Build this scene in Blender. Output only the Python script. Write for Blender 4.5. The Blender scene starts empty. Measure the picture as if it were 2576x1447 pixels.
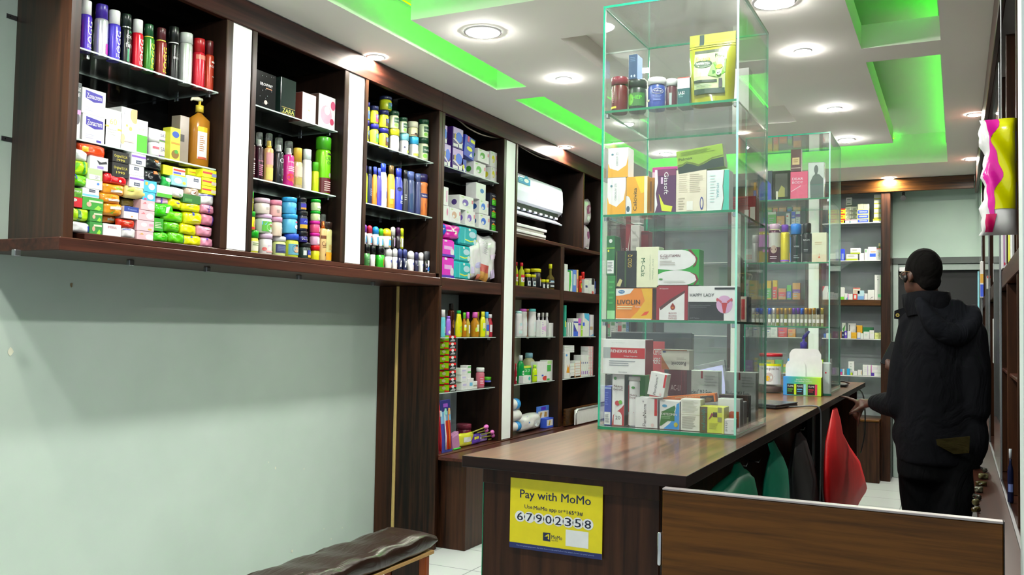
import bpy, bmesh, math, random
from mathutils import Vector, Matrix
random.seed(7)
SC = bpy.context.scene
COL = SC.collection
# ------------------------------------------------------------------ camera
W, H, FPX = 2576.0, 1447.0, 2259.04
YAW, PITCH, ROLL, CAMZ = .460874, .0428206, .0186388, 1.35
def _axes():
    cy, sy, cp, sp = math.cos(YAW), math.sin(YAW), math.cos(PITCH), math.sin(PITCH)
    f = Vector((-sy*cp, cy*cp, sp)); r = Vector((cy, sy, 0)); u = r.cross(f)
    cr, sr = math.cos(ROLL), math.sin(ROLL)
    return r*cr + u*sr, u*cr - r*sr, f
AR, AU, AF = _axes()
cam = bpy.data.cameras.new('camera'); camo = bpy.data.objects.new('camera', cam); COL.objects.link(camo)
cam.sensor_fit = 'HORIZONTAL'; cam.sensor_width = 36; cam.lens = 36*FPX/W; cam.clip_start = .05; cam.clip_end = 60
camo.matrix_world = Matrix(((AR.x, AU.x, -AF.x, 0), (AR.y, AU.y, -AF.y, 0), (AR.z, AU.z, -AF.z, CAMZ), (0, 0, 0, 1)))
SC.camera = camo
# ------------------------------------------------------------------ world, exposure
wd = bpy.data.worlds.new('world'); SC.world = wd; wd.use_nodes = True
bg = wd.node_tree.nodes['Background']; bg.inputs[0].default_value = (.80, .92, 1, 1); bg.inputs[1].default_value = .30
SC.view_settings.view_transform = 'Standard'; SC.view_settings.look = 'None'
SC.view_settings.exposure = 0.95; SC.view_settings.gamma = 1.0; SC.view_settings.use_curve_mapping = False
SC.cycles.transparent_max_bounces = 40; SC.cycles.max_bounces = 10; SC.cycles.glossy_bounces = 5
SC.cycles.sample_clamp_indirect = 6.0
LAMP_L, SPOT_L, LED_L = 235.0, 1000.0, 45.0
# ------------------------------------------------------------------ pixel helpers (photograph frame) used to take measurements off real planes
def ray(u, v):
    return AR*((u-W/2)/FPX) + AU*(-(v-H/2)/FPX) + AF
def onx(u, v, x): d = ray(u, v); d = d*(x/d.x); return Vector((d.x, d.y, d.z+CAMZ))
def ony(u, v, y): d = ray(u, v); d = d*(y/d.y); return Vector((d.x, d.y, d.z+CAMZ))
def onz(u, v, z): d = ray(u, v); d = d*((z-CAMZ)/d.z); return Vector((d.x, d.y, z))
# ------------------------------------------------------------------ materials
def lin(h):
    h = h.lstrip('#')
    if len(h) == 3: h = ''.join(c*2 for c in h)
    o = []
    for i in (0, 2, 4):
        c = int(h[i:i+2], 16)/255
        o.append(c/12.92 if c <= .04045 else ((c+.055)/1.055)**2.4)
    return (o[0], o[1], o[2], 1)
MATS = {}
def nd(nt, t, **k):
    n = nt.nodes.new(t)
    for a, b in k.items():
        if a in n.inputs: n.inputs[a].default_value = b
        else: setattr(n, a, b)
    return n
def newmat(name):
    m = bpy.data.materials.new(name); m.use_nodes = True
    nt = m.node_tree; b = nt.nodes['Principled BSDF']
    return m, nt, b
def mat(hexc, rough=.42, metal=0.0, vary=.10, scale=30, trans=0.0, coat=0.0):
    """paint / plastic / card of one colour with faint procedural mottling"""
    key = (hexc, rough, metal, vary, scale, trans, coat)
    if key in MATS: return MATS[key]
    m, nt, b = newmat('m_'+hexc.strip('#')+('_%d' % len(MATS)))
    c = lin(hexc)
    if vary == .10: c = tuple(min(.66, x) for x in c[:3])+(1,)   # printed card and plastic whites
    tc = nd(nt, 'ShaderNodeTexCoord'); no = nd(nt, 'ShaderNodeTexNoise', Scale=scale, Detail=2.0)
    mx = nd(nt, 'ShaderNodeMix', data_type='RGBA')
    mx.inputs[6].default_value = tuple(x*(1-vary) for x in c[:3])+(1,); mx.inputs[7].default_value = tuple(min(1, x*(1+vary)) for x in c[:3])+(1,)
    nt.links.new(tc.outputs['Object'], no.inputs['Vector']); nt.links.new(no.outputs['Fac'], mx.inputs[0])
    nt.links.new(mx.outputs[2], b.inputs['Base Color'])
    b.inputs['Roughness'].default_value = rough; b.inputs['Metallic'].default_value = metal
    if trans: b.inputs['Transmission Weight'].default_value = trans; b.inputs['IOR'].default_value = 1.3
    if coat: b.inputs['Coat Weight'].default_value = coat; b.inputs['Coat Roughness'].default_value = .1
    MATS[key] = m; return m
def wood(key, dark, light, axis=2, rough=.35, freq=42, coat=0.0, spec=.22):
    """dark wood-look laminate with long streaks along one axis"""
    k = ('wood', key)
    if k in MATS: return MATS[k]
    m, nt, b = newmat('wood_'+key)
    tc = nd(nt, 'ShaderNodeTexCoord'); mp = nd(nt, 'ShaderNodeMapping')
    s = [freq]*3; s[axis] = freq*.045; mp.inputs['Scale'].default_value = s
    n1 = nd(nt, 'ShaderNodeTexNoise', Scale=1.0, Detail=6.0, Roughness=.62, Distortion=.25)
    mp2 = nd(nt, 'ShaderNodeMapping'); s2 = [3.2]*3; s2[axis] = .35; mp2.inputs['Scale'].default_value = s2
    n2 = nd(nt, 'ShaderNodeTexNoise', Scale=1.0, Detail=2.0)
    ad = nd(nt, 'ShaderNodeMath', operation='MULTIPLY_ADD'); ad.inputs[1].default_value = .55; 
    ml = nd(nt, 'ShaderNodeMath', operation='MULTIPLY'); ml.inputs[1].default_value = .5
    cr = nd(nt, 'ShaderNodeValToRGB'); cr.color_ramp.elements[0].position = .40; cr.color_ramp.elements[0].color = lin(dark)
    cr.color_ramp.elements[1].position = .66; cr.color_ramp.elements[1].color = lin(light)
    nt.links.new(tc.outputs['Object'], mp.inputs[0]); nt.links.new(tc.outputs['Object'], mp2.inputs[0])
    nt.links.new(mp.outputs[0], n1.inputs['Vector']); nt.links.new(mp2.outputs[0], n2.inputs['Vector'])
    nt.links.new(n2.outputs['Fac'], ml.inputs[0]); nt.links.new(n1.outputs['Fac'], ad.inputs[0]); nt.links.new(ml.outputs[0], ad.inputs[2])
    nt.links.new(ad.outputs[0], cr.inputs[0]); nt.links.new(cr.outputs[0], b.inputs['Base Color'])
    b.inputs['Roughness'].default_value = rough; b.inputs['Specular IOR Level'].default_value = spec
    if coat: b.inputs['Coat Weight'].default_value = coat; b.inputs['Coat Roughness'].default_value = .12
    bp = nd(nt, 'ShaderNodeBump', Strength=.06, Distance=.002); nt.links.new(n1.outputs['Fac'], bp.inputs['Height']); nt.links.new(bp.outputs[0], b.inputs['Normal'])
    MATS[k] = m; return m
def emit(name, col, strength):
    if name in MATS: return MATS[name]
    m, nt, b = newmat(name); nt.nodes.remove(b)
    e = nd(nt, 'ShaderNodeEmission', Strength=strength); e.inputs[0].default_value = col
    nt.links.new(e.outputs[0], nt.nodes['Material Output'].inputs[0]); MATS[name] = m; return m
def glass(name='pane', tint=(.982, .995, .988), film=.011, refl=1.0):
    """thin sheet glass: clear with a fresnel reflection and a faint dusty film"""
    k = ('glass', name)
    if k in MATS: return MATS[k]
    m, nt, b = newmat('glass_'+name); nt.nodes.remove(b)
    tr = nd(nt, 'ShaderNodeBsdfTransparent'); tr.inputs[0].default_value = tint+(1,)
    gl = nd(nt, 'ShaderNodeBsdfGlossy', Roughness=.015); gl.inputs[0].default_value = (refl, refl, refl, 1)
    fr = nd(nt, 'ShaderNodeFresnel', IOR=1.5); m1 = nd(nt, 'ShaderNodeMixShader')
    ge = nd(nt, 'ShaderNodeNewGeometry'); io = nd(nt, 'ShaderNodeMapRange'); io.inputs[3].default_value = 1.5; io.inputs[4].default_value = 1/1.5
    nt.links.new(ge.outputs['Backfacing'], io.inputs[0]); nt.links.new(io.outputs[0], fr.inputs['IOR'])
    df = nd(nt, 'ShaderNodeBsdfDiffuse'); df.inputs[0].default_value = (.86, .95, .91, 1); m2 = nd(nt, 'ShaderNodeMixShader')
    tc = nd(nt, 'ShaderNodeTexCoord'); no = nd(nt, 'ShaderNodeTexNoise', Scale=7.0, Detail=5.0, Roughness=.7)
    mr = nd(nt, 'ShaderNodeMapRange'); mr.inputs[1].default_value = .35; mr.inputs[2].default_value = .75; mr.inputs[3].default_value = film*.4; mr.inputs[4].default_value = film*2
    nt.links.new(tc.outputs['Object'], no.inputs['Vector']); nt.links.new(no.outputs['Fac'], mr.inputs[0])
    nt.links.new(fr.outputs[0], m1.inputs[0]); nt.links.new(tr.outputs[0], m1.inputs[1]); nt.links.new(gl.outputs[0], m1.inputs[2])
    nt.links.new(mr.outputs[0], m2.inputs[0]); nt.links.new(m1.outputs[0], m2.inputs[1]); nt.links.new(df.outputs[0], m2.inputs[2])
    nt.links.new(m2.outputs[0], nt.nodes['Material Output'].inputs[0]); MATS[k] = m; return m
# ------------------------------------------------------------------ mesh builder
class MB:
    def __init__(s): s.v = []; s.f = []; s.m = []; s.sm = []; s.mats = []
    def mi(s, m):
        if isinstance(m, str): m = mat(m)
        if m not in s.mats: s.mats.append(m)
        return s.mats.index(m)
    def add(s, vs, fs, m, smooth=False):
        o = len(s.v); s.v += [tuple(p) for p in vs]; i = s.mi(m)
        for f in fs: s.f.append(tuple(a+o for a in f)); s.m.append(i); s.sm.append(smooth)
        return s
    def quad(s, a, b, c, d, m): return s.add((a, b, c, d), ((0, 1, 2, 3),), m)
    def box(s, x0, y0, z0, x1, y1, z1, m, faces=None):
        vs = [(x0,y0,z0),(x1,y0,z0),(x1,y1,z0),(x0,y1,z0),(x0,y0,z1),(x1,y0,z1),(x1,y1,z1),(x0,y1,z1)]
        F = dict(b=(0,3,2,1), t=(4,5,6,7), f=(0,1,5,4), r=(1,2,6,5), k=(2,3,7,6), l=(3,0,4,7))
        if not isinstance(m, dict): m = {q: m for q in F}
        for q, f in F.items():
            if faces and q not in faces: continue
            s.add([vs[i] for i in f], ((0, 1, 2, 3),), m.get(q, m.get('*')))
        return s
    def bev(s, x0, y0, z0, x1, y1, z1, m, c=.004):
        """box with chamfered edges; m may be a dict of faces"""
        c = min(c, (x1-x0)*.3, (y1-y0)*.3, (z1-z0)*.3)
        if not isinstance(m, dict): m = {'*': m}
        P = {}
        def V(i, j, k, a):
            x, y, z = (x0, x1)[i], (y0, y1)[j], (z0, z1)[k]; sx, sy, sz = (1, -1)[i], (1, -1)[j], (1, -1)[k]
            if a != 0: x += sx*c
            if a != 1: y += sy*c
            if a != 2: z += sz*c
            return (x, y, z)
        g = lambda q: m.get(q, m.get('*'))
        for a, q0, q1 in ((0, 'l', 'r'), (1, 'f', 'k'), (2, 'b', 't')):
            for e in (0, 1):
                o = [(0,0),(1,0),(1,1),(0,1)]
                pts = []
                for p, q in o:
                    ix = [0,0,0]; ix[a] = e; ot = [t for t in (0,1,2) if t != a]; ix[ot[0]] = p; ix[ot[1]] = q
                    pts.append(V(*ix, a))
                flip = (e == 0) ^ (a == 1)
                s.add(pts[::-1] if flip else pts, ((0,1,2,3),), g(q1 if e else q0))
        for a in (0, 1, 2):
            ot = [t for t in (0,1,2) if t != a]
            for p in (0, 1):
                for q in (0, 1):
                    r = []
                    for e in (0, 1):
                        ix = [0,0,0]; ix[a] = e; ix[ot[0]] = p; ix[ot[1]] = q
                        r.append((V(*ix, ot[0]), V(*ix, ot[1])))
                    s.add((r[0][0], r[1][0], r[1][1], r[0][1]), ((0,1,2,3),), m.get('e', g('*') or g('f')))
        for i in (0,1):
            for j in (0,1):
                for k in (0,1): s.add([V(i,j,k,a) for a in (0,1,2)], ((0,1,2),), m.get('e', g('*') or g('f')))
        return s
    def lathe(s, prof, m, n=20, cx=0.0, cy=0.0, sy=1.0, cap=True, z0=0.0, ax=None):
        o = []; fs = []
        for r, z in prof:
            for i in range(n):
                a = 2*math.pi*i/n; o.append((cx+r*math.cos(a), cy+r*sy*math.sin(a), z0+z))
        for j in range(len(prof)-1):
            for i in range(n):
                k = (i+1) % n; fs.append((j*n+i, j*n+k, (j+1)*n+k, (j+1)*n+i))
        s.add(o, fs, m, True)
        if cap:
            s.add(o[:n][::-1], (tuple(range(n)),), m); s.add(o[-n:], (tuple(range(n)),), m)
        return s
    def tube(s, pts, rad, m, n=8, sy=1.0):
        pts = [Vector(p) for p in pts]; rad = rad if isinstance(rad, (list, tuple)) else [rad]*len(pts)
        o = []; fs = []; up = None
        for i, p in enumerate(pts):
            d = (pts[min(i+1, len(pts)-1)]-pts[max(i-1, 0)]).normalized()
            if up is None: up = d.orthogonal().normalized()
            up = (up-d*up.dot(d)).normalized(); w = d.cross(up)
            for k in range(n):
                a = 2*math.pi*k/n; o.append(p+up*(rad[i]*math.cos(a))+w*(rad[i]*sy*math.sin(a)))
        for j in range(len(pts)-1):
            for i in range(n):
                k = (i+1) % n; fs.append((j*n+i, j*n+k, (j+1)*n+k, (j+1)*n+i))
        s.add(o, fs, m, True)
        s.add(o[:n][::-1], (tuple(range(n)),), m); s.add(o[-n:], (tuple(range(n)),), m); return s
    def grid(s, fn, nu, nv, m, smooth=True, flip=False):
        o = [fn(i/nu, j/nv) for j in range(nv+1) for i in range(nu+1)]
        fs = []
        for j in range(nv):
            for i in range(nu):
                a = j*(nu+1)+i; q = (a, a+1, a+nu+2, a+nu+1); fs.append(q[::-1] if flip else q)
        return s.add(o, fs, m, smooth)
    def xf(s, M):
        s.v = [tuple(M @ Vector(p)) for p in s.v]; return s
    def build(s, name, parent=None, fix=True):
        me = bpy.data.meshes.new(name); me.from_pydata(s.v, [], s.f)
        for m in s.mats: me.materials.append(m)
        me.polygons.foreach_set('material_index', s.m); me.polygons.foreach_set('use_smooth', s.sm)
        if fix:
            b = bmesh.new(); b.from_mesh(me); bmesh.ops.remove_doubles(b, verts=b.verts, dist=1e-6)
            bmesh.ops.recalc_face_normals(b, faces=b.faces); b.to_mesh(me); b.free()
        me.update()
        o = bpy.data.objects.new(name, me); COL.objects.link(o)
        if parent: o.parent = parent
        return o
def tag(o, label, cat=None, group=None, kind=None):
    if label: o['label'] = label
    if cat: o['category'] = cat
    if group: o['group'] = group
    if kind: o['kind'] = kind
    return o
def empty(name, loc=(0,0,0), rz=0.0):
    o = bpy.data.objects.new(name, None); COL.objects.link(o); o.empty_display_size = .05
    o.location = loc; o.rotation_euler = (0, 0, rz); return o
def onebox(name, b, m, parent=None, c=.003):
    mb = MB(); mb.bev(*b, m, c) if c else mb.box(*b, m); return mb.build(name, parent)
_TXT = {}
def txt(s, bold=0.0, shear=0.0):
    """flat lettering normalised to a unit box: vertices (0..1, 0..1), triangles, aspect"""
    k = (s, bold, shear)
    if k in _TXT: return _TXT[k]
    cu = bpy.data.curves.new('lettering', 'FONT'); cu.body = s; cu.resolution_u = 2; cu.offset = bold; cu.shear = shear
    ob = bpy.data.objects.new('lettering', cu); me = ob.to_mesh()
    vs = [v.co.copy() for v in me.vertices]; fs = [tuple(p.vertices) for p in me.polygons]; ob.to_mesh_clear()
    bpy.data.objects.remove(ob); bpy.data.curves.remove(cu)
    x0 = min(v.x for v in vs); x1 = max(v.x for v in vs); y0 = min(v.y for v in vs); y1 = max(v.y for v in vs)
    r = ([((v.x-x0)/(x1-x0), (v.y-y0)/(y1-y0)) for v in vs], fs, (x1-x0)/(y1-y0)); _TXT[k] = r; return r
def deco(mb, items, surf, seg=1, vseg=1):
    """flat print laid on a surface: surf(x, y, layer) -> point; x, y in 0..1"""
    for L, d in enumerate(items):
        t = d[0]; L = L+1
        if t == 'r':
            _, x0, y0, x1, y1, c = d; n = seg
            mb.grid(lambda a, b: surf(x0+(x1-x0)*a, y0+(y1-y0)*b, L), n, vseg, mat(c), False)
        elif t == 'e':
            _, cx, cy, rx, ry, c = d; n = 18
            pts = [surf(cx+rx*math.cos(6.2832*i/n), cy+ry*math.sin(6.2832*i/n), L) for i in range(n)]
            mb.add([surf(cx, cy, L)]+pts, [(0, i+1, (i+1) % n+1) for i in range(n)], mat(c))
        elif t == 'p':
            _, P, c = d; mb.add([surf(x, y, L) for x, y in P], (tuple(range(len(P))),), mat(c))
        elif t == 't':
            _, cx, cy, w, h, s, c = d[:7]; rot = d[7] if len(d) > 7 else 0; bold0 = d[8] if len(d) > 8 else .0
            vs, fs, asp = txt(s); P = []; Q = []
            for x, y in vs:
                a, b = (x-.5), (y-.5)
                if rot == 90: q = (cx-b*w, cy+a*h)
                elif rot == -90: q = (cx+b*w, cy-a*h)
                elif rot == 180: q = (cx-a*w, cy-b*h)
                else: q = (cx+a*w, cy+b*h)
                Q.append(q); P.append(surf(q[0], q[1], L))
            mb.add(P, fs, mat(c))
            if bold0 > .011:   # heavier weight: the same letters laid again a hair to the side
                for k in (-1, 1):
                    q = .012*k*(w/max(asp, .1) if rot in (0, 180) else w*.5); mb.add([surf(x+(q if rot in (0, 180) else 0), y+(0 if rot in (0, 180) else .012*k*h/max(asp, .1)), L+.3*(k+2)/1.5) for x, y in Q], fs, mat(c))
        elif t == 'lines':   # rows of fine print
            _, x0, y0, x1, y1, n, c = d; rs = random.Random(n*7+int(x0*100))
            for i in range(n):
                yy = y1-(y1-y0)*(i+.2)/n; hh = (y1-y0)/n*.38; xe = x1-(x1-x0)*rs.random()*.35
                mb.grid(lambda a, b: surf(x0+(xe-x0)*a, yy-hh*(1-b), L), seg, 1, mat(c), False)
# ------------------------------------------------------------------ shared finishes
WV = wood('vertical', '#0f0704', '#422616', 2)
WY = wood('along_y', '#1a0b08', '#4a261b', 1)
WX = wood('along_x', '#110702', '#5c3810', 0, freq=70)
WTOP = wood('worktop', '#43291d', '#80583f', 1, rough=.3, freq=30, coat=.3)  # lighter than the edges: the reflection on the top is put into its colour
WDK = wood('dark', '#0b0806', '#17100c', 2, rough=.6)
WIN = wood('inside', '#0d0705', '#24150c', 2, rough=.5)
WHITE = mat('#eef2f1', .5, vary=.02); CEIL = mat('#f0ede6', .9, vary=.015, scale=3)
PANE = glass('pane'); SHELFG = glass('shelf', (.93, .975, .96), .02)
EDGE = mat('#2aa07c', .18, vary=.15, scale=60, coat=.5); EDGED = mat('#1d7a55', .2, vary=.2, scale=60, coat=.5); EDGES = mat('#b9c6c2', .2, vary=.1)
CHROME = mat('#c9ccd0', .2, 1.0, vary=.03); STEEL = mat('#8d9093', .35, 1.0, vary=.05); BLACK = mat('#0c0c0e', .4, vary=.2)
def paint(name, a, b, sc=1.3):
    m, nt, bs = newmat(name)
    tc = nd(nt, 'ShaderNodeTexCoord'); n1 = nd(nt, 'ShaderNodeTexNoise', Scale=sc, Detail=4.0, Roughness=.6); cr = nd(nt, 'ShaderNodeValToRGB')
    cr.color_ramp.elements[0].position = .3; cr.color_ramp.elements[0].color = lin(a); cr.color_ramp.elements[1].position = .7; cr.color_ramp.elements[1].color = lin(b)
    n2 = nd(nt, 'ShaderNodeTexNoise', Scale=90.0, Detail=2.0); bp = nd(nt, 'ShaderNodeBump', Strength=.05, Distance=.002)
    nt.links.new(tc.outputs['Object'], n1.inputs['Vector']); nt.links.new(n1.outputs['Fac'], cr.inputs[0]); nt.links.new(cr.outputs[0], bs.inputs['Base Color'])
    nt.links.new(tc.outputs['Object'], n2.inputs['Vector']); nt.links.new(n2.outputs['Fac'], bp.inputs['Height']); nt.links.new(bp.outputs[0], bs.inputs['Normal'])
    bs.inputs['Roughness'].default_value = .55; return m
WALLP = paint('wall_paint', '#adbdb2', '#b9c8be'); WALLG = paint('wall_back_paint', '#9fb9ae', '#abc4b8'); BACKG = paint('back_grey', '#8e979b', '#9aa2a6', 3)
def tilemat():
    m, nt, b = newmat('floor_tiles'); tc = nd(nt, 'ShaderNodeTexCoord'); br = nd(nt, 'ShaderNodeTexBrick', offset=0.0)
    br.inputs['Color1'].default_value = lin('#b4baba'); br.inputs['Color2'].default_value = lin('#babfbf'); br.inputs['Mortar'].default_value = lin('#8a9090')
    br.inputs['Scale'].default_value = 1.0; br.inputs['Mortar Size'].default_value = .004; br.inputs['Brick Width'].default_value = .4; br.inputs['Row Height'].default_value = .4
    nt.links.new(tc.outputs['Object'], br.inputs['Vector']); nt.links.new(br.outputs['Color'], b.inputs['Base Color']); b.inputs['Roughness'].default_value = .25; return m
# ------------------------------------------------------------------ room shell
XW, ZC, XF, XB = -3.25, 2.77, -2.81, -3.15        # left wall, soffit height, shelf fronts, shelf backs
def struct(name, b, m, label, parent=None, c=0):
    o = onebox(name, b, m, parent, c)
    if parent is None: tag(o, label, kind='structure')
    return o
struct('floor', (-3.4, -1.3, -.1, 1.2, 9.5, 0), tilemat(), 'grey tiled shop floor behind the counter')
wl = struct('wall_left', (-3.4, -1.3, 0, XW, 9.5, 3.2), WALLP, 'pale mint painted wall under the hanging cabinet')
# chips, nail holes and marks in the paint
for u, v, s in ((693,1178,.012),(765,1180,.007),(676,1163,.006),(27,885,.02),(180,717,.012),(815,1331,.007),(861,1328,.006),(833,1356,.007),(735,1387,.012)):
    p = onx(u, v, XW+.0015); n = 7
    pts = [(p.x, p.y+s*random.uniform(.5,1)*math.cos(6.28*i/n)*.7, p.z+s*random.uniform(.5,1)*math.sin(6.28*i/n)) for i in range(n)]
    cm = MB(); cm.add(pts, (tuple(range(n)),), mat('#d9d6bf' if u != 180 else '#8a7a5a', .8)); cm.build('paint_chip', wl)
struct('wall_back', (-3.4, 9.25, 0, 1.2, 9.4, 3.2), WALLG, 'grey green painted end wall over the doorway')
struct('wall_right', (.52, 2.0, 0, .7, 9.5, 3.2), WALLG, 'grey green side wall behind the right hand shelves')
struct('wall_front', (.115, 2.02, 0, 1.2, 2.14, 3.2), mat('#c8d2cf', .35, vary=.03), 'glossy pale grey pillar at the right edge beside the low gate')
# ceiling: perimeter soffit, recess above, dropped panels bridged by beams
ce = empty('ceiling'); tag(ce, 'white stepped plasterboard ceiling with green lit coves', kind='structure')
RX0, RX1, RY0, RY1, ZR, ZP = -2.485, -.07, .6, 8.17, 3.02, 2.7695
onebox('soffit', (-3.4, -1.3, ZC, RX0, 9.5, 3.1), CEIL, ce, 0); onebox('soffit', (RX1, -1.3, ZC, 1.2, 9.5, 3.1), CEIL, ce, 0)
onebox('soffit', (RX0, RY1, ZC, RX1, 9.5, 3.1), CEIL, ce, 0); onebox('soffit', (RX0, -1.3, ZC, RX1, RY0, 3.1), CEIL, ce, 0)
onebox('recess_top', (-3.4, -1.3, ZR, 1.2, 9.5, 3.2), CEIL, ce, 0)
PX0, PX1, PT = -2.286, -.428, .12
def panel(y0, y1, hx0, hx1, hy0, hy1):
    for b in ((PX0, y0, hx0, y1), (hx1, y0, PX1, y1), (hx0, y0, hx1, hy0), (hx0, hy1, hx1, y1)):
        onebox('dropped_panel', (b[0], b[1], ZP, b[2], b[3], ZP+PT), CEIL, ce, 0)
    onebox('coffer_top', (hx0-.02, hy0-.02, ZP+PT, hx1+.02, hy1+.02, ZP+PT+.02), CEIL, ce, 0)
panel(3.487, 7.217, -1.75, -.973, 4.01, 6.25); panel(1.0, 2.82, -1.75, -.973, 1.4, 2.45)
for y in (4.746, 1.9):
    onebox('cross_beam', (RX0, y, ZP, PX0, y+.25, ZP+PT), CEIL, ce, 0); onebox('cross_beam', (PX1, y, ZP, RX1, y+.25, ZP+PT), CEIL, ce, 0)
LED = emit('led_green', (.012, 1, .0, 1), LED_L); LED2 = emit('led_green_dim', (.012, 1, .0, 1), LED_L*.12)
def led(name, b, label, m=None):
    r = empty(name, (b[0], b[1], b[2])); tag(r, label, 'led strip', 'green cove lights')
    mb = MB(); mb.box(0, 0, 0, b[3]-b[0], b[4]-b[1], .004, mat('#d8d8d8')); mb.build('tape', r)
    mb = MB(); mb.box(.001, .001, .004, b[3]-b[0]-.001, b[4]-b[1]-.001, .012, m or LED); mb.build('diodes', r)
led('led_strip', (RX0+.001, RY0+.02, 2.955, RX0+.013, RY1-.02, 0), 'green led strip glowing in the ceiling cove above the left shelves')
led('led_strip', (RX1-.013, RY0+.02, 2.925, RX1-.001, RY1-.02, 0), 'green led strip glowing in the ceiling cove on the right side', LED2)
led('led_strip', (RX0+.03, RY1-.013, 2.985, PX1-.05, RY1-.001, 0), 'green led strip glowing in the cove before the end header')
LAMP = emit('lamp_white', (1, .98, .94, 1), LAMP_L); SPOT = emit('spot_warm', (1, .93, .82, 1), SPOT_L)
def lamp(x, y, z, r, m, label, grp):
    e = empty('ceiling_downlight', (x, y, z)); tag(e, label, 'ceiling light', grp)
    mb = MB(); mb.lathe([(r*1.25, -.001), (r*1.22, -.006), (r*1.0, -.008), (r*.98, -.002)], mat('#f4f4f2', .3), 28, cap=False); mb.build('trim_ring', e)
    mb = MB(); mb.lathe([(r*.97, -.004), (r*.95, -.008), (r*.85, -.013), (r*.6, -.018), (r*.05, -.020)] if m is LAMP else [(r*.99, -.003), (r*.05, -.004)], m, 28, cap=True); mb.build('diffuser', e)
G1 = 'white downlights in the dropped ceiling panel'
for x, y, r, lb in ((-2.052, 3.764, 0.075, 'large round downlight nearest the camera on the left of the panel'), (-2.013, 4.668, 0.038, 'small round downlight left of the tall glass case'),
    (-0.705, 3.910, 0.075, 'large round downlight at the top edge above the glass case'), (-0.697, 4.659, 0.036, 'small downlight right of the glass case below the green tea pouch level'),
    (-0.694, 5.952, 0.038, 'downlight above the second glass case with a bright halo'), (-0.729, 6.964, 0.050, 'downlight at the far end of the panel near the green band'),
    (-2.042, 5.875, 0.038, 'downlight seen through the top compartment of the front glass case'), (-2.111, 7.003, 0.042, 'far left downlight seen through the front glass case'),
    (-2.042, 2.529, 0.075, 'downlight in the nearer ceiling panel on the left'), (-0.700, 2.529, 0.075, 'downlight in the nearer ceiling panel on the right'),
    (-2.042, 1.264, 0.075, 'nearest left downlight out toward the entrance'), (-0.700, 1.264, 0.075, 'nearest right downlight out toward the entrance')):
    lamp(x, y, ZP, r, LAMP, lb, G1)
G2 = 'warm spotlights along the soffit'
for x, y, lb in ((-2.772, 3.90, 'warm spot over the white pillar between second and third bay'), (-2.772, 6.48, 'warm spot above the air conditioner'),
    (-.56, 8.84, 'warm spot lighting the end header'), (.105, 6.45, 'nearer warm spot along the right hand header'), (.105, 8.1, 'farther warm spot along the right hand header'),
    (-2.765, 1.6, 'warm spot over the near end of the left wall')):
    lamp(x, y, ZC, .042, SPOT, lb, G2)
# ------------------------------------------------------------------ left wall cabinet (three bays) and tall shelving (bays four to seven)
ZB = 1.657
def gshelf(par, y0, y1, z, x0=XB+.01, x1=XF-.035):
    mb = MB(); mb.box(x0, y0+.004, z-.006, x1, y1-.004, z, {'t': SHELFG, 'b': SHELFG, 'r': EDGES, 'l': EDGES, 'f': EDGES, 'k': EDGES})
    if y0 < 2.2: mb.v = [(p[0], p[1]+(.075 if p[0] < x0+.01 and p[1] < y0+.01 else .008 if p[1] < y0+.01 else 0), p[2]) for p in mb.v]
    o = mb.build('glass_shelf', par)
    for yy in ((y0 if y0 > 2.2 else y0+.08)+.006, y1-.018):
        for xx in (x1-.05, x0+.06):
            onebox('shelf_clip', (xx-.012, yy, z-.022, xx+.012, yy+.012, z-.0065), CHROME, o, .002)
    return o
wc = empty('wall_cabinet', (0, 0, 0)); tag(wc, 'dark wood open wall cabinet of three bays hanging over the bare wall', 'cabinet')
mb = MB(); mb.add([(XW+.002, 2.205, 1.633), (XF, 2.11, 1.633), (XF, 2.149, 1.633), (XW+.002, 2.235, 1.633), (XW+.002, 2.205, 2.765), (XF, 2.11, 2.765), (XF, 2.149, 2.765), (XW+.002, 2.235, 2.765)], [(0, 3, 2, 1), (4, 5, 6, 7), (0, 1, 5, 4), (1, 2, 6, 5), (2, 3, 7, 6), (3, 0, 4, 7)], WV); mb.build('end_panel', wc); onebox('back_panel', (XB-.012, 2.24, 1.64, XB, 4.63, 2.765), WDK, wc, 0)
onebox('bottom_board', (XW+.005, 2.09, 1.585, XF+.012, 4.66, 1.632), WY, wc); onebox('bottom_lining', (XB, 2.2, 1.6325, XF, 4.63, ZB), WY, wc)
onebox('header_board', (XF-.03, 1.2, 2.648, XF+.002, 4.66, 2.765), WY, wc); onebox('top_board', (XB, 2.24, 2.75, XF-.03, 4.63, 2.768), WDK, wc, 0)
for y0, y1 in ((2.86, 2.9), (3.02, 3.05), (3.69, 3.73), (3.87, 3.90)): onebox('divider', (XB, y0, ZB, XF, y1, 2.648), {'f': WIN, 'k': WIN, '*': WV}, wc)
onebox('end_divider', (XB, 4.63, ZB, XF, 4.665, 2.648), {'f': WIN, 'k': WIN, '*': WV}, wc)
for y0, y1 in ((2.9005, 3.0195), (3.7305, 3.8695)): onebox('white_pillar', (XB, y0, ZB+.0005, XF-.006, y1, 2.6475), WHITE, wc)
for z in (2.331, 1.998):
    for y0, y1 in ((2.15, 2.86), (3.05, 3.69), (3.90, 4.63)): gshelf(wc, y0, y1, z)
onebox('mirror_back', (XB+.001, 2.245, 1.7, XB+.004, 4.62, 2.7), mat('#0a0b0b', .05, vary=.05), wc, 0)
for u, v, zz in ((41, 634, 1.585), (328, 655, 1.585), (521, 679, 1.585), (752, 701, 1.585), (938, 717, 1.585)):
    p = onx(u, v, XF-.14); onebox('clip', (XF-.15, p.y-.012, 1.562, XF-.13, p.y+.012, 1.5845), STEEL, wc, .002)
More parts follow.
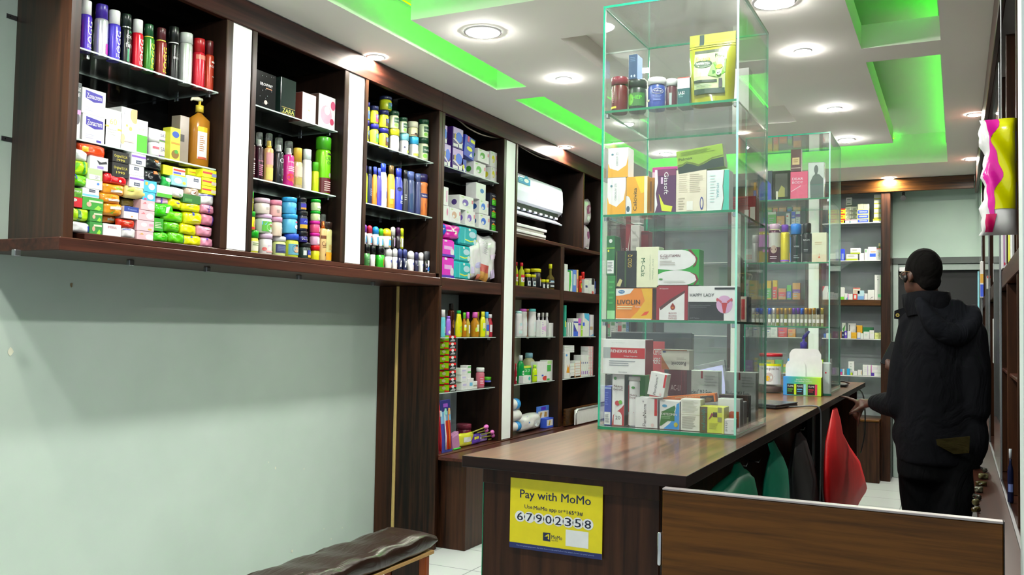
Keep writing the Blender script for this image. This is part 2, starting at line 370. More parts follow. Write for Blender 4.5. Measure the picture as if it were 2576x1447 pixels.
for u, v in ((26, 46), (14, 354)):
    z = onx(u, v, XW+.01).z; br = onebox('wall_bracket', (XW+.0005, 2.160, z, XW+.004, 2.204, z+.018), STEEL, wc, .001); onebox('bracket_screw', (XW+.0041, 2.172, z+.006, XW+.006, 2.178, z+.012), BLACK, br, .0005)
ts = empty('shelving_unit', (0, 0, 0)); tag(ts, 'tall dark wood shelving built along the left wall past the hanging cabinet', 'shelving')
onebox('wall_board', (XW+.001, 4.672, 0, -3.117, 4.74, 1.584), WV, ts); onebox('edge_strip', (-3.1165, 4.664, 0, -3.098, 4.74, 1.584), mat('#b39a5c', .6), ts)
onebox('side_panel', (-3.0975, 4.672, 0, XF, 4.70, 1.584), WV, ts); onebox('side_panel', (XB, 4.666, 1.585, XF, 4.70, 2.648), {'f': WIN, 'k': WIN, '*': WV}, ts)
onebox('base_cabinet', (XW+.01, 4.745, 0, -2.64, 8.5, .535), WV, ts); onebox('base_top', (XB, 4.70, .5355, XF+.01, 8.5, .563), WY, ts)
onebox('base_ledge', (XF+.0105, 4.68, .5355, -2.63, 8.5, .555), WY, ts)
onebox('header_board', (XF-.03, 4.6605, 2.648, XF+.002, 8.88, 2.765), WY, ts); onebox('top_board', (XB, 4.70, 2.75, XF-.03, 8.88, 2.768), WDK, ts, 0)
onebox('back_panel', (XB-.012, 4.70, 1.6, XB, 8.88, 2.765), WDK, ts, 0); onebox('back_panel', (XB-.012, 4.70, .563, XB, 5.54, 1.56), BACKG, ts, 0)
onebox('back_panel', (XB-.012, 5.70, .563, XB, 6.52, 1.56), mat('#d8d3b8', .6), ts, 0); onebox('back_panel', (XB-.012, 6.55, .563, XB, 8.5, 1.56), WDK, ts, 0)  # pale fifth bay back stands in for the bright light falling there
for y0, y1, z0, z1 in ((5.50, 5.54, .563, 2.648), (5.69, 5.72, .563, 2.648), (6.52, 6.59, .563, 1.985), (6.97, 7.0, 2.012, 2.648), (7.40, 7.44, .563, 2.648), (7.58, 7.61, .563, 2.648), (8.4, 8.44, .563, 2.648)):
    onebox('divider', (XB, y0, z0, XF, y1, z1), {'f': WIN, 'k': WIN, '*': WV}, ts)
for y0, y1 in ((5.5405, 5.6895), (7.4405, 7.5795)): onebox('white_pillar', (XB, y0, .5635, XF-.006, y1, 2.6475), WHITE, ts)
for y0, y1 in ((4.7005, 5.4995), (5.7205, 6.5195), (6.5905, 7.3995), (7.6105, 8.3995)): onebox('thick_shelf', (XB+.001, y0, 1.562, XF-.002, y1, 1.64), WY, ts)
onebox('thick_shelf', (XB+.001, 5.7205, 1.985, XF-.004, 7.3995, 2.011), WY, ts)
onebox('drawer_front', (XF+.0125, 6.59, .5635, XF+.03, 8.4, .70), WX, ts)
for y0, y1 in ((4.70, 5.5),):
    for z in (2.338, 2.0): gshelf(ts, y0, y1, z)
for y0, y1 in ((4.70, 5.50), (5.72, 6.52), (6.59, 7.40), (7.61, 8.4)):
    for z in (1.272, .93): gshelf(ts, y0, y1, z)
for z in (2.338, 2.0): gshelf(ts, 7.61, 8.4, z)
# loose white wires hanging inside the top bays
def wire(name, pts, r, c, label, n=8, cat='cable', m=None):
    P = [Vector(p) for p in pts]; Q = []
    for i in range(len(P)-1):
        a, b, c0, d = P[max(i-1, 0)], P[i], P[i+1], P[min(i+2, len(P)-1)]
        for k in range(n):
            t = k/n; Q.append(.5*((2*b)+(c0-a)*t+(2*a-5*b+4*c0-d)*t*t+(3*b-a-3*c0+d)*t**3))
    Q.append(P[-1]); mb = MB(); mb.tube(Q, r, m or mat(c, .5), 6); o = mb.build(name)
    if label: tag(o, label, cat)
    return o
wire('cable', [onx(u, v, XF-.06) for u, v in ((1113, 286), (1150, 300), (1178, 322), (1215, 340), (1262, 349))], .005, '#8b8574', 'grey cable sagging across the top of the purple box bay')
wire('cable', [onx(u, v, XF-.06) for u, v in ((1303, 365), (1335, 384), (1362, 397), (1385, 401))], .005, '#8b8574', 'grey cable sagging above the air conditioner')
# ------------------------------------------------------------------ product kinds; local frame: x across, y back from the front face, z up from the base
CLEARP = glass('plastic', (.95, .95, .95), .06)
def flatsurf(w, h, y=0.0):
    return lambda x, z, L: (min(.994, max(.006, x))*w-w/2, y-.00022*L-.0002, min(.994, max(.006, z))*h)
def cylsurf(r, z0, z1, A=150, cy=None, sy=1.0):
    cy = r if cy is None else cy
    def f(x, z, L):
        a = math.radians((x-.5)*A); q = r+.0004+.00022*L; return (q*math.sin(a), cy-q*sy*math.cos(a), z0+(z1-z0)*z)
    return f
def printed(par, items, surf, seg=1, name='printed_design', vseg=1):
    if not items: return
    mb = MB(); deco(mb, items, surf, seg, vseg); return mb.build(name, par, fix=False)
def k_box(w, h, d, c, k=None, dec=None, o={}):
    mb = MB(); m = {'*': mat(c, o.get('rough', .4))}
    if o.get('side'): m['l'] = mat(o['side']); m['r'] = m['l']
    if o.get('top'): m['t'] = mat(o['top'])
    mb.bev(-w/2, 0, 0, w/2, d, h, m, o.get('bev', .0012)); b = mb.build(o.get('name', BOXNAME[0]))
    printed(b, dec, flatsurf(w, h))
    if o.get('ldec'): printed(b, o['ldec'], lambda x, z, L: (-w/2-.0003*L, d*(1-x), z*h))
    return b
def k_can(w, h, d, c, k='#dddddd', dec=None, o={}):
    r = w/2; kf = o.get('kf', .28); hb = h*(1-kf); e = empty('aerosol_can'); cm = mat(c, .25, o.get('metal', .25)); nr = o.get('nr', .86)
    mb = MB(); mb.lathe([(r*.9, .0), (r*.97, .002), (r, .006), (r, hb-.5*r), (r*.97, hb-.25*r), (r*.9, hb-.06*r), (r*.8, hb)], cm, 20, 0, r); mb.build('can_body', e)
    mb = MB(); mb.lathe([(r*1.01, 0), (r*1.02, .002), (r*1.01, .005)], CHROME, 20, 0, r, cap=False); mb.build('bottom_rim', e)
    mb = MB(); mb.lathe([(r*nr, hb-.02*r), (r*nr, h-.16*r), (r*nr*.96, h-.05*r), (r*nr*.8, h)], mat(k, .3), 20, 0, r); mb.build('cap', e)
    if o.get('ring'): mb = MB(); mb.lathe([(r*nr*1.03, hb), (r*nr*1.03, hb+.004)], CHROME if o['ring'] == 1 else mat(o['ring'], .3), 20, 0, r, cap=False); mb.build('ring', e)
    printed(e, dec, cylsurf(r, .008, hb-.5*r), 10, 'label_print'); return e
def k_jar(w, h, d, c, k='#ffffff', dec=None, o={}):
    r = w/2; kf = o.get('kf', .26); hb = h*(1-kf); e = empty('cream_jar'); q = o.get('taper', 1.0)
    mb = MB(); mb.lathe([(r*.88*q, 0), (r*.96*q, .06*h), (r*.97, hb*.5), (r*.97, hb*.88), (r*.88, hb*.97), (r*.86, hb)], mat(c, .3), 20, 0, r); mb.build('jar_body', e)
    mb = MB(); mb.lathe([(r*1.0, hb), (r*1.0, h-.1*r), (r*.96, h-.03*r), (r*.85, h)], mat(k, .3), 20, 0, r); mb.build('lid', e)
    printed(e, dec, cylsurf(r*.98, hb*.08, hb*.86), 10, 'label_print'); return e
def k_roll(w, h, d, c, k='#ffffff', dec=None, o={}):
    r = w/2; kf = o.get('kf', .42); hb = h*(1-kf); e = empty('deodorant_roller')
    mb = MB(); mb.lathe([(r*.86, 0), (r*.95, .05*h), (r, hb*.6), (r*.97, hb)], mat(c, .3), 18, 0, r); mb.build('bottle_body', e)
    dome = o.get('dome', 1); mb = MB()
    mb.lathe([(r*.98, hb+.001), (r*.98, h-r*(1 if dome else .15)), (r*.9, h-r*.55 if dome else h-.05*r), (r*.62, h-r*.18 if dome else h-.01*r), (r*.2, h)], mat(k, .25), 18, 0, r); mb.build('dome_cap', e)
    printed(e, dec, cylsurf(r, .06*h, hb*.92), 10, 'label_print'); return e
def k_lot(w, h, d, c, k='#ffffff', dec=None, o={}):
    r = w/2; kf = o.get('kf', .2); hb = h*(1-kf); e = empty('lotion_bottle'); sy = o.get('sy', .6); cr = o.get('cr', .6); sh = o.get('sh', .8)
    m = mat(c, .25, trans=o.get('trans', 0))
    mb = MB(); mb.lathe([(r*.86, 0), (r*.98, .04*h), (r, hb*.3), (r*.99, hb*.6), (r*(.5+.5*sh), hb*.86), (r*(cr+.1), hb*.97), (r*cr, hb)], m, 20, 0, r*sy, sy); mb.build('bottle_body', e)
    if o.get('pump'):
        mb = MB(); mb.lathe([(r*cr*1.5, hb), (r*cr*1.5, hb+.1*h), (r*cr*.5, hb+.11*h), (r*cr*.5, h-.02*h)], mat(k, .3), 14, 0, r*sy); c_ = mb.build('pump_collar', e)
        mb = MB(); mb.tube([(r*.2, r*sy, h-.012*h), (-r*.25, r*sy, h-.01*h), (-r*.85, r*sy, h-.03*h), (-r*.95, r*sy, h-.06*h)], [.009, .01, .006, .004], mat('#d8d4b8', .3), 8); mb.build('nozzle', e)
    else:
        mb = MB(); mb.lathe([(r*cr*1.02, hb+.0005), (r*cr*1.02, h-.06*r), (r*cr*.85, h)], mat(k, .3), 18, 0, r*sy, max(sy, .75) if cr < .7 else sy); mb.build('cap', e)
    printed(e, dec, cylsurf(r, .06*h, hb*.72, 130, r*sy, sy), 10, 'label_print'); return e
def k_bot(w, h, d, c, k='#ffffff', dec=None, o={}):
    """round bottle with a shoulder, a neck and a screw cap"""
    r = w/2; kf = o.get('kf', .16); hb = h*(1-kf); e = empty(o.get('name', 'glass_bottle')); nk = o.get('nk', .42); sh = o.get('shz', .68)
    m = mat(c, .12, trans=o.get('trans', .25))
    mb = MB(); mb.lathe([(r*.9, 0), (r, .03*h), (r, hb*sh), (r*.86, hb*(sh+.08)), (r*nk, hb*(sh+.2) if sh < .75 else hb*.97), (r*nk, hb)], m, 20, 0, r); mb.build('bottle_body', e)
    mb = MB(); mb.lathe([(r*nk*1.25, hb-.004), (r*nk*1.25, h-.1*r), (r*nk*1.05, h)], mat(k, .35), 18, 0, r); mb.build('screw_cap', e)
    printed(e, dec, cylsurf(r, .06*h, hb*sh*.96), 10, 'label_print'); return e
def k_spray(w, h, d, c, k='#cfd3d6', dec=None, o={}):
    r = w/2; e = empty('spray_bottle'); hb = h*.70
    mb = MB(); mb.lathe([(r*.95, 0), (r, .01), (r, hb*.93), (r*.9, hb*.985), (r*.5, hb)], mat(c, .2, .1), 20, 0, r); mb.build('bottle_body', e)
    mb = MB(); mb.lathe([(r*.58, hb), (r*.58, hb+.05*h), (r*.46, hb+.055*h), (r*.46, hb+.14*h), (r*.4, hb+.15*h)], mat(k, .2, .6), 16, 0, r); mb.build('sprayer', e)
    mb = MB(); mb.lathe([(r*.72, hb+.01), (r*.72, h-.004), (r*.6, h)], CLEARP, 16, 0, r, cap=True); mb.build('clear_cap', e)
    printed(e, dec, cylsurf(r, .02*h, hb*.9), 10, 'label_print'); return e
def k_pouch(w, h, d, c, k=None, dec=None, o={}):
    """pillow packet with crimped ends"""
    rs = random.Random(int(w*1e5)+int(h*1e5)); ph = [rs.uniform(0, 6) for _ in range(4)]; m = mat(c, .22, coat=.4); wob = o.get('wob', 1.0)
    def bulge(x, z):
        a = max(0.0, 1-abs(2*x-1)**o.get('sq', 3.2)); b = max(0.0, 1-abs(2*z-1)**o.get('sq', 4)); return (a*b)**.5
    def wr(x, z): return wob*.06*d*(math.sin(9*x+6*z+ph[0])+math.sin(17*x-11*z+ph[1])*.6)
    def P(x, z, sgn, L=0):
        q = bulge(x, z); dy = (d/2+wr(x, z)*q)*q; zz = h/2+(z-.5)*h*(.82+.18*min(1, 4*min(x, 1-x)+(.35 if 'sq' not in o else .9))) + wob*.03*h*math.sin(5*x+ph[2])
        return ((x-.5)*w, d/2-sgn*dy-(.0004+.0003*L if L else 0), max(.0003, zz))
    mb = MB(); mb.grid(lambda a, b: P(a, b, 1), 12, 7, m); mb.grid(lambda a, b: P(a, b, -1), 12, 7, m, flip=True); b = mb.build(o.get('name', 'soap_packet'))
    printed(b, dec, lambda x, z, L: P(x, z, 1, L+3), 6, 'printed_design', 4); return b
def k_vial(w, h, d, c, k='#b98a2a', dec=None, o={}):
    r = w/2; e = empty('perfume_vial')
    mb = MB(); mb.lathe([(r*.9, 0), (r*.9, h*.62), (r*.6, h*.68)], mat(c, .1, trans=.6), 10, 0, r); mb.build('glass_tube', e)
    mb = MB(); mb.lathe([(r*.92, h*.66), (r*.92, h*.98), (r*.8, h)], mat(k, .25, .5), 10, 0, r); mb.build('cap', e)
    mb = MB(); deco(mb, [('r', .2, .3, .8, .62, '#f2f2ea')], cylsurf(r*.92, 0, h*.62), 4); mb.build('sticker', e, fix=False); return e
KIND = dict(B=(k_box, 'box'), C=(k_can, 'can'), J=(k_jar, 'jar'), R=(k_roll, 'deodorant'), L=(k_lot, 'bottle'), G=(k_bot, 'bottle'), S=(k_spray, 'bottle'), P=(k_pouch, 'packet'), V=(k_vial, 'vial'))
ITEMS = []
BAYS = ((2.152, 2.858), (3.052, 3.688), (3.902, 4.628), (4.702, 5.498), (5.722, 6.518), (6.592, 7.398))
EBAYS = ((-1.148, -.632), (-1.883, -1.302)); CBAYS = ((-1.106, -.649),)
BOXNAME = ['carton']
def put(face, front, zb, it, tr, place, group):
    """stand one product on a shelf; extents are read off the photograph on the plane of its front"""
    kind, x0, y0, x1, y1, desc, c, k, dec = it[:9]; o = it[9] if len(it) > 9 else {}
    ox, oy, s = tr; u0, u1, vt = ox+x0/s, ox+x1/s, oy+y0/s; vb = None if y1 is None else oy+y1/s
    on = onx if face == 'x' else ony; off = o.get('off', .02); sg = {'x': -1, 'y': 1, 'X': 1}[face]
    if face == 'X': on = onx
    pl = front+sg*off; rnd = kind in 'CJRGSVL'
    w = .05
    for _ in range(3):
        q = pl+sg*(w/2*(o.get('sy', .6) if kind == 'L' else 1) if rnd else 0)
        vm = vt+60 if vb is None else (vt+vb)/2
        a, b = on(u0, vm, q), on(u1, vm, q); w = abs((b.y-a.y) if face in 'xX' else (b.x-a.x))
        if rnd:   # round goods: the silhouette is seen across the line of sight
            C = (a+b)/2-Vector((0, 0, CAMZ)); dist = math.hypot(C.x, C.y); hw = (u1-u0)/FPX*C.dot(AF)
            hw *= dist/math.hypot(C.x*AF.x+C.y*AF.y, 0)*C.dot(AF)/dist if 0 else 1
            ct = abs(C.x if face in 'xX' else C.y)/dist; sy = o.get('sy', .6) if kind == 'L' else 1
            w = hw/math.sqrt(ct*ct+sy*sy*(1-ct*ct))
    if 'nc' not in o:   # keep inside the bay or case it stands in
        ax = 1 if face in 'xX' else 0; m_ = (a+b)/2; c_ = m_[ax]
        for lo, hi in (BAYS if face == 'x' else EBAYS if (face == 'y' and front > 8) else CBAYS if face == 'y' else ()):
            if lo-(.03 if front > 8 or face == 'x' else .1) < c_ < hi+(.03 if front > 8 or face == 'x' else .1):
                l_, h_ = max(c_-w/2, lo), min(c_+w/2, hi); w = h_-l_ if not rnd else min(w, hi-lo); c_ = (l_+h_)/2 if not rnd else min(max(c_, lo+w/2), hi-w/2); m_[ax] = c_; a = m_.copy(); b = m_.copy(); break
    um = (u0+u1)/2; zt = on(um, vt, q).z; z0 = zb if vb is None else on(um, vb, q).z
    if abs(z0-zb) < .022 or z0 < zb: z0 = zb
    h = max(.012, zt-z0); d = o.get('d', max(.03, min(.11, w*.7)) if kind == 'B' else (min(h, w)*.8 if kind == 'P' else w))
    fn, cat = KIND[kind]; r = fn(w, h, d, c, k, dec, o)
    mid = (a+b)/2
    if face == 'x': r.location = (pl, mid.y, z0+.0004); r.rotation_euler = (0, 0, math.pi/2)
    elif face == 'X': r.location = (pl, mid.y, z0+.0004); r.rotation_euler = (0, 0, -math.pi/2)
    else: r.location = (mid.x, pl, z0+.0004); r.rotation_euler = (0, 0, 0)
    if o.get('tilt'): r.rotation_mode = 'XYZ'; r.rotation_euler = (0, math.radians(o['tilt']), r.rotation_euler[2])
    if o.get('turn'): r.rotation_euler[2] += math.radians(o['turn'])
    if 'name' in o: r.name = o['name']
    tag(r, desc+' '+place if place else desc, o.get('cat', cat), group); ITEMS.append((r, u0, vt)); return r
def shelf(face, front, zb, tr, place, group, items):
    for it in items: put(face, front, zb, it, tr, place, group)
ONE = (0, 0, 1)
XS = XF-.035
BOXNAME[0] = 'cosmetic_box'
# ------------------------------------------------------------------ goods on the left shelves
def vt(s, c, y=.47, h=.84, w=.36, x=.6): return [('t', x, y, w, h, s, c, 90, .015)]
G = 'aerosols on the top shelf of the leftmost bay'
shelf('x', XS, 2.331, ONE, 'on top shelf, leftmost bay', G, [
 ('C',183,10,202,None,'red and white aerosol half hidden by the cabinet side','#d21f45','#e9e9e2',vt('FOGG','#fff')),
 ('C',199,2,230,None,'purple aerosol with white cap, first of the vertically lettered cans','#4b2bb4','#eceae0',vt('FOGG','#f3f0ff')),
 ('C',238,12,271,None,'silver aerosol with purple cap and magenta block','#c9c6d6','#38228a',[('r',.55,.02,.98,.35,'#b01d9b'),('t',.8,.45,.12,.5,'BLUE','#5a3fa0',90)],{'metal':.6}),
 ('C',270,27,302,None,'blue violet aerosol with white cap, fourth from left','#4a3cc0','#efece2',vt('FOGG','#efeaff')),
 ('C',303,36,329,None,'black aerosol with green stripe and white lettering','#0d1512','#10201a',[('t',.6,.80,.6,.10,'FOGG','#fff',0,.02),('t',.62,.55,.7,.17,'fine','#fff',0,.02),('r',.4,.02,.5,.42,'#0f9a5f'),('t',.6,.95,.2,.07,'M','#13b06b')],{'ring':1,'nr':.92}),
 ('C',331,50,359,None,'bright red aerosol with white cap','#d3122c','#ecebe6',vt('FOGG','#ffe9ea')),
 ('C',359,62,387,None,'green aerosol with dark green cap and yellow lettering','#2c7a1f','#174a2a',vt('FOGG','#d6e02a'),{'ring':'#d8d23a','nr':.78}),
 ('C',390,71,418,None,'maroon aerosol with maroon cap and yellow lettering','#7b2422','#4b1c22',vt('FOGG','#e6d51f'),{'ring':'#d8d23a','nr':.78}),
 ('C',424,68,448,None,'slim black glossy aerosol with pale rim','#0a0c0c','#0c1210',[('t',.6,.62,.7,.07,'BROWN','#d8d8d8'),('e',.85,.86,.07,.05,'#cfd6d6')],{'nr':.98,'kf':.32,'ring':'#cfd8d0'}),
 ('C',450,84,483,None,'white silver aerosol with flat cut top','#c9cec8','#b9beba',[('t',.45,.9,.3,.04,'LIVE','#8b918d')],{'nr':.99,'kf':.2,'metal':.5}),
 ('C',484,98,515,None,'scarlet aerosol with rounded red cap','#c51e33','#a30f17',[('r',.05,.86,.95,1,'#c46a5a'),('e',.75,.5,.04,.06,'#d9b64a'),('r',.7,.05,.8,.4,'#a85a55')],{'nr':.93}),
 ('C',519,106,544,None,'copper brown aerosol at the right end','#a8331f','#5a1a1c',[('t',.6,.72,.7,.07,'ALPA','#f3e9e2'),('t',.65,.4,.3,.03,'man','#f3e9e2'),('e',.6,.85,.2,.03,'#e9ddd2')],{'nr':.8})])
G = 'cosmetics on the middle shelf of the leftmost bay'
ZON = [('p',[(.14,.92),(.86,.84),(.86,.56),(.5,.50),(.14,.62)],'#352a94'),('t',.5,.72,.62,.20,'Zonacrem','#fff',0,.02),('lines',.14,.12,.62,.3,3,'#b9b9d8')]
shelf('x', XS, 1.998, ONE, 'on middle shelf, leftmost bay', G, [
 ('B',183,207,204,None,'grey over pink tall box beside the cabinet side','#e9d6ea',None,[('r',0,.52,1,1,'#4d5557'),('t',.5,.88,.8,.06,'AGE','#fff'),('t',.5,.78,.7,.06,'CE','#fff'),('e',.6,.36,.3,.1,'#5a5560'),('r',0,.44,1,.52,'#d79ad8')]),
 ('B',206,226,266,291,'upper white carton with violet name panel','#eceaf6',None,ZON,{'d':.1}),
 ('B',206,291,266,None,'lower white carton with violet name panel','#eceaf6',None,ZON+[('r',.6,.02,.8,.12,'#352a94')],{'d':.1}),
 ('B',262,276,306,None,'white carton with gold number sixty','#f4f6ee',None,[('t',.5,.68,.4,.16,'60','#e0bb6a',0,.01),('r',.05,.52,.25,.56,'#e0b84a'),('r',.75,.47,1,.52,'#e0b84a'),('lines',.2,.3,.8,.5,3,'#cfd3c8')],{'d':.09}),
 ('B',304,272,344,None,'white box with tan circles','#f0f2f4',None,[('e',.85,.86,.28,.2,'#d0a878'),('e',.6,.52,.1,.05,'#c9b26a'),('e',.36,.58,.07,.03,'#c9b26a'),('e',.12,.25,.14,.12,'#d8b48a'),('t',.2,.85,.1,.2,'CARAS','#aab',90),('r',.2,.2,.85,.24,'#f3b8ae')],{'d':.08}),
 ('B',343,303,371,None,'cream carton with green lower half','#f2f1dc',None,[('r',.04,.0,.96,.55,'#4fae2e'),('t',.5,.72,.8,.06,'CASTOR OIL','#9fae84'),('t',.5,.9,.2,.04,'60','#b8b48c')],{'d':.05}),
 ('J',369,346,398,None,'small white jar before the stacked cartons','#eef0f2','#f4f4f6',[('r',.2,.55,.9,.75,'#d95a6a')],{'off':.0}),
 ('B',374,327,427,359,'upper white carton with purple and green stripe','#eef0f2',None,[('r',.45,.1,1,.26,'#7a3f98'),('r',.5,.12,.9,.2,'#5a9a4a'),('t',.75,.6,.4,.26,'SATIS','#7a6fa0')],{'d':.08,'off':.05}),
 ('B',398,360,427,None,'lower white carton with purple and green stripe','#eef0f2',None,[('r',0,.1,1,.24,'#7a3f98'),('r',.1,.12,.8,.2,'#5a9a4a'),('t',.55,.6,.8,.26,'SATIS','#7a6fa0')],{'d':.08,'off':.05}),
 ('B',428,322,453,None,'yellow box with blue oval and fruit','#f2df3a',None,[('e',.5,.8,.36,.1,'#1f4aa0'),('r',.05,.5,.95,.56,'#b9881f'),('e',.5,.2,.38,.13,'#7a5a12'),('e',.6,.28,.2,.06,'#3f8f2a')],{'d':.045}),
 ('B',452,292,475,None,'smoky clear plastic pack','#8a7f72',None,[('r',.05,.45,.5,.6,'#3a3836')],{'d':.05,'rough':.15,'off':.03}),
 ('L',479,250,531,None,'amber pump bottle with yellow label','#a8701f','#c8b23a',[('r',.2,.1,.62,.95,'#ece3cf'),('r',.2,.86,.62,1,'#e6b21a'),('r',.22,.1,.6,.16,'#b04a2a'),('lines',.28,.3,.5,.75,8,'#a06a3a')],{'kf':.2,'cr':.22,'sh':1.0,'trans':.2,'pump':1,'sy':.7})])
G = 'soaps piled in the bottom of the leftmost bay'
BOXNAME[0] = 'soap_box'; T1 = (150, 300, 4.256); pl = 'in soap pile, leftmost bay'
leaf = lambda c='#8fe03a': [('p',[(.55,.1),(.75,.45),(.9,.25),(.8,.05)],c),('r',.3,.65,.95,.8,'#c6d8b0'),('e',.3,.45,.12,.2,'#c7a08a')]
nm = lambda s, c, x=.5, y=.5, w=.6, h=.28: [('t',x,y,w,h,s,c,0,.01)]
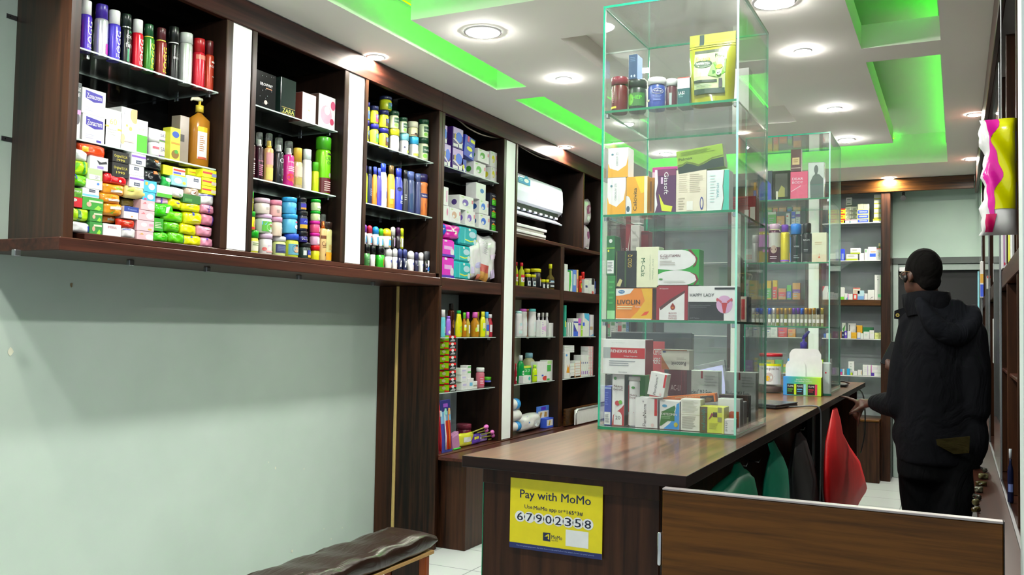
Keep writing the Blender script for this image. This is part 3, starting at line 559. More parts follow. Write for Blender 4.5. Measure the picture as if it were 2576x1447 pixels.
shelf('x', XF-.012, ZB, T1, pl, G, [
 ('P',215,268,515,405,'orange glossy packet lying on top at the left','#e2441a',None,[('r',.1,.3,.3,.7,'#f0a51e')]),
 ('P',118,315,320,450,'silver white rounded packet near the top left','#e7ecec',None,nm('CLEAR','#c6d2d2')),
 ('B',325,405,520,545,'white soap box with black swoosh','#eeeef2',None,[('p',[(.35,.75),(.5,.4),(.95,.55),(.9,.75),(.6,.6)],'#22242e'),('r',.4,.1,.75,.3,'#8a78b8')]),
 ('P',112,430,340,600,'uppermost lime packet with green band','#a8d914',None,[('r',.62,.1,.72,.9,'#2a8f2a'),('p',[(.1,.2),(.3,.8),(.45,.75),(.3,.3)],'#6fbf1a')]),
 ('B',300,535,460,660,'pale green box with barcode under the white soap box','#a9c48a',None,[('r',.1,.1,.85,.5,'#e6eddc'),('lines',.5,.15,.8,.45,4,'#555')]),
 ('B',285,650,460,750,'cream box with small blue mark','#e6e8d8',None,[('e',.72,.6,.08,.14,'#3f78c8')]),
 ('P',105,590,315,715,'bright green packet under the uppermost lime one','#5db80e',None,[('p',[(.1,.35),(.4,.75),(.8,.55),(.9,.4)],'#a6e63a'),('r',.3,.55,.36,.95,'#2440a0')]),
 ('B',95,735,245,835,'green box with white script','#5a9a1e',None,[('t',.5,.7,.8,.28,'Olivate','#fff',0,.02),('r',.55,.1,.9,.4,'#3d7a14')]),
 ('B',245,745,425,840,'white box with light blue stripe','#e9edf0',None,[('r',0,.12,1,.34,'#6fb4e0'),('r',.38,.62,.75,.92,'#2a3350'),('t',.56,.76,.3,.14,'tetmo','#fff')]),
 ('B',92,835,245,940,'crimson box with white oval','#c01022',None,[('e',.4,.72,.2,.16,'#f2dada'),('t',.4,.72,.26,.14,'Lux','#a01')]),
 ('B',245,845,470,978,'large green leafy soap box','#3a9434',None,leaf()),
 ('P',88,940,335,1090,'lime packet with dark band low on the left','#a5d817',None,[('r',.42,.05,.58,.95,'#1e7030'),('p',[(.05,.5),(.25,.9),(.35,.75)],'#e6f48a')]),
 ('B',325,985,460,1100,'middle green leafy soap box','#37853a',None,leaf()),
 ('B',315,1102,450,None,'lowest green leafy soap box','#37853a',None,leaf()),
 ('P',82,1095,335,None,'crinkled silver white packet at the bottom left','#dfe4f0',None,[('r',.85,.2,.95,.7,'#2a3bb0')]),
 ('B',568,352,742,468,'upper black box with gold lettering','#121110',None,[('t',.5,.55,.8,.32,'Original U.S.A','#d9c64a'),('t',.5,.22,.5,.2,'1990','#d9c64a')]),
 ('B',562,470,742,625,'lower black box with gold lettering','#131210',None,[('t',.5,.62,.8,.24,'Original U.S.A','#d9c64a'),('t',.5,.32,.5,.16,'1990','#d9c64a')]),
 ('P',480,585,742,700,'red pillow packet under the black boxes','#c8131c',None,[('e',.65,.35,.06,.1,'#f4d8d8'),('r',.25,.1,.28,.9,'#e04a50')]),
 ('B',770,372,925,500,'white purple striped box, top of its stack','#ececf2',None,[('r',0,.66,1,.82,'#7a4fb0'),('r',.3,.15,.7,.42,'#2f3a58'),('t',.5,.28,.32,.14,'tetmo','#fff')]),
 ('B',748,500,905,608,'white box with small navy badge, middle of its stack','#ececf2',None,[('r',.3,.55,.65,.85,'#2f3a58'),('t',.48,.7,.28,.16,'tetmo','#fff'),('r',.2,.3,.7,.4,'#bfc6de')]),
 ('B',748,608,905,735,'white purple striped box, bottom of its stack','#ececf2',None,[('r',0,.66,1,.82,'#7a4fb0'),('r',.3,.15,.7,.42,'#2f3a58'),('t',.5,.28,.32,.14,'tetmo','#fff')]),
 ('P',920,420,1118,545,'upper black packet with orange mark','#14171a',None,[('r',.5,.7,.72,.9,'#e06a2a')]),
 ('P',905,540,1122,690,'lower black packet with orange mark','#14171a',None,[('r',.45,.66,.62,.88,'#e06a2a')]),
 ('P',470,690,715,815,'topmost orange fruit soap','#f08a1c',None,[('p',[(.3,.45),(.45,.75),(.8,.6),(.85,.45)],'#8fbf2a'),('r',.32,.25,.85,.45,'#d9c9c0')]),
 ('P',440,790,668,905,'middle orange fruit soap','#ee8418',None,[('p',[(.4,.5),(.5,.8),(.85,.7)],'#8fbf2a'),('r',.35,.25,.9,.45,'#d9c9c0')]),
 ('P',475,895,690,1035,'lowest orange fruit soap of the three','#f08a1c',None,[('p',[(.3,.2),(.5,.4),(.8,.3),(.6,.1)],'#6f9f2a'),('r',.3,.5,.9,.7,'#d9c9c0')]),
 ('P',705,705,972,855,'gold foil packet pointing right','#cdbf74',None,[('p',[(.1,.5),(.3,.9),(.35,.5)],'#9aa83a')]),
 ('B',902,662,1040,785,'upper sky blue soap box','#45a9cc',None,[('e',.6,.5,.25,.28,'#e6f0f4'),('r',.1,.6,.3,.85,'#d8a83a')]),
 ('B',890,785,1026,878,'lower sky blue soap box','#45a9cc',None,[('e',.6,.5,.25,.3,'#e6f0f4'),('r',.1,.1,.3,.3,'#c94a8a')]),
 ('P',665,855,822,935,'olive brown packet behind','#75652c',None,None,{'off':.06}),
 ('B',688,938,846,1070,'white box with navy top half','#efeef0',None,[('r',0,.58,1,1,'#223a8c'),('t',.55,.78,.6,.16,'Cussons','#8fa0d8'),('e',.55,.2,.06,.06,'#c98a4a')]),
 ('P',465,1032,612,1112,'dim orange packet in shadow','#b0641c',None,[('r',.3,.3,.8,.6,'#9a9a86')],{'off':.05}),  # darker orange and dulled band: the shade is put into the colours
 ('B',872,868,1020,978,'pink soap box, top of four','#f0aab2',None,[('e',.7,.42,.24,.3,'#f8eef0'),('p',[(.1,.6),(.3,.8),(.4,.62)],'#c96a72')]),
 ('B',850,980,1016,1086,'pink soap box, second of four','#f0aab2',None,[('e',.7,.45,.24,.3,'#f8eef0'),('p',[(.1,.6),(.3,.8),(.4,.62)],'#c96a72')]),
 ('B',828,1088,1012,1200,'pink soap box, third of four','#f0b2ba',None,[('e',.4,.6,.18,.2,'#f8eef0'),('r',.7,.5,.95,.75,'#e08aa0'),('e',.75,.2,.12,.08,'#d8a04a')]),
 ('B',822,1202,996,None,'pink soap box, bottom of four','#f0aab2',None,[('e',.75,.42,.24,.3,'#f8eef0'),('p',[(.1,.6),(.3,.8),(.4,.62)],'#c9a04a')]),
 ('P',625,1068,822,1172,'dark red glossy packet','#b8260e',None,[('p',[(.3,.5),(.5,.75),(.8,.6)],'#e06a4a')]),
 ('B',458,1125,652,None,'white wrapped bar with folded corners','#e8e6ea',None,[('p',[(.02,.95),(.02,.1),(.3,.5)],'#d4d2d8'),('p',[(.98,.95),(.98,.1),(.7,.5)],'#d4d2d8'),('t',.5,.75,.5,.2,'IMPERIAL','#b06a80')]),
 ('P',655,1160,822,None,'white grey pillow packet on the floor of the bay','#dcdcdc',None,[('r',.1,.75,.6,.85,'#6a6fa8')]),
 ('B',1110,510,1345,612,'yellow box with red blue stripe at the back','#f0d814',None,[('r',.42,.05,1,.95,'#e6e0c8'),('r',.45,.6,1,.8,'#e03a2a'),('r',.45,.3,.8,.5,'#4a4ab8'),('r',.45,.1,1,.25,'#f0d814')],{'off':.03}),
 ('B',1200,612,1366,715,'light blue and white soap box','#8cccec',None,[('e',.4,.5,.25,.3,'#f2f6f8'),('e',.8,.35,.12,.15,'#d8c04a')]),
 ('P',1112,615,1205,728,'green and white rounded packet','#2fae4e',None,[('e',.55,.7,.35,.2,'#eef6ee')]),
 ('B',1042,715,1206,838,'white box with green base stripe','#e8eee8',None,[('r',0,0,1,.32,'#4aa82a')]),
 ('P',1205,728,1350,842,'white crinkled packet','#e6eaea',None,[('p',[(.2,.1),(.5,.4),(.9,.2)],'#8ab88a')]),
 ('B',1366,612,1516,742,'white box with small navy badge','#eceef2',None,[('r',.45,.55,.8,.82,'#2f3a58'),('t',.62,.68,.28,.14,'tetmo','#fff')]),
 ('B',1532,545,1688,632,'yellow striped box, top of the right stack','#ecd822',None,[('r',0,.45,.7,.7,'#d83a3a'),('r',.65,.2,1,.6,'#8a92b8')]),
 ('B',1528,634,1682,720,'yellow striped box, middle of the right stack','#ecd822',None,[('r',0,.45,.7,.65,'#d83a3a'),('r',.65,.2,1,.6,'#c8b8a8')]),
 ('B',1524,722,1680,806,'yellow striped box, bottom of the right stack','#ecd822',None,[('r',0,.45,.7,.65,'#d83a3a'),('r',.65,.2,1,.6,'#c8b8a8')]),
 ('B',1372,540,1525,608,'yellow box with violet print behind','#ecd822',None,[('r',.1,.4,.7,.55,'#c86a2a'),('r',.7,.2,1,.85,'#8a7ab8')],{'off':.06}),
 ('P',1345,725,1508,832,'brown floral packet','#b09a86',None,[('e',.55,.4,.2,.2,'#e8dcc8'),('e',.6,.45,.1,.1,'#8a4a2a')]),
 ('B',1322,812,1512,905,'dark green shiny box','#2d6a2f',None,[('r',.1,.2,.5,.5,'#4a8a44')]),
 ('P',1505,790,1742,932,'white packet with blue outline at the right','#dcdcd8',None,[('r',.05,.72,.9,.78,'#3a3ab0')]),
 ('P',1030,838,1182,912,'lilac packet with violet stripe','#d6a6c6',None,[('r',.35,.1,.45,.9,'#5a3ab0')],{'off':.03}),
 ('P',1178,852,1316,958,'yellow packet, topmost of the yellow column','#e0d00c',None,[('r',.5,.55,.8,.65,'#4a3a9a')],{'off':.02}),
 ('P',1018,895,1244,1052,'bright green packet with white patch','#37b80c',None,[('p',[(.5,.3),(.55,.7),(.7,.75),(.68,.3)],'#d8ecc8'),('p',[(.1,.4),(.3,.8),(.5,.8)],'#7ae04a')]),
 ('P',1310,895,1526,992,'yellow packet, second of the yellow column','#e6d40a',None,[('r',.3,.5,.6,.58,'#8a9a0a')]),
 ('P',1520,915,1696,1016,'mauve packet, topmost of the right column','#c87f98',None,[('p',[(.2,.5),(.5,.8),(.8,.6)],'#e6a8bc'),('r',.5,.1,.58,.9,'#4a2a8a')]),
 ('P',1115,975,1346,1102,'lime green packet, topmost of the lime column','#5cc00a',None,[('p',[(.3,.5),(.6,.85),(.85,.6)],'#9ae03a')]),
 ('P',1345,990,1548,1132,'yellow packet, third of the yellow column','#ecd808',None,[('r',.4,.7,.5,.95,'#2a3a9a'),('p',[(.3,.3),(.5,.5),(.8,.3)],'#f6ec6a')]),
 ('P',1540,1020,1712,1142,'mauve packet, second of the right column','#c47a90',None,[('r',.78,.05,.86,.95,'#3a2a8a')]),
 ('B',1010,1062,1112,1200,'green soap box with pale print','#2f8f22',None,[('lines',.1,.2,.9,.7,4,'#c8dcb8')]),
 ('P',1128,1098,1302,1212,'lime green packet, second of the lime column','#4fae10',None,[('p',[(.3,.5),(.6,.8),(.85,.5)],'#7ecf2a')]),
 ('P',1305,1122,1482,1238,'yellow packet, fourth of the yellow column','#e6d20a',None,None),
 ('P',1482,1142,1652,1258,'mauve packet, third of the right column','#d08aa0',None,[('p',[(.2,.6),(.5,.85),(.8,.7)],'#e8b0c0')]),
 ('P',1000,1205,1172,None,'green packet at the bottom left of the wrapped soaps','#3fb412',None,[('p',[(.2,.5),(.5,.85),(.9,.6)],'#86dc4a')]),
 ('P',1168,1208,1352,None,'lime green packet, lowest of the lime column','#57b80e',None,[('r',.85,.2,.9,.9,'#24308a')]),
 ('P',1330,1242,1528,None,'yellow packet, lowest of the yellow column','#ead60a',None,[('r',.35,.75,.45,.92,'#2a3a9a')]),
 ('P',1508,1268,1672,None,'mauve packet, lowest of the right column','#cf86a0',None,[('r',.4,.7,.5,.9,'#5a3a9a')])])
# ---- second bay
BOXNAME[0] = 'perfume_box'
G = 'perfume boxes on the top shelf of the second bay'; T = (590, 120, 4.823)
shelf('x', XS, 2.331, T, 'on top shelf, second bay', G, [
 ('B',255,300,500,None,'black starry perfume box','#111416',None,[('t',.52,.66,.62,.08,'BROWNY','#f2f2f2',0,.02),('r',.5,.56,.8,.58,'#c8703a'),('e',.5,.18,.08,.06,'#c8a8a0')]+[('e',random.Random(i).uniform(.1,.9),random.Random(i+50).uniform(.1,.95),.012,.008,'#9aa0a6') for i in range(14)],{'d':.07,'rough':.08}),
 ('B',560,380,742,None,'dark green black perfume box with gold name','#1b2a26',None,[('t',.52,.13,.78,.11,'ZARA','#e8d64a',0,.0),('r',.05,.21,.95,.22,'#b89a3a'),('r',.05,.05,.95,.058,'#b89a3a')],{'d':.06,'rough':.1}),
 ('B',820,560,985,None,'pink perfume box with brown side','#efc0c2',None,[('t',.5,.68,.5,.05,'tiamo','#c08a8e'),('e',.45,.42,.06,.03,'#d8b04a'),('p',[(.2,.25),(.4,.45),(.6,.3),(.5,.05)],'#f8dcdc')],{'side':'#6a342c','d':.085}),
 ('B',1018,590,1255,None,'white perfume box with pink flower','#ecebef',None,[('e',.45,.42,.34,.28,'#dca0b4'),('e',.85,.75,.14,.14,'#c8587a'),('e',.8,.25,.12,.1,'#b8405f'),('e',.5,.55,.17,.13,'#eef0ec')],{'side':'#5f4a40','d':.07})])
G = 'body sprays on the middle shelf of the second bay'
sp = lambda c='#e9d8d8': [('t',.5,.62,.6,.05,'BODY','%s' % c),('lines',.25,.1,.75,.5,6,c)]
shelf('x', XS, 1.998, ONE, 'on middle shelf, second bay', G, [
 ('S',626,327,642,None,'dark maroon spray bottle at the left end','#3c1216','#d6dade',sp()),
 ('S',640,333,662,None,'deep plum spray bottle with clear cap','#2b0c18','#d6dade',sp('#d87aa0')),
 ('S',664,336,687,None,'pink and gold spray bottle with gold pump','#cfa06a','#d8b84a',[('r',.0,.55,1,.95,'#c98a90'),('r',0,.05,1,.45,'#cdbb5a')]),
 ('S',687,347,713,None,'black spray bottle with silver ring emblem','#1a1c20','#c8ccd0',[('e',.5,.8,.2,.08,'#c8ccd0'),('e',.5,.8,.15,.06,'#1a1c20'),('p',[(.3,.3),(.6,.55),(.8,.35),(.55,.1)],'#9aa0a6')]),
 ('S',711,356,739,None,'magenta spray bottle with strawberries','#c22a80','#d8dade',[('t',.5,.85,.6,.06,'FINE','#fff'),('e',.4,.3,.3,.14,'#d8322a'),('e',.7,.22,.25,.12,'#e04a3a'),('lines',.2,.5,.8,.7,3,'#fff')]),
 ('C',735,373,760,None,'gold capped slim bottle','#cbb98a','#c8a83a',[('r',0,.1,1,.4,'#a89a4a'),('r',0,.45,1,.9,'#dcb8a0')],{'metal':.4,'kf':.34}),
 ('L',759,376,784,None,'white rounded bottle with translucent cap','#eef0f0','#c6d8d4',[('r',.5,.1,.7,.9,'#c8b8e6')],{'kf':.26,'cr':.8,'sy':.8}),
 ('C',783,408,801,None,'small lime can with green cap','#c6dc1e','#4fae1e',[('t',.6,.7,.5,.08,'curl','#2a5a1a')],{'kf':.3}),
 ('C',797,347,835,None,'tall lime green can with maroon base and olive oil lettering','#7ad41e','#3f9a1a',[('r',0,0,1,.38,'#5a121c'),('e',.62,.46,.12,.06,'#9aa08a'),('t',.6,.87,.62,.08,'OLIVE','#2a6a1e',0,.02),('t',.58,.76,.4,.08,'OIL','#2a6a1e',0,.02),('r',.38,.965,.72,1,'#2a2a1e'),('lines',.25,.04,.85,.3,5,'#d8b8b0')],{'nr':1.0,'kf':.22})])
G = 'jars stacked in the bottom of the second bay'; T = (590, 400, 5.167); pl = 'in jar stacks, second bay'
lab = lambda c, c2=None: [('r',.05,.1,.95,.85,c)]+([('e',.55,.45,.2,.22,c2)] if c2 else [])
shelf('x', XF-.02, ZB, T, pl, G, [
 ('J',165,425,246,682,'green capped jar, top of the green left column','#a8b41c','#1fa82e',[('t',.5,.75,.7,.16,'olive','#fff')],{'kf':.3}),
 ('J',160,684,266,930,'yellow labelled green lid jar, middle of left column','#e0d21c','#1c9a24',[('e',.7,.5,.2,.4,'#b88a6a'),('r',0,.0,1,.2,'#c83a2a')],{'kf':.28}),
 ('J',155,932,302,None,'green lid jar with white swirl, bottom of left column','#d6e63a','#12a018',[('r',0,.1,1,.9,'#e6eeb8'),('p',[(.1,.1),(.5,.4),(.9,.15),(.9,.05),(.1,.05)],'#2a9a2a'),('lines',.2,.5,.8,.8,2,'#3a6a1a')],{'kf':.32}),
 ('J',250,515,456,722,'pale pink jar with barcode, top of its column','#f2c8c0','#f2b4c8',[('lines',.4,.35,.7,.7,5,'#777')],{'kf':.3}),
 ('J',262,722,481,972,'lilac lid baby jar with green picture','#c6cfc0','#d6b0e0',[('r',.12,.05,.95,.9,'#57a83a'),('e',.6,.4,.25,.35,'#e6e6dc'),('e',.6,.55,.09,.12,'#8a5a3a'),('p',[(.12,.9),(.4,.9),(.3,.6),(.12,.6)],'#5aa8d8')],{'kf':.22}),
 ('J',303,972,482,None,'pink lilac baby cream jar, bottom of its column','#f2cfd0','#e6b8e6',[('t',.58,.62,.5,.16,'johnson','#b890d0'),('e',.14,.35,.14,.14,'#e86a6a'),('r',.25,.1,.9,.22,'#f09a9a')],{'kf':.24}),
 ('J',455,540,613,756,'rose pink jar, top of the third column','#f0a8a2','#ee8098',[('lines',.25,.3,.5,.65,5,'#888'),('r',.75,.3,1,.55,'#f4d0cc')],{'kf':.3}),
 ('J',470,757,616,1010,'pink lid jar with barcode, middle of the third column','#eebfae','#f09ab8',[('r',.6,.2,.85,.7,'#e8e6e8'),('lines',.62,.25,.83,.65,5,'#667')],{'kf':.26}),
 ('J',480,1012,656,None,'cream jar with navy label','#c8d88a','#eae6d2',[('r',.0,.2,.95,.92,'#28305e'),('lines',.1,.35,.85,.8,6,'#7a84b0')],{'kf':.24}),
 ('J',612,505,806,720,'sky blue jar, top of the blue column','#4aa6dc','#2a9ae6',[('e',.62,.5,.12,.1,'#3a6ab8'),('e',.97,.4,.14,.25,'#e8eef2')],{'kf':.28}),
 ('J',613,722,812,974,'sky blue jar with white heart','#56aee0','#2f9ce4',[('e',.62,.48,.16,.18,'#f0f4f6'),('e',.84,.5,.16,.18,'#f0f4f6'),('p',[(.47,.44),(.73,.1),(.99,.44)],'#f0f4f6'),('t',.73,.45,.34,.12,'baby','#5a9ad0'),('r',.5,.82,.66,.96,'#d84a6a')],{'kf':.24}),
 ('J',626,976,824,None,'blue lid jar with portrait of a woman','#b4c23a','#2c52c8',[('r',.05,.12,.98,.88,'#5a9ab0'),('e',.5,.55,.26,.3,'#4a2a1e'),('e',.5,.5,.16,.22,'#c89a78'),('p',[(.2,.12),(.35,.32),(.7,.32),(.9,.12)],'#d6b08a')],{'kf':.26}),
 ('J',815,508,932,680,'small black lid jar with violet label, top of dark column','#20263a','#101014',[('r',.1,.35,.98,.9,'#2f2a9a'),('r',.1,.1,.98,.35,'#c08a2a')],{'kf':.3}),
 ('J',808,682,946,940,'black lid jar with blue and gold label','#1a1e34','#1a1a1c',[('r',.02,.42,1,.92,'#1f2aa0'),('r',.02,.1,1,.42,'#c89a1e'),('t',.55,.68,.5,.16,'AB','#9ab0f0')],{'kf':.22}),
 ('J',808,942,948,1088,'squat black jar with violet script','#26206e','#121214',[('t',.5,.5,.7,.3,'fine','#e6e6f6')],{'kf':.45}),
 ('J',822,1090,982,None,'glass jar with navy label, bottom of dark column','#2a3a34','#15181a',[('r',.38,.35,1,.85,'#2a2f96'),('r',.4,.1,1,.35,'#c8a02a'),('r',.1,.3,.3,.8,'#d8dcd8'),('t',.7,.62,.4,.14,'Afro','#b0bcf0')],{'kf':.26}),
 ('J',988,530,1118,680,'green lid pale jar, top of the narrow column','#b8d09a','#14a828',[('r',.3,.3,.9,.6,'#e6e6dc')],{'kf':.26}),
 ('J',984,681,1112,810,'green lid pale jar, second of the narrow column','#c2d29a','#14a828',[('r',.4,.1,.6,.6,'#c8ccc0'),('e',.85,.3,.1,.2,'#fff')],{'kf':.26}),
 ('J',974,811,1108,965,'hot pink jar, third of the narrow column','#ec4a78','#f01e98',[('r',.6,.1,.95,.8,'#f6cfd8')],{'kf':.26}),
 ('J',974,966,1104,1124,'pink lid jar with lilac label, fourth of the narrow column','#e8a0bc','#f01e98',[('r',.4,.1,.95,.9,'#ecd8e6'),('e',.65,.5,.2,.2,'#d88ac0')],{'kf':.26}),
 ('J',982,1126,1098,None,'red lid yellow jar, bottom of the narrow column','#f0d01a','#d8161e',[('e',.75,.4,.15,.25,'#8a5a3a')],{'kf':.34}),
 ('S',1094,720,1192,None,'peach curl spray bottle with orange nozzle','#e8b47a','#ee6a1c',[('r',0,.75,1,.86,'#6a3a1a'),('t',.5,.58,.75,.14,'Curl','#5a2a14'),('lines',.2,.42,.85,.52,2,'#7a4a2a'),('e',.6,.2,.1,.05,'#6a3a2a')]),
 ('C',1188,832,1332,None,'cream and orange bottle with dark brown cap','#f0cf8c','#2a1c16',[('r',0,0,1,.28,'#e89a1e'),('e',.75,.82,.12,.14,'#3a2a1a'),('lines',.35,.35,.9,.55,4,'#b08a4a')],{'kf':.18,'nr':1.0})])
# ---- third bay
G = 'petroleum jelly jars on the top shelf of the third bay'; T = (880, 200, 5.788); pl = 'on top shelf, third bay'
vs = lambda c, c2='#2a4ac0': [('r',.3,.05,.98,.8,c),('e',.62,.6,.28,.22,c2),('e',.62,.6,.24,.17,'#5a8ae0'),('t',.62,.6,.36,.1,'Vase','#fff')]
hb = [('r',.15,.45,.98,.95,'#12492a'),('t',.58,.68,.74,.16,'Herbaline','#f2f6ee'),('p',[(.5,.05),(.98,.05),(.98,.45),(.5,.4)],'#3fae1a'),('e',.3,.22,.14,.16,'#6fae3a')]
shelf('x', XS, 2.338, T, pl, G, [
 ('J',215,600,278,None,'yellow jelly jar with black label at the left, lower row','#b8c21e','#28286e',vs('#1c1c1e')),
 ('J',282,652,412,None,'yellow jelly jar with green label, lower row','#ccd43a','#2c2c98',vs('#4aa82a')),
 ('J',412,716,555,None,'yellow jelly jar with brown label, lower row','#c8d02a','#26267e',vs('#4a2a1e')),
 ('J',215,335,290,598,'yellow jelly jar with blue label, upper row','#c8d02a','#242a6a',vs('#2a48b8')),
 ('J',284,392,416,651,'yellow jelly jar with red label, upper row','#c0c82a','#1c2250',vs('#b03a5a')),
 ('J',412,457,566,714,'yellow jelly jar with black and brown label, upper row','#c4cc2a','#1a1e4e',vs('#3a2a24')),
 ('J',428,255,612,458,'single yellow jelly jar with green label set on top','#aab41e','#16203e',vs('#1a6a34')),
 ('J',560,725,714,None,'lime lid clear jar under the green one','#e6eed8','#d0e02a',[('r',.1,.1,.98,.6,'#f0f4e6'),('p',[(.3,.05),(.98,.05),(.98,.35)],'#7ac83a')],{'kf':.3}),
 ('J',563,467,716,724,'dark green lid herbal jar, upper left','#c8d4a8','#14402a',hb),
 ('J',708,790,852,None,'pale blue milk jar, left of two','#d8eaf4','#7ac4ec',[('e',.8,.4,.12,.2,'#8a7a7a'),('r',.4,.02,1,.25,'#b8d83a'),('e',.2,.5,.08,.1,'#3a3a5a')],{'kf':.34}),
 ('J',712,557,836,789,'slim dark green lid herbal jar, second from left','#c4d0b0','#14402a',hb),
 ('J',848,842,995,None,'pale blue milk jar, right of two','#d6e8f2','#3aa4e6',[('r',.1,.02,1,.25,'#c0d83a'),('e',.6,.4,.16,.16,'#f6f6f6')],{'kf':.36}),
 ('J',838,620,992,840,'cream coloured jar with cow print base','#dcd8a8','#e6e2bc',[('r',0,.02,1,.14,'#6a3a1e'),('e',.4,.25,.14,.14,'#3a3028'),('e',.75,.3,.12,.12,'#3a3028')],{'kf':.4}),
 ('J',993,868,1178,None,'largest herbal jar at the lower right','#c8d8ae','#14402a',hb),
 ('J',993,590,1148,866,'dark green lid herbal jar at the upper right','#c6d6b2','#14402a',hb)])
G = 'lotions on the middle shelf of the third bay'; pl = 'on middle shelf, third bay'
shelf('x', XS, 1.998, ONE, pl, G, [
 ('L',910,416,925,None,'lime lotion bottle with violet cap at the left end','#b6e01c','#3a2a90',[('r',.6,.1,.98,.9,'#1a3a2a')],{'sy':.8}),
 ('L',923,419,936,None,'navy lotion bottle beside the lime one','#242c50','#2c3760',[('lines',.3,.3,.8,.7,4,'#8a9ac0')],{'sy':.8}),
 ('L',935,420,949,None,'orange lotion bottle with blue cap','#dd8a3a','#3a4ac0',[('e',.6,.4,.2,.15,'#8a4a1a')],{'sy':.8}),
 ('L',946,423,960,None,'violet blue lotion bottle with spotted cap','#4c46c8','#4a58d8',[('r',.3,.2,.8,.7,'#3a2aa0')],{'sy':.8}),
 ('L',952,412,974,None,'white lotion bottle with blue arched cap','#f4f4fa','#2a44c8',[('r',.55,.3,.7,.6,'#3a4ab0'),('t',.6,.72,.4,.06,'NIVEA','#2a3ab0')],{'sy':.8}),
 ('L',972,417,994,None,'honey orange lotion bottle with brown cap','#e0963a','#6a5432',[('r',.1,.35,.5,.75,'#f6f0e6'),('r',.1,.1,.4,.3,'#c8a02a')],{'sy':.8}),
 ('L',990,424,1013,None,'royal blue lotion bottle with oval badge','#3c46c4','#3040c0',[('e',.3,.86,.25,.1,'#1c2050'),('e',.6,.5,.14,.12,'#b8c4f6'),('lines',.4,.2,.9,.36,2,'#dfe4ff')],{'sy':.7}),
 ('L',1010,428,1027,None,'charcoal lotion bottle','#34363e','#1c1c22',[('lines',.1,.4,.4,.7,3,'#8a8e98')],{'sy':.8}),
 ('L',1020,432,1043,None,'steel blue lotion bottle with flat cap','#39456e','#4a5a90',[('r',.1,.1,.4,.8,'#1e3a60')],{'sy':.8,'cr':.8}),
 ('L',1041,437,1059,None,'tall dark navy lotion bottle','#39416a','#43507e',None,{'sy':.8,'cr':.8}),
 ('L',1058,442,1087,None,'copper lotion bottle with navy cap at the right end','#c2703a','#221c4a',[('r',0,.72,.7,.92,'#2a2f66'),('t',.35,.82,.5,.08,'Vaseline','#fff'),('p',[(.1,.1),(.4,.5),(.55,.05)],'#7a2a20')],{'sy':.8,'cr':.9})])
G = 'roll-on deodorants in the third bay'; T = (880, 440, 5.358); pl = 'in bottom of third bay'
ub = lambda c: [('r',.35,.05,.95,.7,'#4aa0e0'),('r',.35,.72,.8,.82,c),('r',.35,.02,.95,.1,c)]
nv = lambda: [('e',.62,.66,.2,.15,'#2a3ab0'),('t',.62,.66,.3,.06,'NIVEA','#fff'),('e',.6,.2,.05,.06,'#d86a8a')]
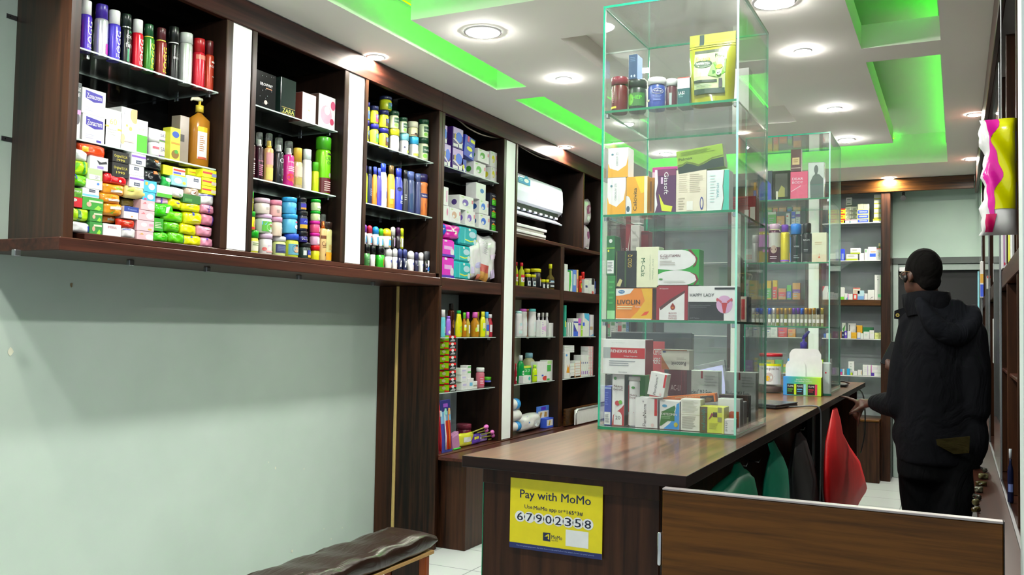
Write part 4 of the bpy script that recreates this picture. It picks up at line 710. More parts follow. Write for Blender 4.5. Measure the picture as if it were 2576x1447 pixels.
shelf('x', XF-.02, ZB, T, pl, G, [
 ('R',170,937,266,None,'black capped dark green roller at the left','#3d7a3f','#101312',[('lines',.3,.2,.8,.8,4,'#7ab07a')],{'dome':0}),
 ('R',264,957,338,None,'black capped lilac roller','#e0d6ee','#121415',[('r',.6,.15,.8,.8,'#c8b83a')],{'dome':0}),
 ('R',338,960,462,None,'black capped bright green roller','#2fae2a','#0e1211',[('r',.5,.1,.58,.8,'#d85a2a'),('r',.7,.1,.78,.8,'#d85a2a')],{'dome':0}),
 ('R',460,985,562,None,'white dome roller beside the bright green one','#f2ecf4','#fbfbfb',nv()),
 ('R',560,990,637,None,'second white dome roller from left','#f6f6fa','#fbfbfb',nv()),
 ('R',634,995,702,None,'navy dome roller with striped label, left','#1d2244','#39427a',[('p',[(.2,.2),(.3,.8),(.5,.8),(.4,.2)],'#d8dce8'),('e',.75,.7,.15,.15,'#5a66a8')]),
 ('R',700,1000,768,None,'navy dome roller with striped label, right','#1d2244','#39427a',[('p',[(.2,.2),(.3,.8),(.5,.8),(.4,.2)],'#d8dce8'),('e',.75,.7,.15,.15,'#5a66a8')]),
 ('R',768,1025,862,None,'white dome roller between the navy ones','#f6f6fa','#fdfdfd',nv()),
 ('R',858,1040,922,None,'slim dark navy roller','#2a2a44','#33325a',[('r',.3,.55,.9,.62,'#aab')]),
 ('R',920,1045,987,None,'slim white dome roller with blue badge','#f0f2fa','#fdfdfd',nv()),
 ('R',985,1035,1048,None,'black roller with grey cap','#1e1e22','#4a4c50',[('t',.5,.65,.6,.3,'M','#aab'),('r',.2,.2,.9,.35,'#8a7ab0')],{'dome':0}),
 ('R',1045,1040,1122,None,'black capped roller with white and blue label','#f0f2f4','#33363c',[('r',.2,.1,.9,.45,'#2a7ad0'),('e',.6,.4,.2,.2,'#1a2a60')],{'dome':0}),
 ('R',172,672,228,936,'violet capped small roller in the upper row','#e6e8f4','#7a34a8',ub('#5a3aa0'),{'off':.03}),
 ('R',226,682,302,950,'red capped small roller in the upper row','#e2e6f2','#b02440',ub('#c83a4a'),{'off':.03}),
 ('R',303,697,388,957,'blue capped small roller in the upper row','#e8ecf6','#1f84d0',ub('#2a8ad0'),{'off':.03}),
 ('R',384,722,452,975,'green capped small roller in the upper row','#eaeef4','#4aae1c',ub('#4aae1c'),{'off':.03}),
 ('R',430,722,556,988,'large yellow capped roller in the upper row','#eceef2','#dca812',ub('#e0b01a'),{'off':.02}),
 ('R',545,702,612,990,'pale grey capped roller in the upper row','#33332f','#c8cac2',[('r',.4,.05,.9,.9,'#c8a8dc')],{'off':.03}),
 ('R',617,707,684,996,'dark purple capped roller in the upper row','#2a2228','#3c1a3e',[('r',.5,.05,.95,.9,'#eceaf0'),('r',.55,.3,.9,.55,'#6a2a6a')],{'off':.03}),
 ('R',674,717,724,1000,'lime capped roller at the end of the upper row','#aab414','#b6c41a',[('r',.1,.05,.5,.9,'#e6e6d6')],{'off':.04})])
# ---- fourth bay, upper
BOXNAME[0] = 'sanitary_box'
G = 'cartons on the top shelf of the fourth bay'; T = (1080, 270, 6.291); pl = 'on top shelf, fourth bay'
pu = [('r',.05,.66,.98,.98,'#b9a0d8'),('e',.6,.55,.3,.25,'#3a66d8'),('p',[(.02,.4),(.2,.48),(.7,.22),(.98,.35),(.98,.3),(.7,.15),(.1,.38)],'#d8c8ec'),('r',.06,.06,.5,.2,'#e6e0f2'),('r',.6,.06,.9,.25,'#e6e0f2'),('e',.22,.55,.08,.14,'#b8a04a')]
wl_ = lambda c: [('e',.42,.52,.22,.24,c),('e',.36,.42,.1,.1,'#f0f0e8'),('r',.86,.55,.96,.8,'#d87a8a'),('r',.12,.84,.3,.92,'#a8c88a'),('lines',.5,.15,.85,.35,2,'#c8c8c0')]
LS = lambda c: [('e',.6,.5,.2,.2,c)]
shelf('x', XS, 2.338, T, pl, G, [
 ('B',218,582,335,None,'purple sanitary carton, lower left','#44207a',None,pu,{'d':.1}), ('B',360,656,532,None,'purple sanitary carton, lower right','#3f1c74',None,pu,{'d':.1}),
 ('B',215,280,282,580,'purple sanitary carton, upper left','#44207a',None,pu,{'d':.1}), ('B',372,328,536,654,'purple sanitary carton, upper right','#3a1a6c',None,pu,{'d':.1}),
 ('B',505,822,582,None,'small blue carton under the leaning packet','#2c3fae',None,[('e',.4,.4,.2,.2,'#e0d02a'),('e',.6,.2,.2,.15,'#e8eef6')],{'d':.05}),
 ('B',548,462,706,800,'bright blue packet leaning with yellow label','#2434b4',None,[('r',.55,.78,.96,.93,'#e0dc12'),('e',.5,.42,.28,.1,'#d8d81a'),('t',.5,.6,.6,.09,'always','#8ab0f0'),('p',[(.5,.08),(.7,.3),(.85,.1)],'#e8f0fa'),('r',.22,.72,.42,.98,'#d83a6a')],{'d':.04,'tilt':8}),
 ('B',700,880,886,None,'white carton with green leaf, lower','#e4e6dc',None,wl_('#4a9a2a'),{'d':.1,'ldec':LS('#3f8a2a')}),
 ('B',768,676,946,878,'white carton with green leaf, upper','#e8eae0',None,wl_('#4a9a2a'),{'d':.1,'ldec':LS('#3f8a2a')}),
 ('B',968,968,1146,None,'white carton with yellow leaf, lower','#e4e6da',None,wl_('#d2cc2a'),{'d':.1,'ldec':LS('#d2cc2a')}),
 ('B',968,722,1146,966,'white carton with yellow leaf, upper','#e4e6da',None,wl_('#d2cc2a'),{'d':.1,'ldec':LS('#d2cc2a')})])
G = 'cartons on the middle shelf of the fourth bay'; pl = 'on middle shelf, fourth bay'
bk = [('r',.25,.05,.98,.5,'#3fb41e'),('p',[(.25,.5),(.6,.68),(.98,.5)],'#d8882a'),('t',.55,.8,.6,.14,'night','#e6e6ee'),('lines',.35,.15,.9,.4,2,'#8ae05a')]
shelf('x', XS, 2.0, ONE, pl, G, [
 ('B',1110,517,1129,None,'plain white carton at the left, lower','#e9e9ea',None,[('e',.75,.6,.1,.25,'#c87a9a')],{'d':.09}),
 ('B',1110,470,1128,516,'white carton at the left, upper','#e9e9ea',None,[('r',.7,.2,.85,.8,'#d08ab8')],{'d':.09}),
 ('B',1130,524,1158,None,'white carton with tan leaf','#ecebee',None,wl_('#c09a86'),{'d':.09}),
 ('B',1170,531,1194,None,'white carton with violet leaf, lower','#e8e8ec',None,wl_('#7a58b8'),{'d':.1,'ldec':LS('#7a58b8')}),
 ('B',1156,494,1191,530,'white carton with violet leaf, upper','#e4e4e6',None,wl_('#6a48a8'),{'d':.1,'ldec':LS('#4a3a78')}),
 ('B',1204,540,1231,None,'white carton with blue leaf, lower','#e4e8ec',None,wl_('#2a62c8'),{'d':.1,'ldec':LS('#1f4a8a')}),
 ('B',1206,504,1229,539,'white carton with blue leaf, upper','#e4e8ec',None,wl_('#2f6ad0'),{'d':.1,'ldec':LS('#1f4a8a')}),
 ('B',1198,462,1222,503,'cream carton standing on top with blue dots','#e8e6de',None,[('e',.6,.55,.2,.14,'#3a6ab8')],{'d':.08}),
 ('B',1232,552,1257,None,'black and green night pack, bottom','#1b2038',None,bk,{'d':.1}), ('B',1233,520,1259,551,'black and green night pack, middle','#1b2038',None,bk,{'d':.1}), ('B',1234,488,1255,519,'black and green night pack, top','#161a2c',None,bk,{'d':.1})])
G = 'pads and rolls in the bottom of the fourth bay'; T = (1080, 490, 5.786); pl = 'in bottom of fourth bay'
tq = [('r',.28,.1,.31,.9,'#7ad8dc'),('p',[(.3,.35),(.6,.28),(.98,.38),(.98,.3),(.6,.2),(.3,.28)],'#c8d84a'),('e',.72,.62,.2,.18,'#a8c8d8'),('e',.86,.25,.08,.16,'#b8dcec'),('e',.55,.88,.06,.07,'#e8f4f4')]
mg = [('r',.2,.42,.8,.62,'#f0a0d8'),('e',.8,.3,.14,.22,'#f0d0ec'),('r',0,.0,1,.14,'#4a2aa8'),('r',.2,.85,.4,.95,'#f8d8f0')]
shelf('x', XF-.02, 1.6405, T, pl, G, [
 ('B',176,905,362,None,'magenta sanitary packet, lower','#d824b8',None,mg,{'name':'sanitary_packet','bev':.011,'d':.09}), ('B',176,652,372,906,'magenta sanitary packet, middle','#d824b8',None,mg,{'name':'sanitary_packet','bev':.011,'d':.09}),
 ('P',236,425,458,650,'crumpled pink packet on top','#de2aa8',None,[('p',[(.1,.55),(.5,.62),(.95,.5),(.95,.42),(.5,.52),(.1,.45)],'#f0c8e8')],{'name':'sanitary_packet','sq':9,'d':.08}),
 ('P',172,405,262,600,'blue and white packet at the top left','#2456c0',None,[('p',[(.1,.5),(.5,.6),(.95,.45),(.95,.3),(.5,.45),(.1,.35)],'#e6eef8')],{'name':'sanitary_packet','d':.09}),
 ('B',366,978,602,None,'teal sanitary packet, bottom','#0fa8ac',None,tq,{'name':'sanitary_packet','bev':.011,'d':.091}), ('B',372,742,602,978,'teal sanitary packet, middle','#10a6aa',None,tq,{'name':'sanitary_packet','bev':.011,'d':.091}),
 ('B',440,478,698,742,'largest teal sanitary packet, top','#0a9fa8',None,tq,{'name':'sanitary_packet','bev':.011,'d':.091}),
 ('P',600,622,760,None,'clear wrapped white roll pack, left','#e4e4e6',None,[('r',.6,.02,.95,.14,'#d87a62'),('e',.7,.35,.2,.07,'#a8a8cc'),('r',.1,.2,.25,.35,'#b8b0d0')],{'name':'cotton_roll_pack','sq':8,'d':.09}),
 ('P',752,592,1022,None,'clear wrapped pack with red and tan label','#e6e4e2',None,[('r',.03,.22,.45,.38,'#b04a44'),('r',.03,.04,.45,.22,'#b8843a'),('lines',.1,.6,.45,.9,8,'#c8c8ce'),('r',.55,.1,.85,.28,'#c0b0d8'),('r',.6,.5,.9,.6,'#c8b8d0')],{'name':'cotton_roll_pack','sq':8,'d':.1}),
 ('P',1008,612,1102,None,'clear wrapped slim pack at the right','#dcdce6',None,[('r',.2,.35,.6,.6,'#b8b0d8')],{'name':'cotton_roll_pack','sq':8,'d':.09})])
# ---- fourth bay, lower
BOXNAME[0] = 'toothpaste_box'
G = 'bottles on the upper glass shelf under the fourth bay'; T = (1080, 720, 7.236); pl = 'on glass shelf below fourth bay'
shelf('x', XS, 1.272, T, pl, G, [
 ('L',196,430,292,None,'sky blue baby bottle with white cap','#6ac8e8','#f2f6f8',[('r',.5,.2,.9,.7,'#d8e8c0')],{'kf':.28,'cr':.75}),
 ('L',288,545,388,None,'violet wavy bottle','#9a6ad8','#8a5ac8',[('e',.4,.3,.2,.14,'#e8dcf6')],{'kf':.12}),
 ('C',330,320,452,None,'brown bottle with black cap at the back','#6a3018','#15100e',[('e',.5,.5,.25,.18,'#c88a3a')],{'off':.1,'kf':.2,'nr':.7}),
 ('L',466,445,592,None,'yellow cone bottle with green cap','#d2cc1a','#12a24a',[('e',.6,.4,.3,.22,'#8ab81c')],{'cr':.55,'sh':.4,'kf':.12}),
 ('G',585,480,672,None,'amber oil bottle with lime cap','#c07a1a','#5ab81a',[('r',.1,.45,.9,.95,'#d8e02a'),('r',.2,.75,.8,.98,'#f0f0e4')],{'name':'oil_bottle','kf':.22,'nk':.5}),
 ('G',648,472,738,None,'amber oil bottle with magenta cap','#c8b03a','#d04ac0',[('r',.3,.2,.7,.95,'#ece6da')],{'name':'oil_bottle','kf':.24,'nk':.5}),
 ('G',742,475,902,None,'wide amber oil bottle with pink cap','#c88a1e','#d85ab0',[('r',.3,.35,.8,.95,'#e0d8b0'),('e',.25,.5,.1,.2,'#b8d83a')],{'name':'oil_bottle','kf':.2,'nk':.5}),
 ('G',838,470,918,None,'oil bottle with olive yellow cap at the back','#c8a83a','#c8c01a',None,{'name':'oil_bottle','off':.1,'nk':.5}),
 ('L',913,465,1022,None,'lemon yellow bottle with barcode label','#eae00e','#dcd82a',[('r',.2,.5,.7,.95,'#e6e6a8'),('e',.4,.45,.2,.1,'#6ac82a')],{'cr':.55,'kf':.2}),
 ('G',990,470,1086,None,'clear bottle with blue cap','#b0aeb0','#3a9aee',[('r',.1,.4,.9,.95,'#3a62c8'),('r',.1,.05,.9,.38,'#c8cc7a')],{'name':'oil_bottle','kf':.22,'nk':.55}),
 ('G',1075,515,1188,None,'red mouthwash bottle with white cap','#c83a4a','#f0eeee',[('r',.15,.3,.5,.95,'#ead8dc')],{'name':'oil_bottle','kf':.14,'nk':.6}),
 ('B',1178,552,1240,None,'green box at the right end','#4aa02a',None,[('r',0,0,1,.4,'#1f5a2c'),('e',.5,.75,.3,.14,'#b8e08a')],{'d':.04})])
G = 'small cartons on the lower glass shelf under the fourth bay'; pl = 'on lower glass shelf below fourth bay'
tp = [('r',0,.62,1,.95,'#e01a1e'),('e',.5,.7,.2,.2,'#f4e6e6'),('p',[(.1,.1),(.5,.5),(.9,.3),(.8,.1)],'#9a9a9e')]
EN = ('bottom', 'second', 'third', 'fourth', 'fifth', 'sixth', 'seventh', 'topmost')
vv = [985, 967, 949, 930, 912, 894, 878, 861]
for i in range(8):
    put('x', XS, .93, ('B',1129+(i % 3)*.6,vv[i]-17,1147,None if i == 0 else vv[i],'small toothpaste carton with black red front, %s of its tower' % EN[i],'#121214',None,tp,{'d':.085,'side':'#9ad80e','off':.0,'ldec':[('r',0,.78,.55,1,'#e01a1e'),('r',.6,0,1,.2,'#d8281e'),('e',.55,.5,.16,.24,'#d8ec9a')]}), ONE, '', G)
wb = [('r',.2,.5,.8,.75,'#b8b0d8'),('lines',.25,.1,.75,.4,2,'#c8c8d8')]
T = (1080, 900, 5.786)
shelf('x', XS, .93, T, pl, G, [
 ('B',465,352,552,None,'lavender white carton, bottom of stack','#ededf2',None,wb,{'d':.1}), ('B',462,252,548,350,'lavender white carton, middle of stack','#ededf2',None,wb,{'d':.1}), ('B',460,155,545,250,'lavender white carton, top of stack','#e9e9ee',None,wb,{'d':.1}),
 ('B',556,300,640,None,'white carton with blue square','#eceef2',None,[('r',.3,.3,.8,.6,'#6ab0e0')],{'d':.06}), ('B',545,112,606,298,'white carton with green tabs','#e6e8e6',None,[('r',.2,.8,1,.92,'#5aa85a'),('r',.2,.4,1,.52,'#5aa85a')],{'d':.05,'off':.04}),
 ('B',636,345,692,None,'low white carton beside the pink bottle','#e8e8e6',None,[('r',0,.3,1,.5,'#9a9a8a')],{'d':.05}),
 ('G',672,145,798,None,'pink bottle with white cap and red label','#d8788a','#f0f0f2',[('r',.05,.1,.95,.8,'#c84a62'),('r',.55,.15,.9,.7,'#b81a2a'),('lines',.1,.2,.5,.7,4,'#f0c8d0')],{'name':'syrup_bottle','kf':.18,'nk':.75,'shz':.85}),
 ('J',796,242,842,None,'small lilac jar behind the pink bottle','#c8a8dc','#c49ae0',None,{'off':.08}),
 ('J',840,352,952,None,'blue tub, lower of two','#3a3fc0','#3f4ac8',[('t',.5,.5,.6,.3,'fresh','#b8c8f4')],{'kf':.3}), ('J',838,275,958,351,'green lid blue tub, upper of two','#3a42b8','#58b02a',[('t',.5,.4,.6,.3,'mint','#b8c8f4')],{'kf':.6})])
G = 'oral care goods in the bottom of the lower fourth bay'; pl = 'in bottom of lower fourth bay'
def blister(x0, y0, x1, desc, c, brush):
    w0 = onx(1080+x0/5.786, 1080, XF-.02); w1 = onx(1080+x1/5.786, 1080, XF-.02); zt = onx(1080+x0/5.786, 900+y0/5.786, XF-.02).z
    w, h = w1.y-w0.y, zt-.5635; b = MB().bev(-w/2, 0, 0, w/2, .002, h, mat(c), .0005).build('blister_card')
    b.location = (XF-.02, (w0.y+w1.y)/2, .5637); b.rotation_euler = (math.radians(-4), 0, math.pi/2)
    printed(b, [('r',0,.78,1,1,'#23246e'),('r',.3,.86,.75,.93,'#8a4ab0'),('r',.0,.55,1,.78,'#7ab0e8'),('r',.4,.05,.95,.6,'#b8301e')] if len(brush) > 1 else [('r',0,.8,1,.95,'#d81a24')], flatsurf(w, h))
    for fx, c1, c2 in brush:
        mb = MB(); x = (fx-.5)*w; mb.tube([(x, -.006, h*.05), (x+.004, -.008, h*.3), (x-.002, -.008, h*.55), (x, -.008, h*.8)], [.006, .005, .0035, .0035], mat(c1, .3), 8); t = mb.build('toothbrush_handle', b)
        mb = MB(); mb.bev(x-.005, -.02, h*.72, x+.005, -.009, h*.84, mat(c2, .7), .002); mb.build('bristles', t)
    tag(b, desc+' '+pl, 'toothbrush', G)
blister(147, 662, 182, 'red carded toothbrush pack at the left end', '#8a1420', [(.5, '#c81a24', '#e8e8e8')])
blister(190, 628, 336, 'blue carded pack with white and orange toothbrushes', '#3a3f9a', [(.32, '#d8ecec', '#8adcc0'), (.68, '#ee6a1a', '#f0a05a')])
shelf('x', XF-.02, .5635, T, pl, G, [
 ('B',345,1095,448,1290,'mauve box leaning beside the toothbrushes','#b87aa8',None,[('r',.1,.8,.9,.95,'#d89ac8')],{'d':.03,'tilt':-12}),
 ('P',425,1095,662,1275,'yellow sachet with violet print','#e6da3a',None,[('r',.3,.35,.75,.7,'#eeeadc'),('p',[(.75,.3),(.9,.6),(.95,.3)],'#5a2a8a')],{'name':'sachet','d':.02}),
 ('P',612,1112,760,1255,'violet sachet in front','#5a3ab0',None,[('r',.3,.5,.7,.75,'#e0d23a')],{'name':'sachet','d':.02}), ('P',690,1105,862,1225,'lilac sachet behind','#a084d8',None,[('r',.2,.4,.6,.6,'#d8c8f0')],{'name':'sachet','d':.02,'off':.04}),
 ('J',385,962,606,None,'wine red translucent tub','#7a1f36','#8a3a4c',None,{'off':.14,'kf':.3})])
for i, (x0, y0, x1, y1) in enumerate(((630,1085,860,995),(700,1095,850,1050),(760,1120,940,1080),(770,1160,950,1130),(860,1195,985,1175))):
    a = onx(1080+x0/5.786, 900+y0/5.786, XF-.03-.008*i); b = onx(1080+x1/5.786, 900+y1/5.786, XF-.02-.008*i)
    a.z = max(a.z, .572); b.z = max(b.z, .575); e = empty('honey_dipper_brush', a); e.name = 'bath_brush'; d = b-a
    mb = MB(); mb.tube([(0, 0, 0), d*.8], .0045, mat('#9a9a3a', .4), 6); mb.build('handle', e)
    mb = MB(); q = [d*(.72+.28*t/6) for t in range(7)]; mb.tube(q, [.004, .011, .015, .016, .014, .009, .002], mat('#d86ab8', .3), 10); mb.build('head', e)
    tag(e, 'pink headed brush with olive handle, %s in the pile %s' % (('topmost', 'second', 'third', 'fourth', 'lowest')[i], pl), 'brush', G)
o = wire('green_pen', [(XF-.025, onx(1141,1126,XF-.025).y, .569), (XF-.025, onx(1158,1122,XF-.025).y, .569)], .005, '#28c828', 'short bright green pen lying at the front '+pl, 3, 'pen')
BOXNAME[0] = 'carton'
# ------------------------------------------------------------------ air conditioner bay and the bays after it
def acunit():
    xf = -2.92; yR = onx(1412, 510, xf).y; zt = onx(1412, 472, xf).z; zb = onx(1412, 556, xf).z; y0 = 5.76; L = yR-y0; Hh = zt-zb
    e = empty('air_conditioner', (xf, y0, zb)); m = mat('#d5d8ea', .3, vary=.02)
    prof = [(0, .05), (.012, .12*Hh+.03), (.016, .5*Hh), (.010, .85*Hh), (-.004, .96*Hh), (-.03, Hh), (-.2, Hh), (-.2, 0), (-.06, 0)]
    mb = MB(); n = len(prof); vs = [(a, b, c) for b in (0, L) for a, c in prof]
    mb.add(vs, [(i, (i+1) % n, n+(i+1) % n, n+i) for i in range(n)]+[tuple(range(n)), tuple(range(n, 2*n))[::-1]], m); mb.build('housing', e)
    fl = [(-.05, -.005), (-.045, .006), (.05, -.045), (.045, -.054)]
    mb = MB(); vs = [(a, b, c) for b in (.05, L-.09) for a, c in fl]; mb.add(vs, [(i, (i+1) % 4, 4+(i+1) % 4, 4+i) for i in range(4)]+[(0, 1, 2, 3), (7, 6, 5, 4)], m); mb.build('louvre_flap', e)
    mb = MB(); mb.box(-.055, .04, .002, -.002, L-.06, .046, mat('#15161a', .6)); mb.build('air_outlet', e)
    for i in range(9): onebox('vane', (-.02, .08+i*(L-.2)/8, -.002, .004, .085+i*(L-.2)/8+.04, .014), m, e, .002)
    # sticker and badge
    sf = lambda y0, y1, z0, z1: (lambda x, z, k: (.0165+.0003*k, y0+(y1-y0)*x, z0+(z1-z0)*z))
    a = onx(1299, 470, xf); b = onx(1329, 470, xf); mb = MB()
    deco(mb, [('r',0,0,1,.62,'#1a78b4'),('e',.66,.62,.18,.3,'#1a6aa4'),('e',.66,.4,.2,.2,'#cfe6e6'),('lines',.05,.2,.45,.5,2,'#8ac4e6')], sf(a.y-y0, b.y-y0, .70*Hh, .96*Hh)); mb.build('sticker', e, fix=False)
    c = onx(1349, 515, xf); mb = MB(); deco(mb, [('t', .5, .5, 1, 1, 'Hisense', '#9aa0ae')], sf(c.y-y0-.04, c.y-y0+.04, .36*Hh, .42*Hh)); mb.build('badge', e, fix=False)
    mb = MB(); deco(mb, [('r', 0, 0, 1, 1, '#222a3a')], sf(L-.035, L-.028, .1*Hh, .2*Hh)); mb.build('indicator', e, fix=False)
    tag(e, 'white split air conditioner with open louvre in the shelving', 'air conditioner'); return e
acunit()
for i in range(4):
    z = 2.0115+i*.022; o = MB().bev(-3.1, 5.73, z, -2.86+(i % 2)*.01, 6.33-(i % 3)*.015, z+.020, mat('#cfd0da' if i % 2 else '#b8b4ac', .6), .002).build('flat_carton')
    tag(o, '%s flat white carton in the stack under the air conditioner' % ('lowest', 'second', 'third', 'topmost')[i], 'box', 'flat cartons under the air conditioner')
shelf('x', XS, 2.0115, ONE, 'in high bay right of air conditioner', 'clear floral packs', [
 ('P',1473,568,1486,None,'clear floral pack, lower','#b8aab4',None,[('e',.5,.6,.2,.15,'#7a3a6a'),('p',[(.1,.1),(.5,.3),(.8,.1)],'#e8e8ee')],{'name':'clear_pack','d':.06}),
 ('P',1472,500,1490,566,'clear floral pack, upper','#c0b4ba',None,[('e',.5,.6,.25,.18,'#8a3a6a'),('e',.5,.25,.2,.1,'#f0f0f4')],{'name':'clear_pack','d':.06})])
G = 'bottles and jars on the wooden shelf under the air conditioner'; T = (1270, 600, 5.565); pl = 'on wooden shelf under air conditioner'
wbot = [('r',.05,.25,.95,.62,'#f2ece4'),('r',.05,.62,.95,.85,'#cc2030'),('t',.5,.42,.6,.24,'W','#c01828',0,.02)]
hj = lambda: [('r',.1,.1,.95,.7,'#c8d4dc'),('e',.7,.4,.15,.18,'#d8b82a'),('e',.35,.4,.12,.2,'#3a5a6a')]
shelf('x', XF-.02, 1.6405, T, pl, G, [
 ('G',136,330,182,None,'yellow green bottle with red cap, half behind the pillar','#b8c42a','#c8202e',wbot,{'nk':.4,'kf':.13}),
 ('G',184,340,272,None,'yellow green bottle with red cap and big letter','#b8c42a','#c8202e',wbot,{'nk':.4,'kf':.13}),
 ('J',262,425,346,None,'yellow lid dark jar at the back left','#15161a','#ecd012',hj(),{'off':.09,'kf':.2}),
 ('J',342,425,502,None,'large yellow lid black jar','#16181c','#ecd012',[('r',.45,.1,.95,.75,'#e8ecf0'),('r',.45,.62,.9,.75,'#a8542a'),('e',.7,.4,.14,.2,'#6aa8d8')],{'off':.05,'kf':.18}),
 ('J',274,502,358,None,'small yellow lid honey jar, left','#16181c','#f0d60e',hj(),{'kf':.22}), ('J',342,507,432,None,'small yellow lid honey jar, right','#16181c','#f0d60e',hj(),{'kf':.22}),
 ('J',500,575,560,None,'tiny yellow lid jar, left','#1a1c20','#f0d60e',[('r',.1,.1,.9,.8,'#e6e6ea'),('e',.5,.4,.1,.25,'#3a3a40')],{'kf':.3}), ('J',556,577,612,None,'tiny yellow lid jar, right','#1a1c20','#f0d60e',[('r',.1,.1,.9,.8,'#e6e6ea'),('e',.5,.4,.1,.25,'#3a3a40')],{'kf':.3}),
 ('G',610,365,728,None,'long neck bottle with yellow cap and black label','#6a5a2a','#e2d61a',[('r',0,.35,1,.95,'#141418'),('r',0,.62,1,.68,'#e8e8ee'),('r',.1,.7,.5,.85,'#9ac0ec'),('r',0,.05,1,.4,'#10141c'),('r',.1,.15,.5,.32,'#c8e0f0')],{'nk':.34,'kf':.16,'shz':.5})])
G = 'goods on the wooden shelf of the sixth bay'; pl = 'on wooden shelf, sixth bay'
shelf('x', XF-.02, 1.6405, T, pl, G, [
 ('B',832,360,876,None,'tall narrow white carton at the left','#e8eaf4',None,[('r',.5,.1,.6,.9,'#c8ccdc')],{'d':.1}), ('B',876,470,906,None,'white carton with green edge','#eef2f0',None,[('r',.7,0,1,1,'#4aae3a')],{'d':.1}),
 ('B',908,450,944,None,'bright green toothpaste carton','#3fb43a',None,[('p',[(.1,0),(.5,.5),(.3,1),(.9,1),(.9,0)],'#d8f0e0')],{'d':.1}), ('B',946,440,1000,None,'blue and white toothpaste carton','#5a80e0',None,[('r',.2,.3,.8,.8,'#b8c8f2')],{'d':.1}),
 ('B',1002,440,1026,None,'slim orange and white carton','#e6a86a',None,[('r',.2,.2,.8,.6,'#c84a5a')],{'d':.1}), ('C',1022,525,1074,None,'orange red insect spray','#d83018','#e03a18',[('e',.5,.6,.3,.25,'#7ac82a'),('e',.5,.5,.2,.15,'#f0c82a')],{'nr':.95}),
 ('C',1060,470,1112,None,'taller red spray can behind','#d8121a','#e01a1e',None,{'nr':.95,'off':.07}), ('B',1112,577,1172,None,'white carton with navy square','#ece8e2',None,[('r',.2,.42,.7,.58,'#3a3a7a'),('r',.1,.65,.9,.95,'#e8dcc8')],{'d':.06}),
 ('B',1176,587,1202,None,'slim white carton','#f0f0f8',None,[('r',.2,.6,.8,.8,'#c8c8e0')],{'d':.06}), ('B',1203,562,1252,None,'white carton with black cap image and red dot','#eceef4',None,[('r',.15,.6,.9,1,'#1a1c22'),('e',.5,.1,.3,.1,'#e05a5a')],{'d':.06}),
 ('B',1254,602,1284,None,'navy carton, left of two','#3a4a8a',None,[('r',.1,.1,.6,.45,'#e0e4f0')],{'d':.06}), ('B',1288,602,1314,None,'navy carton, right of two','#34447e',None,[('r',.1,.1,.6,.45,'#e0e4f0')],{'d':.06})])
G = 'baby bottles and lotions on the glass shelf under the air conditioner'; pl = 'on glass shelf, fifth bay'
shelf('x', XS, 1.272, T, pl, G, [
 ('L',130,1015,242,None,'white oval bottle with blue cap','#f2f4fa','#a8d8ea',[('e',.5,.7,.25,.1,'#a8c8e8'),('e',.5,.5,.2,.12,'#f0c8d8'),('r',.2,.1,.8,.3,'#b8d4ec')],{'kf':.1,'cr':.8,'sh':.7}),
 ('L',184,985,312,None,'white oval bottle with pink cap','#f6f6fa','#e85ac8',[('lines',.5,.5,.9,.75,3,'#a8b0e0')],{'kf':.1,'cr':.8,'sh':.7,'off':.06}),
 ('L',268,988,360,None,'orange oval bottle','#e08a6a','#f08a4a',None,{'kf':.1,'cr':.8,'off':.1}), ('L',318,985,440,None,'white oval bottle with teal cap','#e8ecee','#6ad0d0',[('r',.3,.2,.6,.8,'#c8d4dc')],{'kf':.1,'cr':.8,'sh':.7,'off':.04}),
 ('G',438,1045,500,None,'clear bottle with pink label','#c8c8d0','#d8dade',[('r',.1,.2,.95,.6,'#d85ab0')],{'nk':.5}), ('G',498,1040,556,None,'clear bottle, middle of three','#d0d0d8','#dcdee2',None,{'nk':.5,'off':.05}), ('G',554,1040,612,None,'clear bottle, right of three','#d0d0d8','#dcdee2',[('r',.3,.2,.9,.4,'#c83a5a')],{'nk':.5,'off':.03}),
 ('B',502,1145,576,None,'lilac and white slanted carton','#f0eaf8',None,[('p',[(.05,.5),(.95,.7),(.95,.3)],'#d8a8e0'),('lines',.2,.1,.5,.9,6,'#b88ad0')],{'d':.04,'off':.0}),
 ('B',616,1185,702,None,'plain white carton, larger','#ecedf0',None,[('r',.8,.1,.9,.9,'#dcdce4')],{'d':.06}), ('B',704,1225,757,None,'plain white carton, smaller','#eceef0',None,[('r',.1,.4,.9,.45,'#d8d8e0')],{'d':.06})])
G = 'cartons on the glass shelf of the sixth bay'; pl = 'on glass shelf, sixth bay'
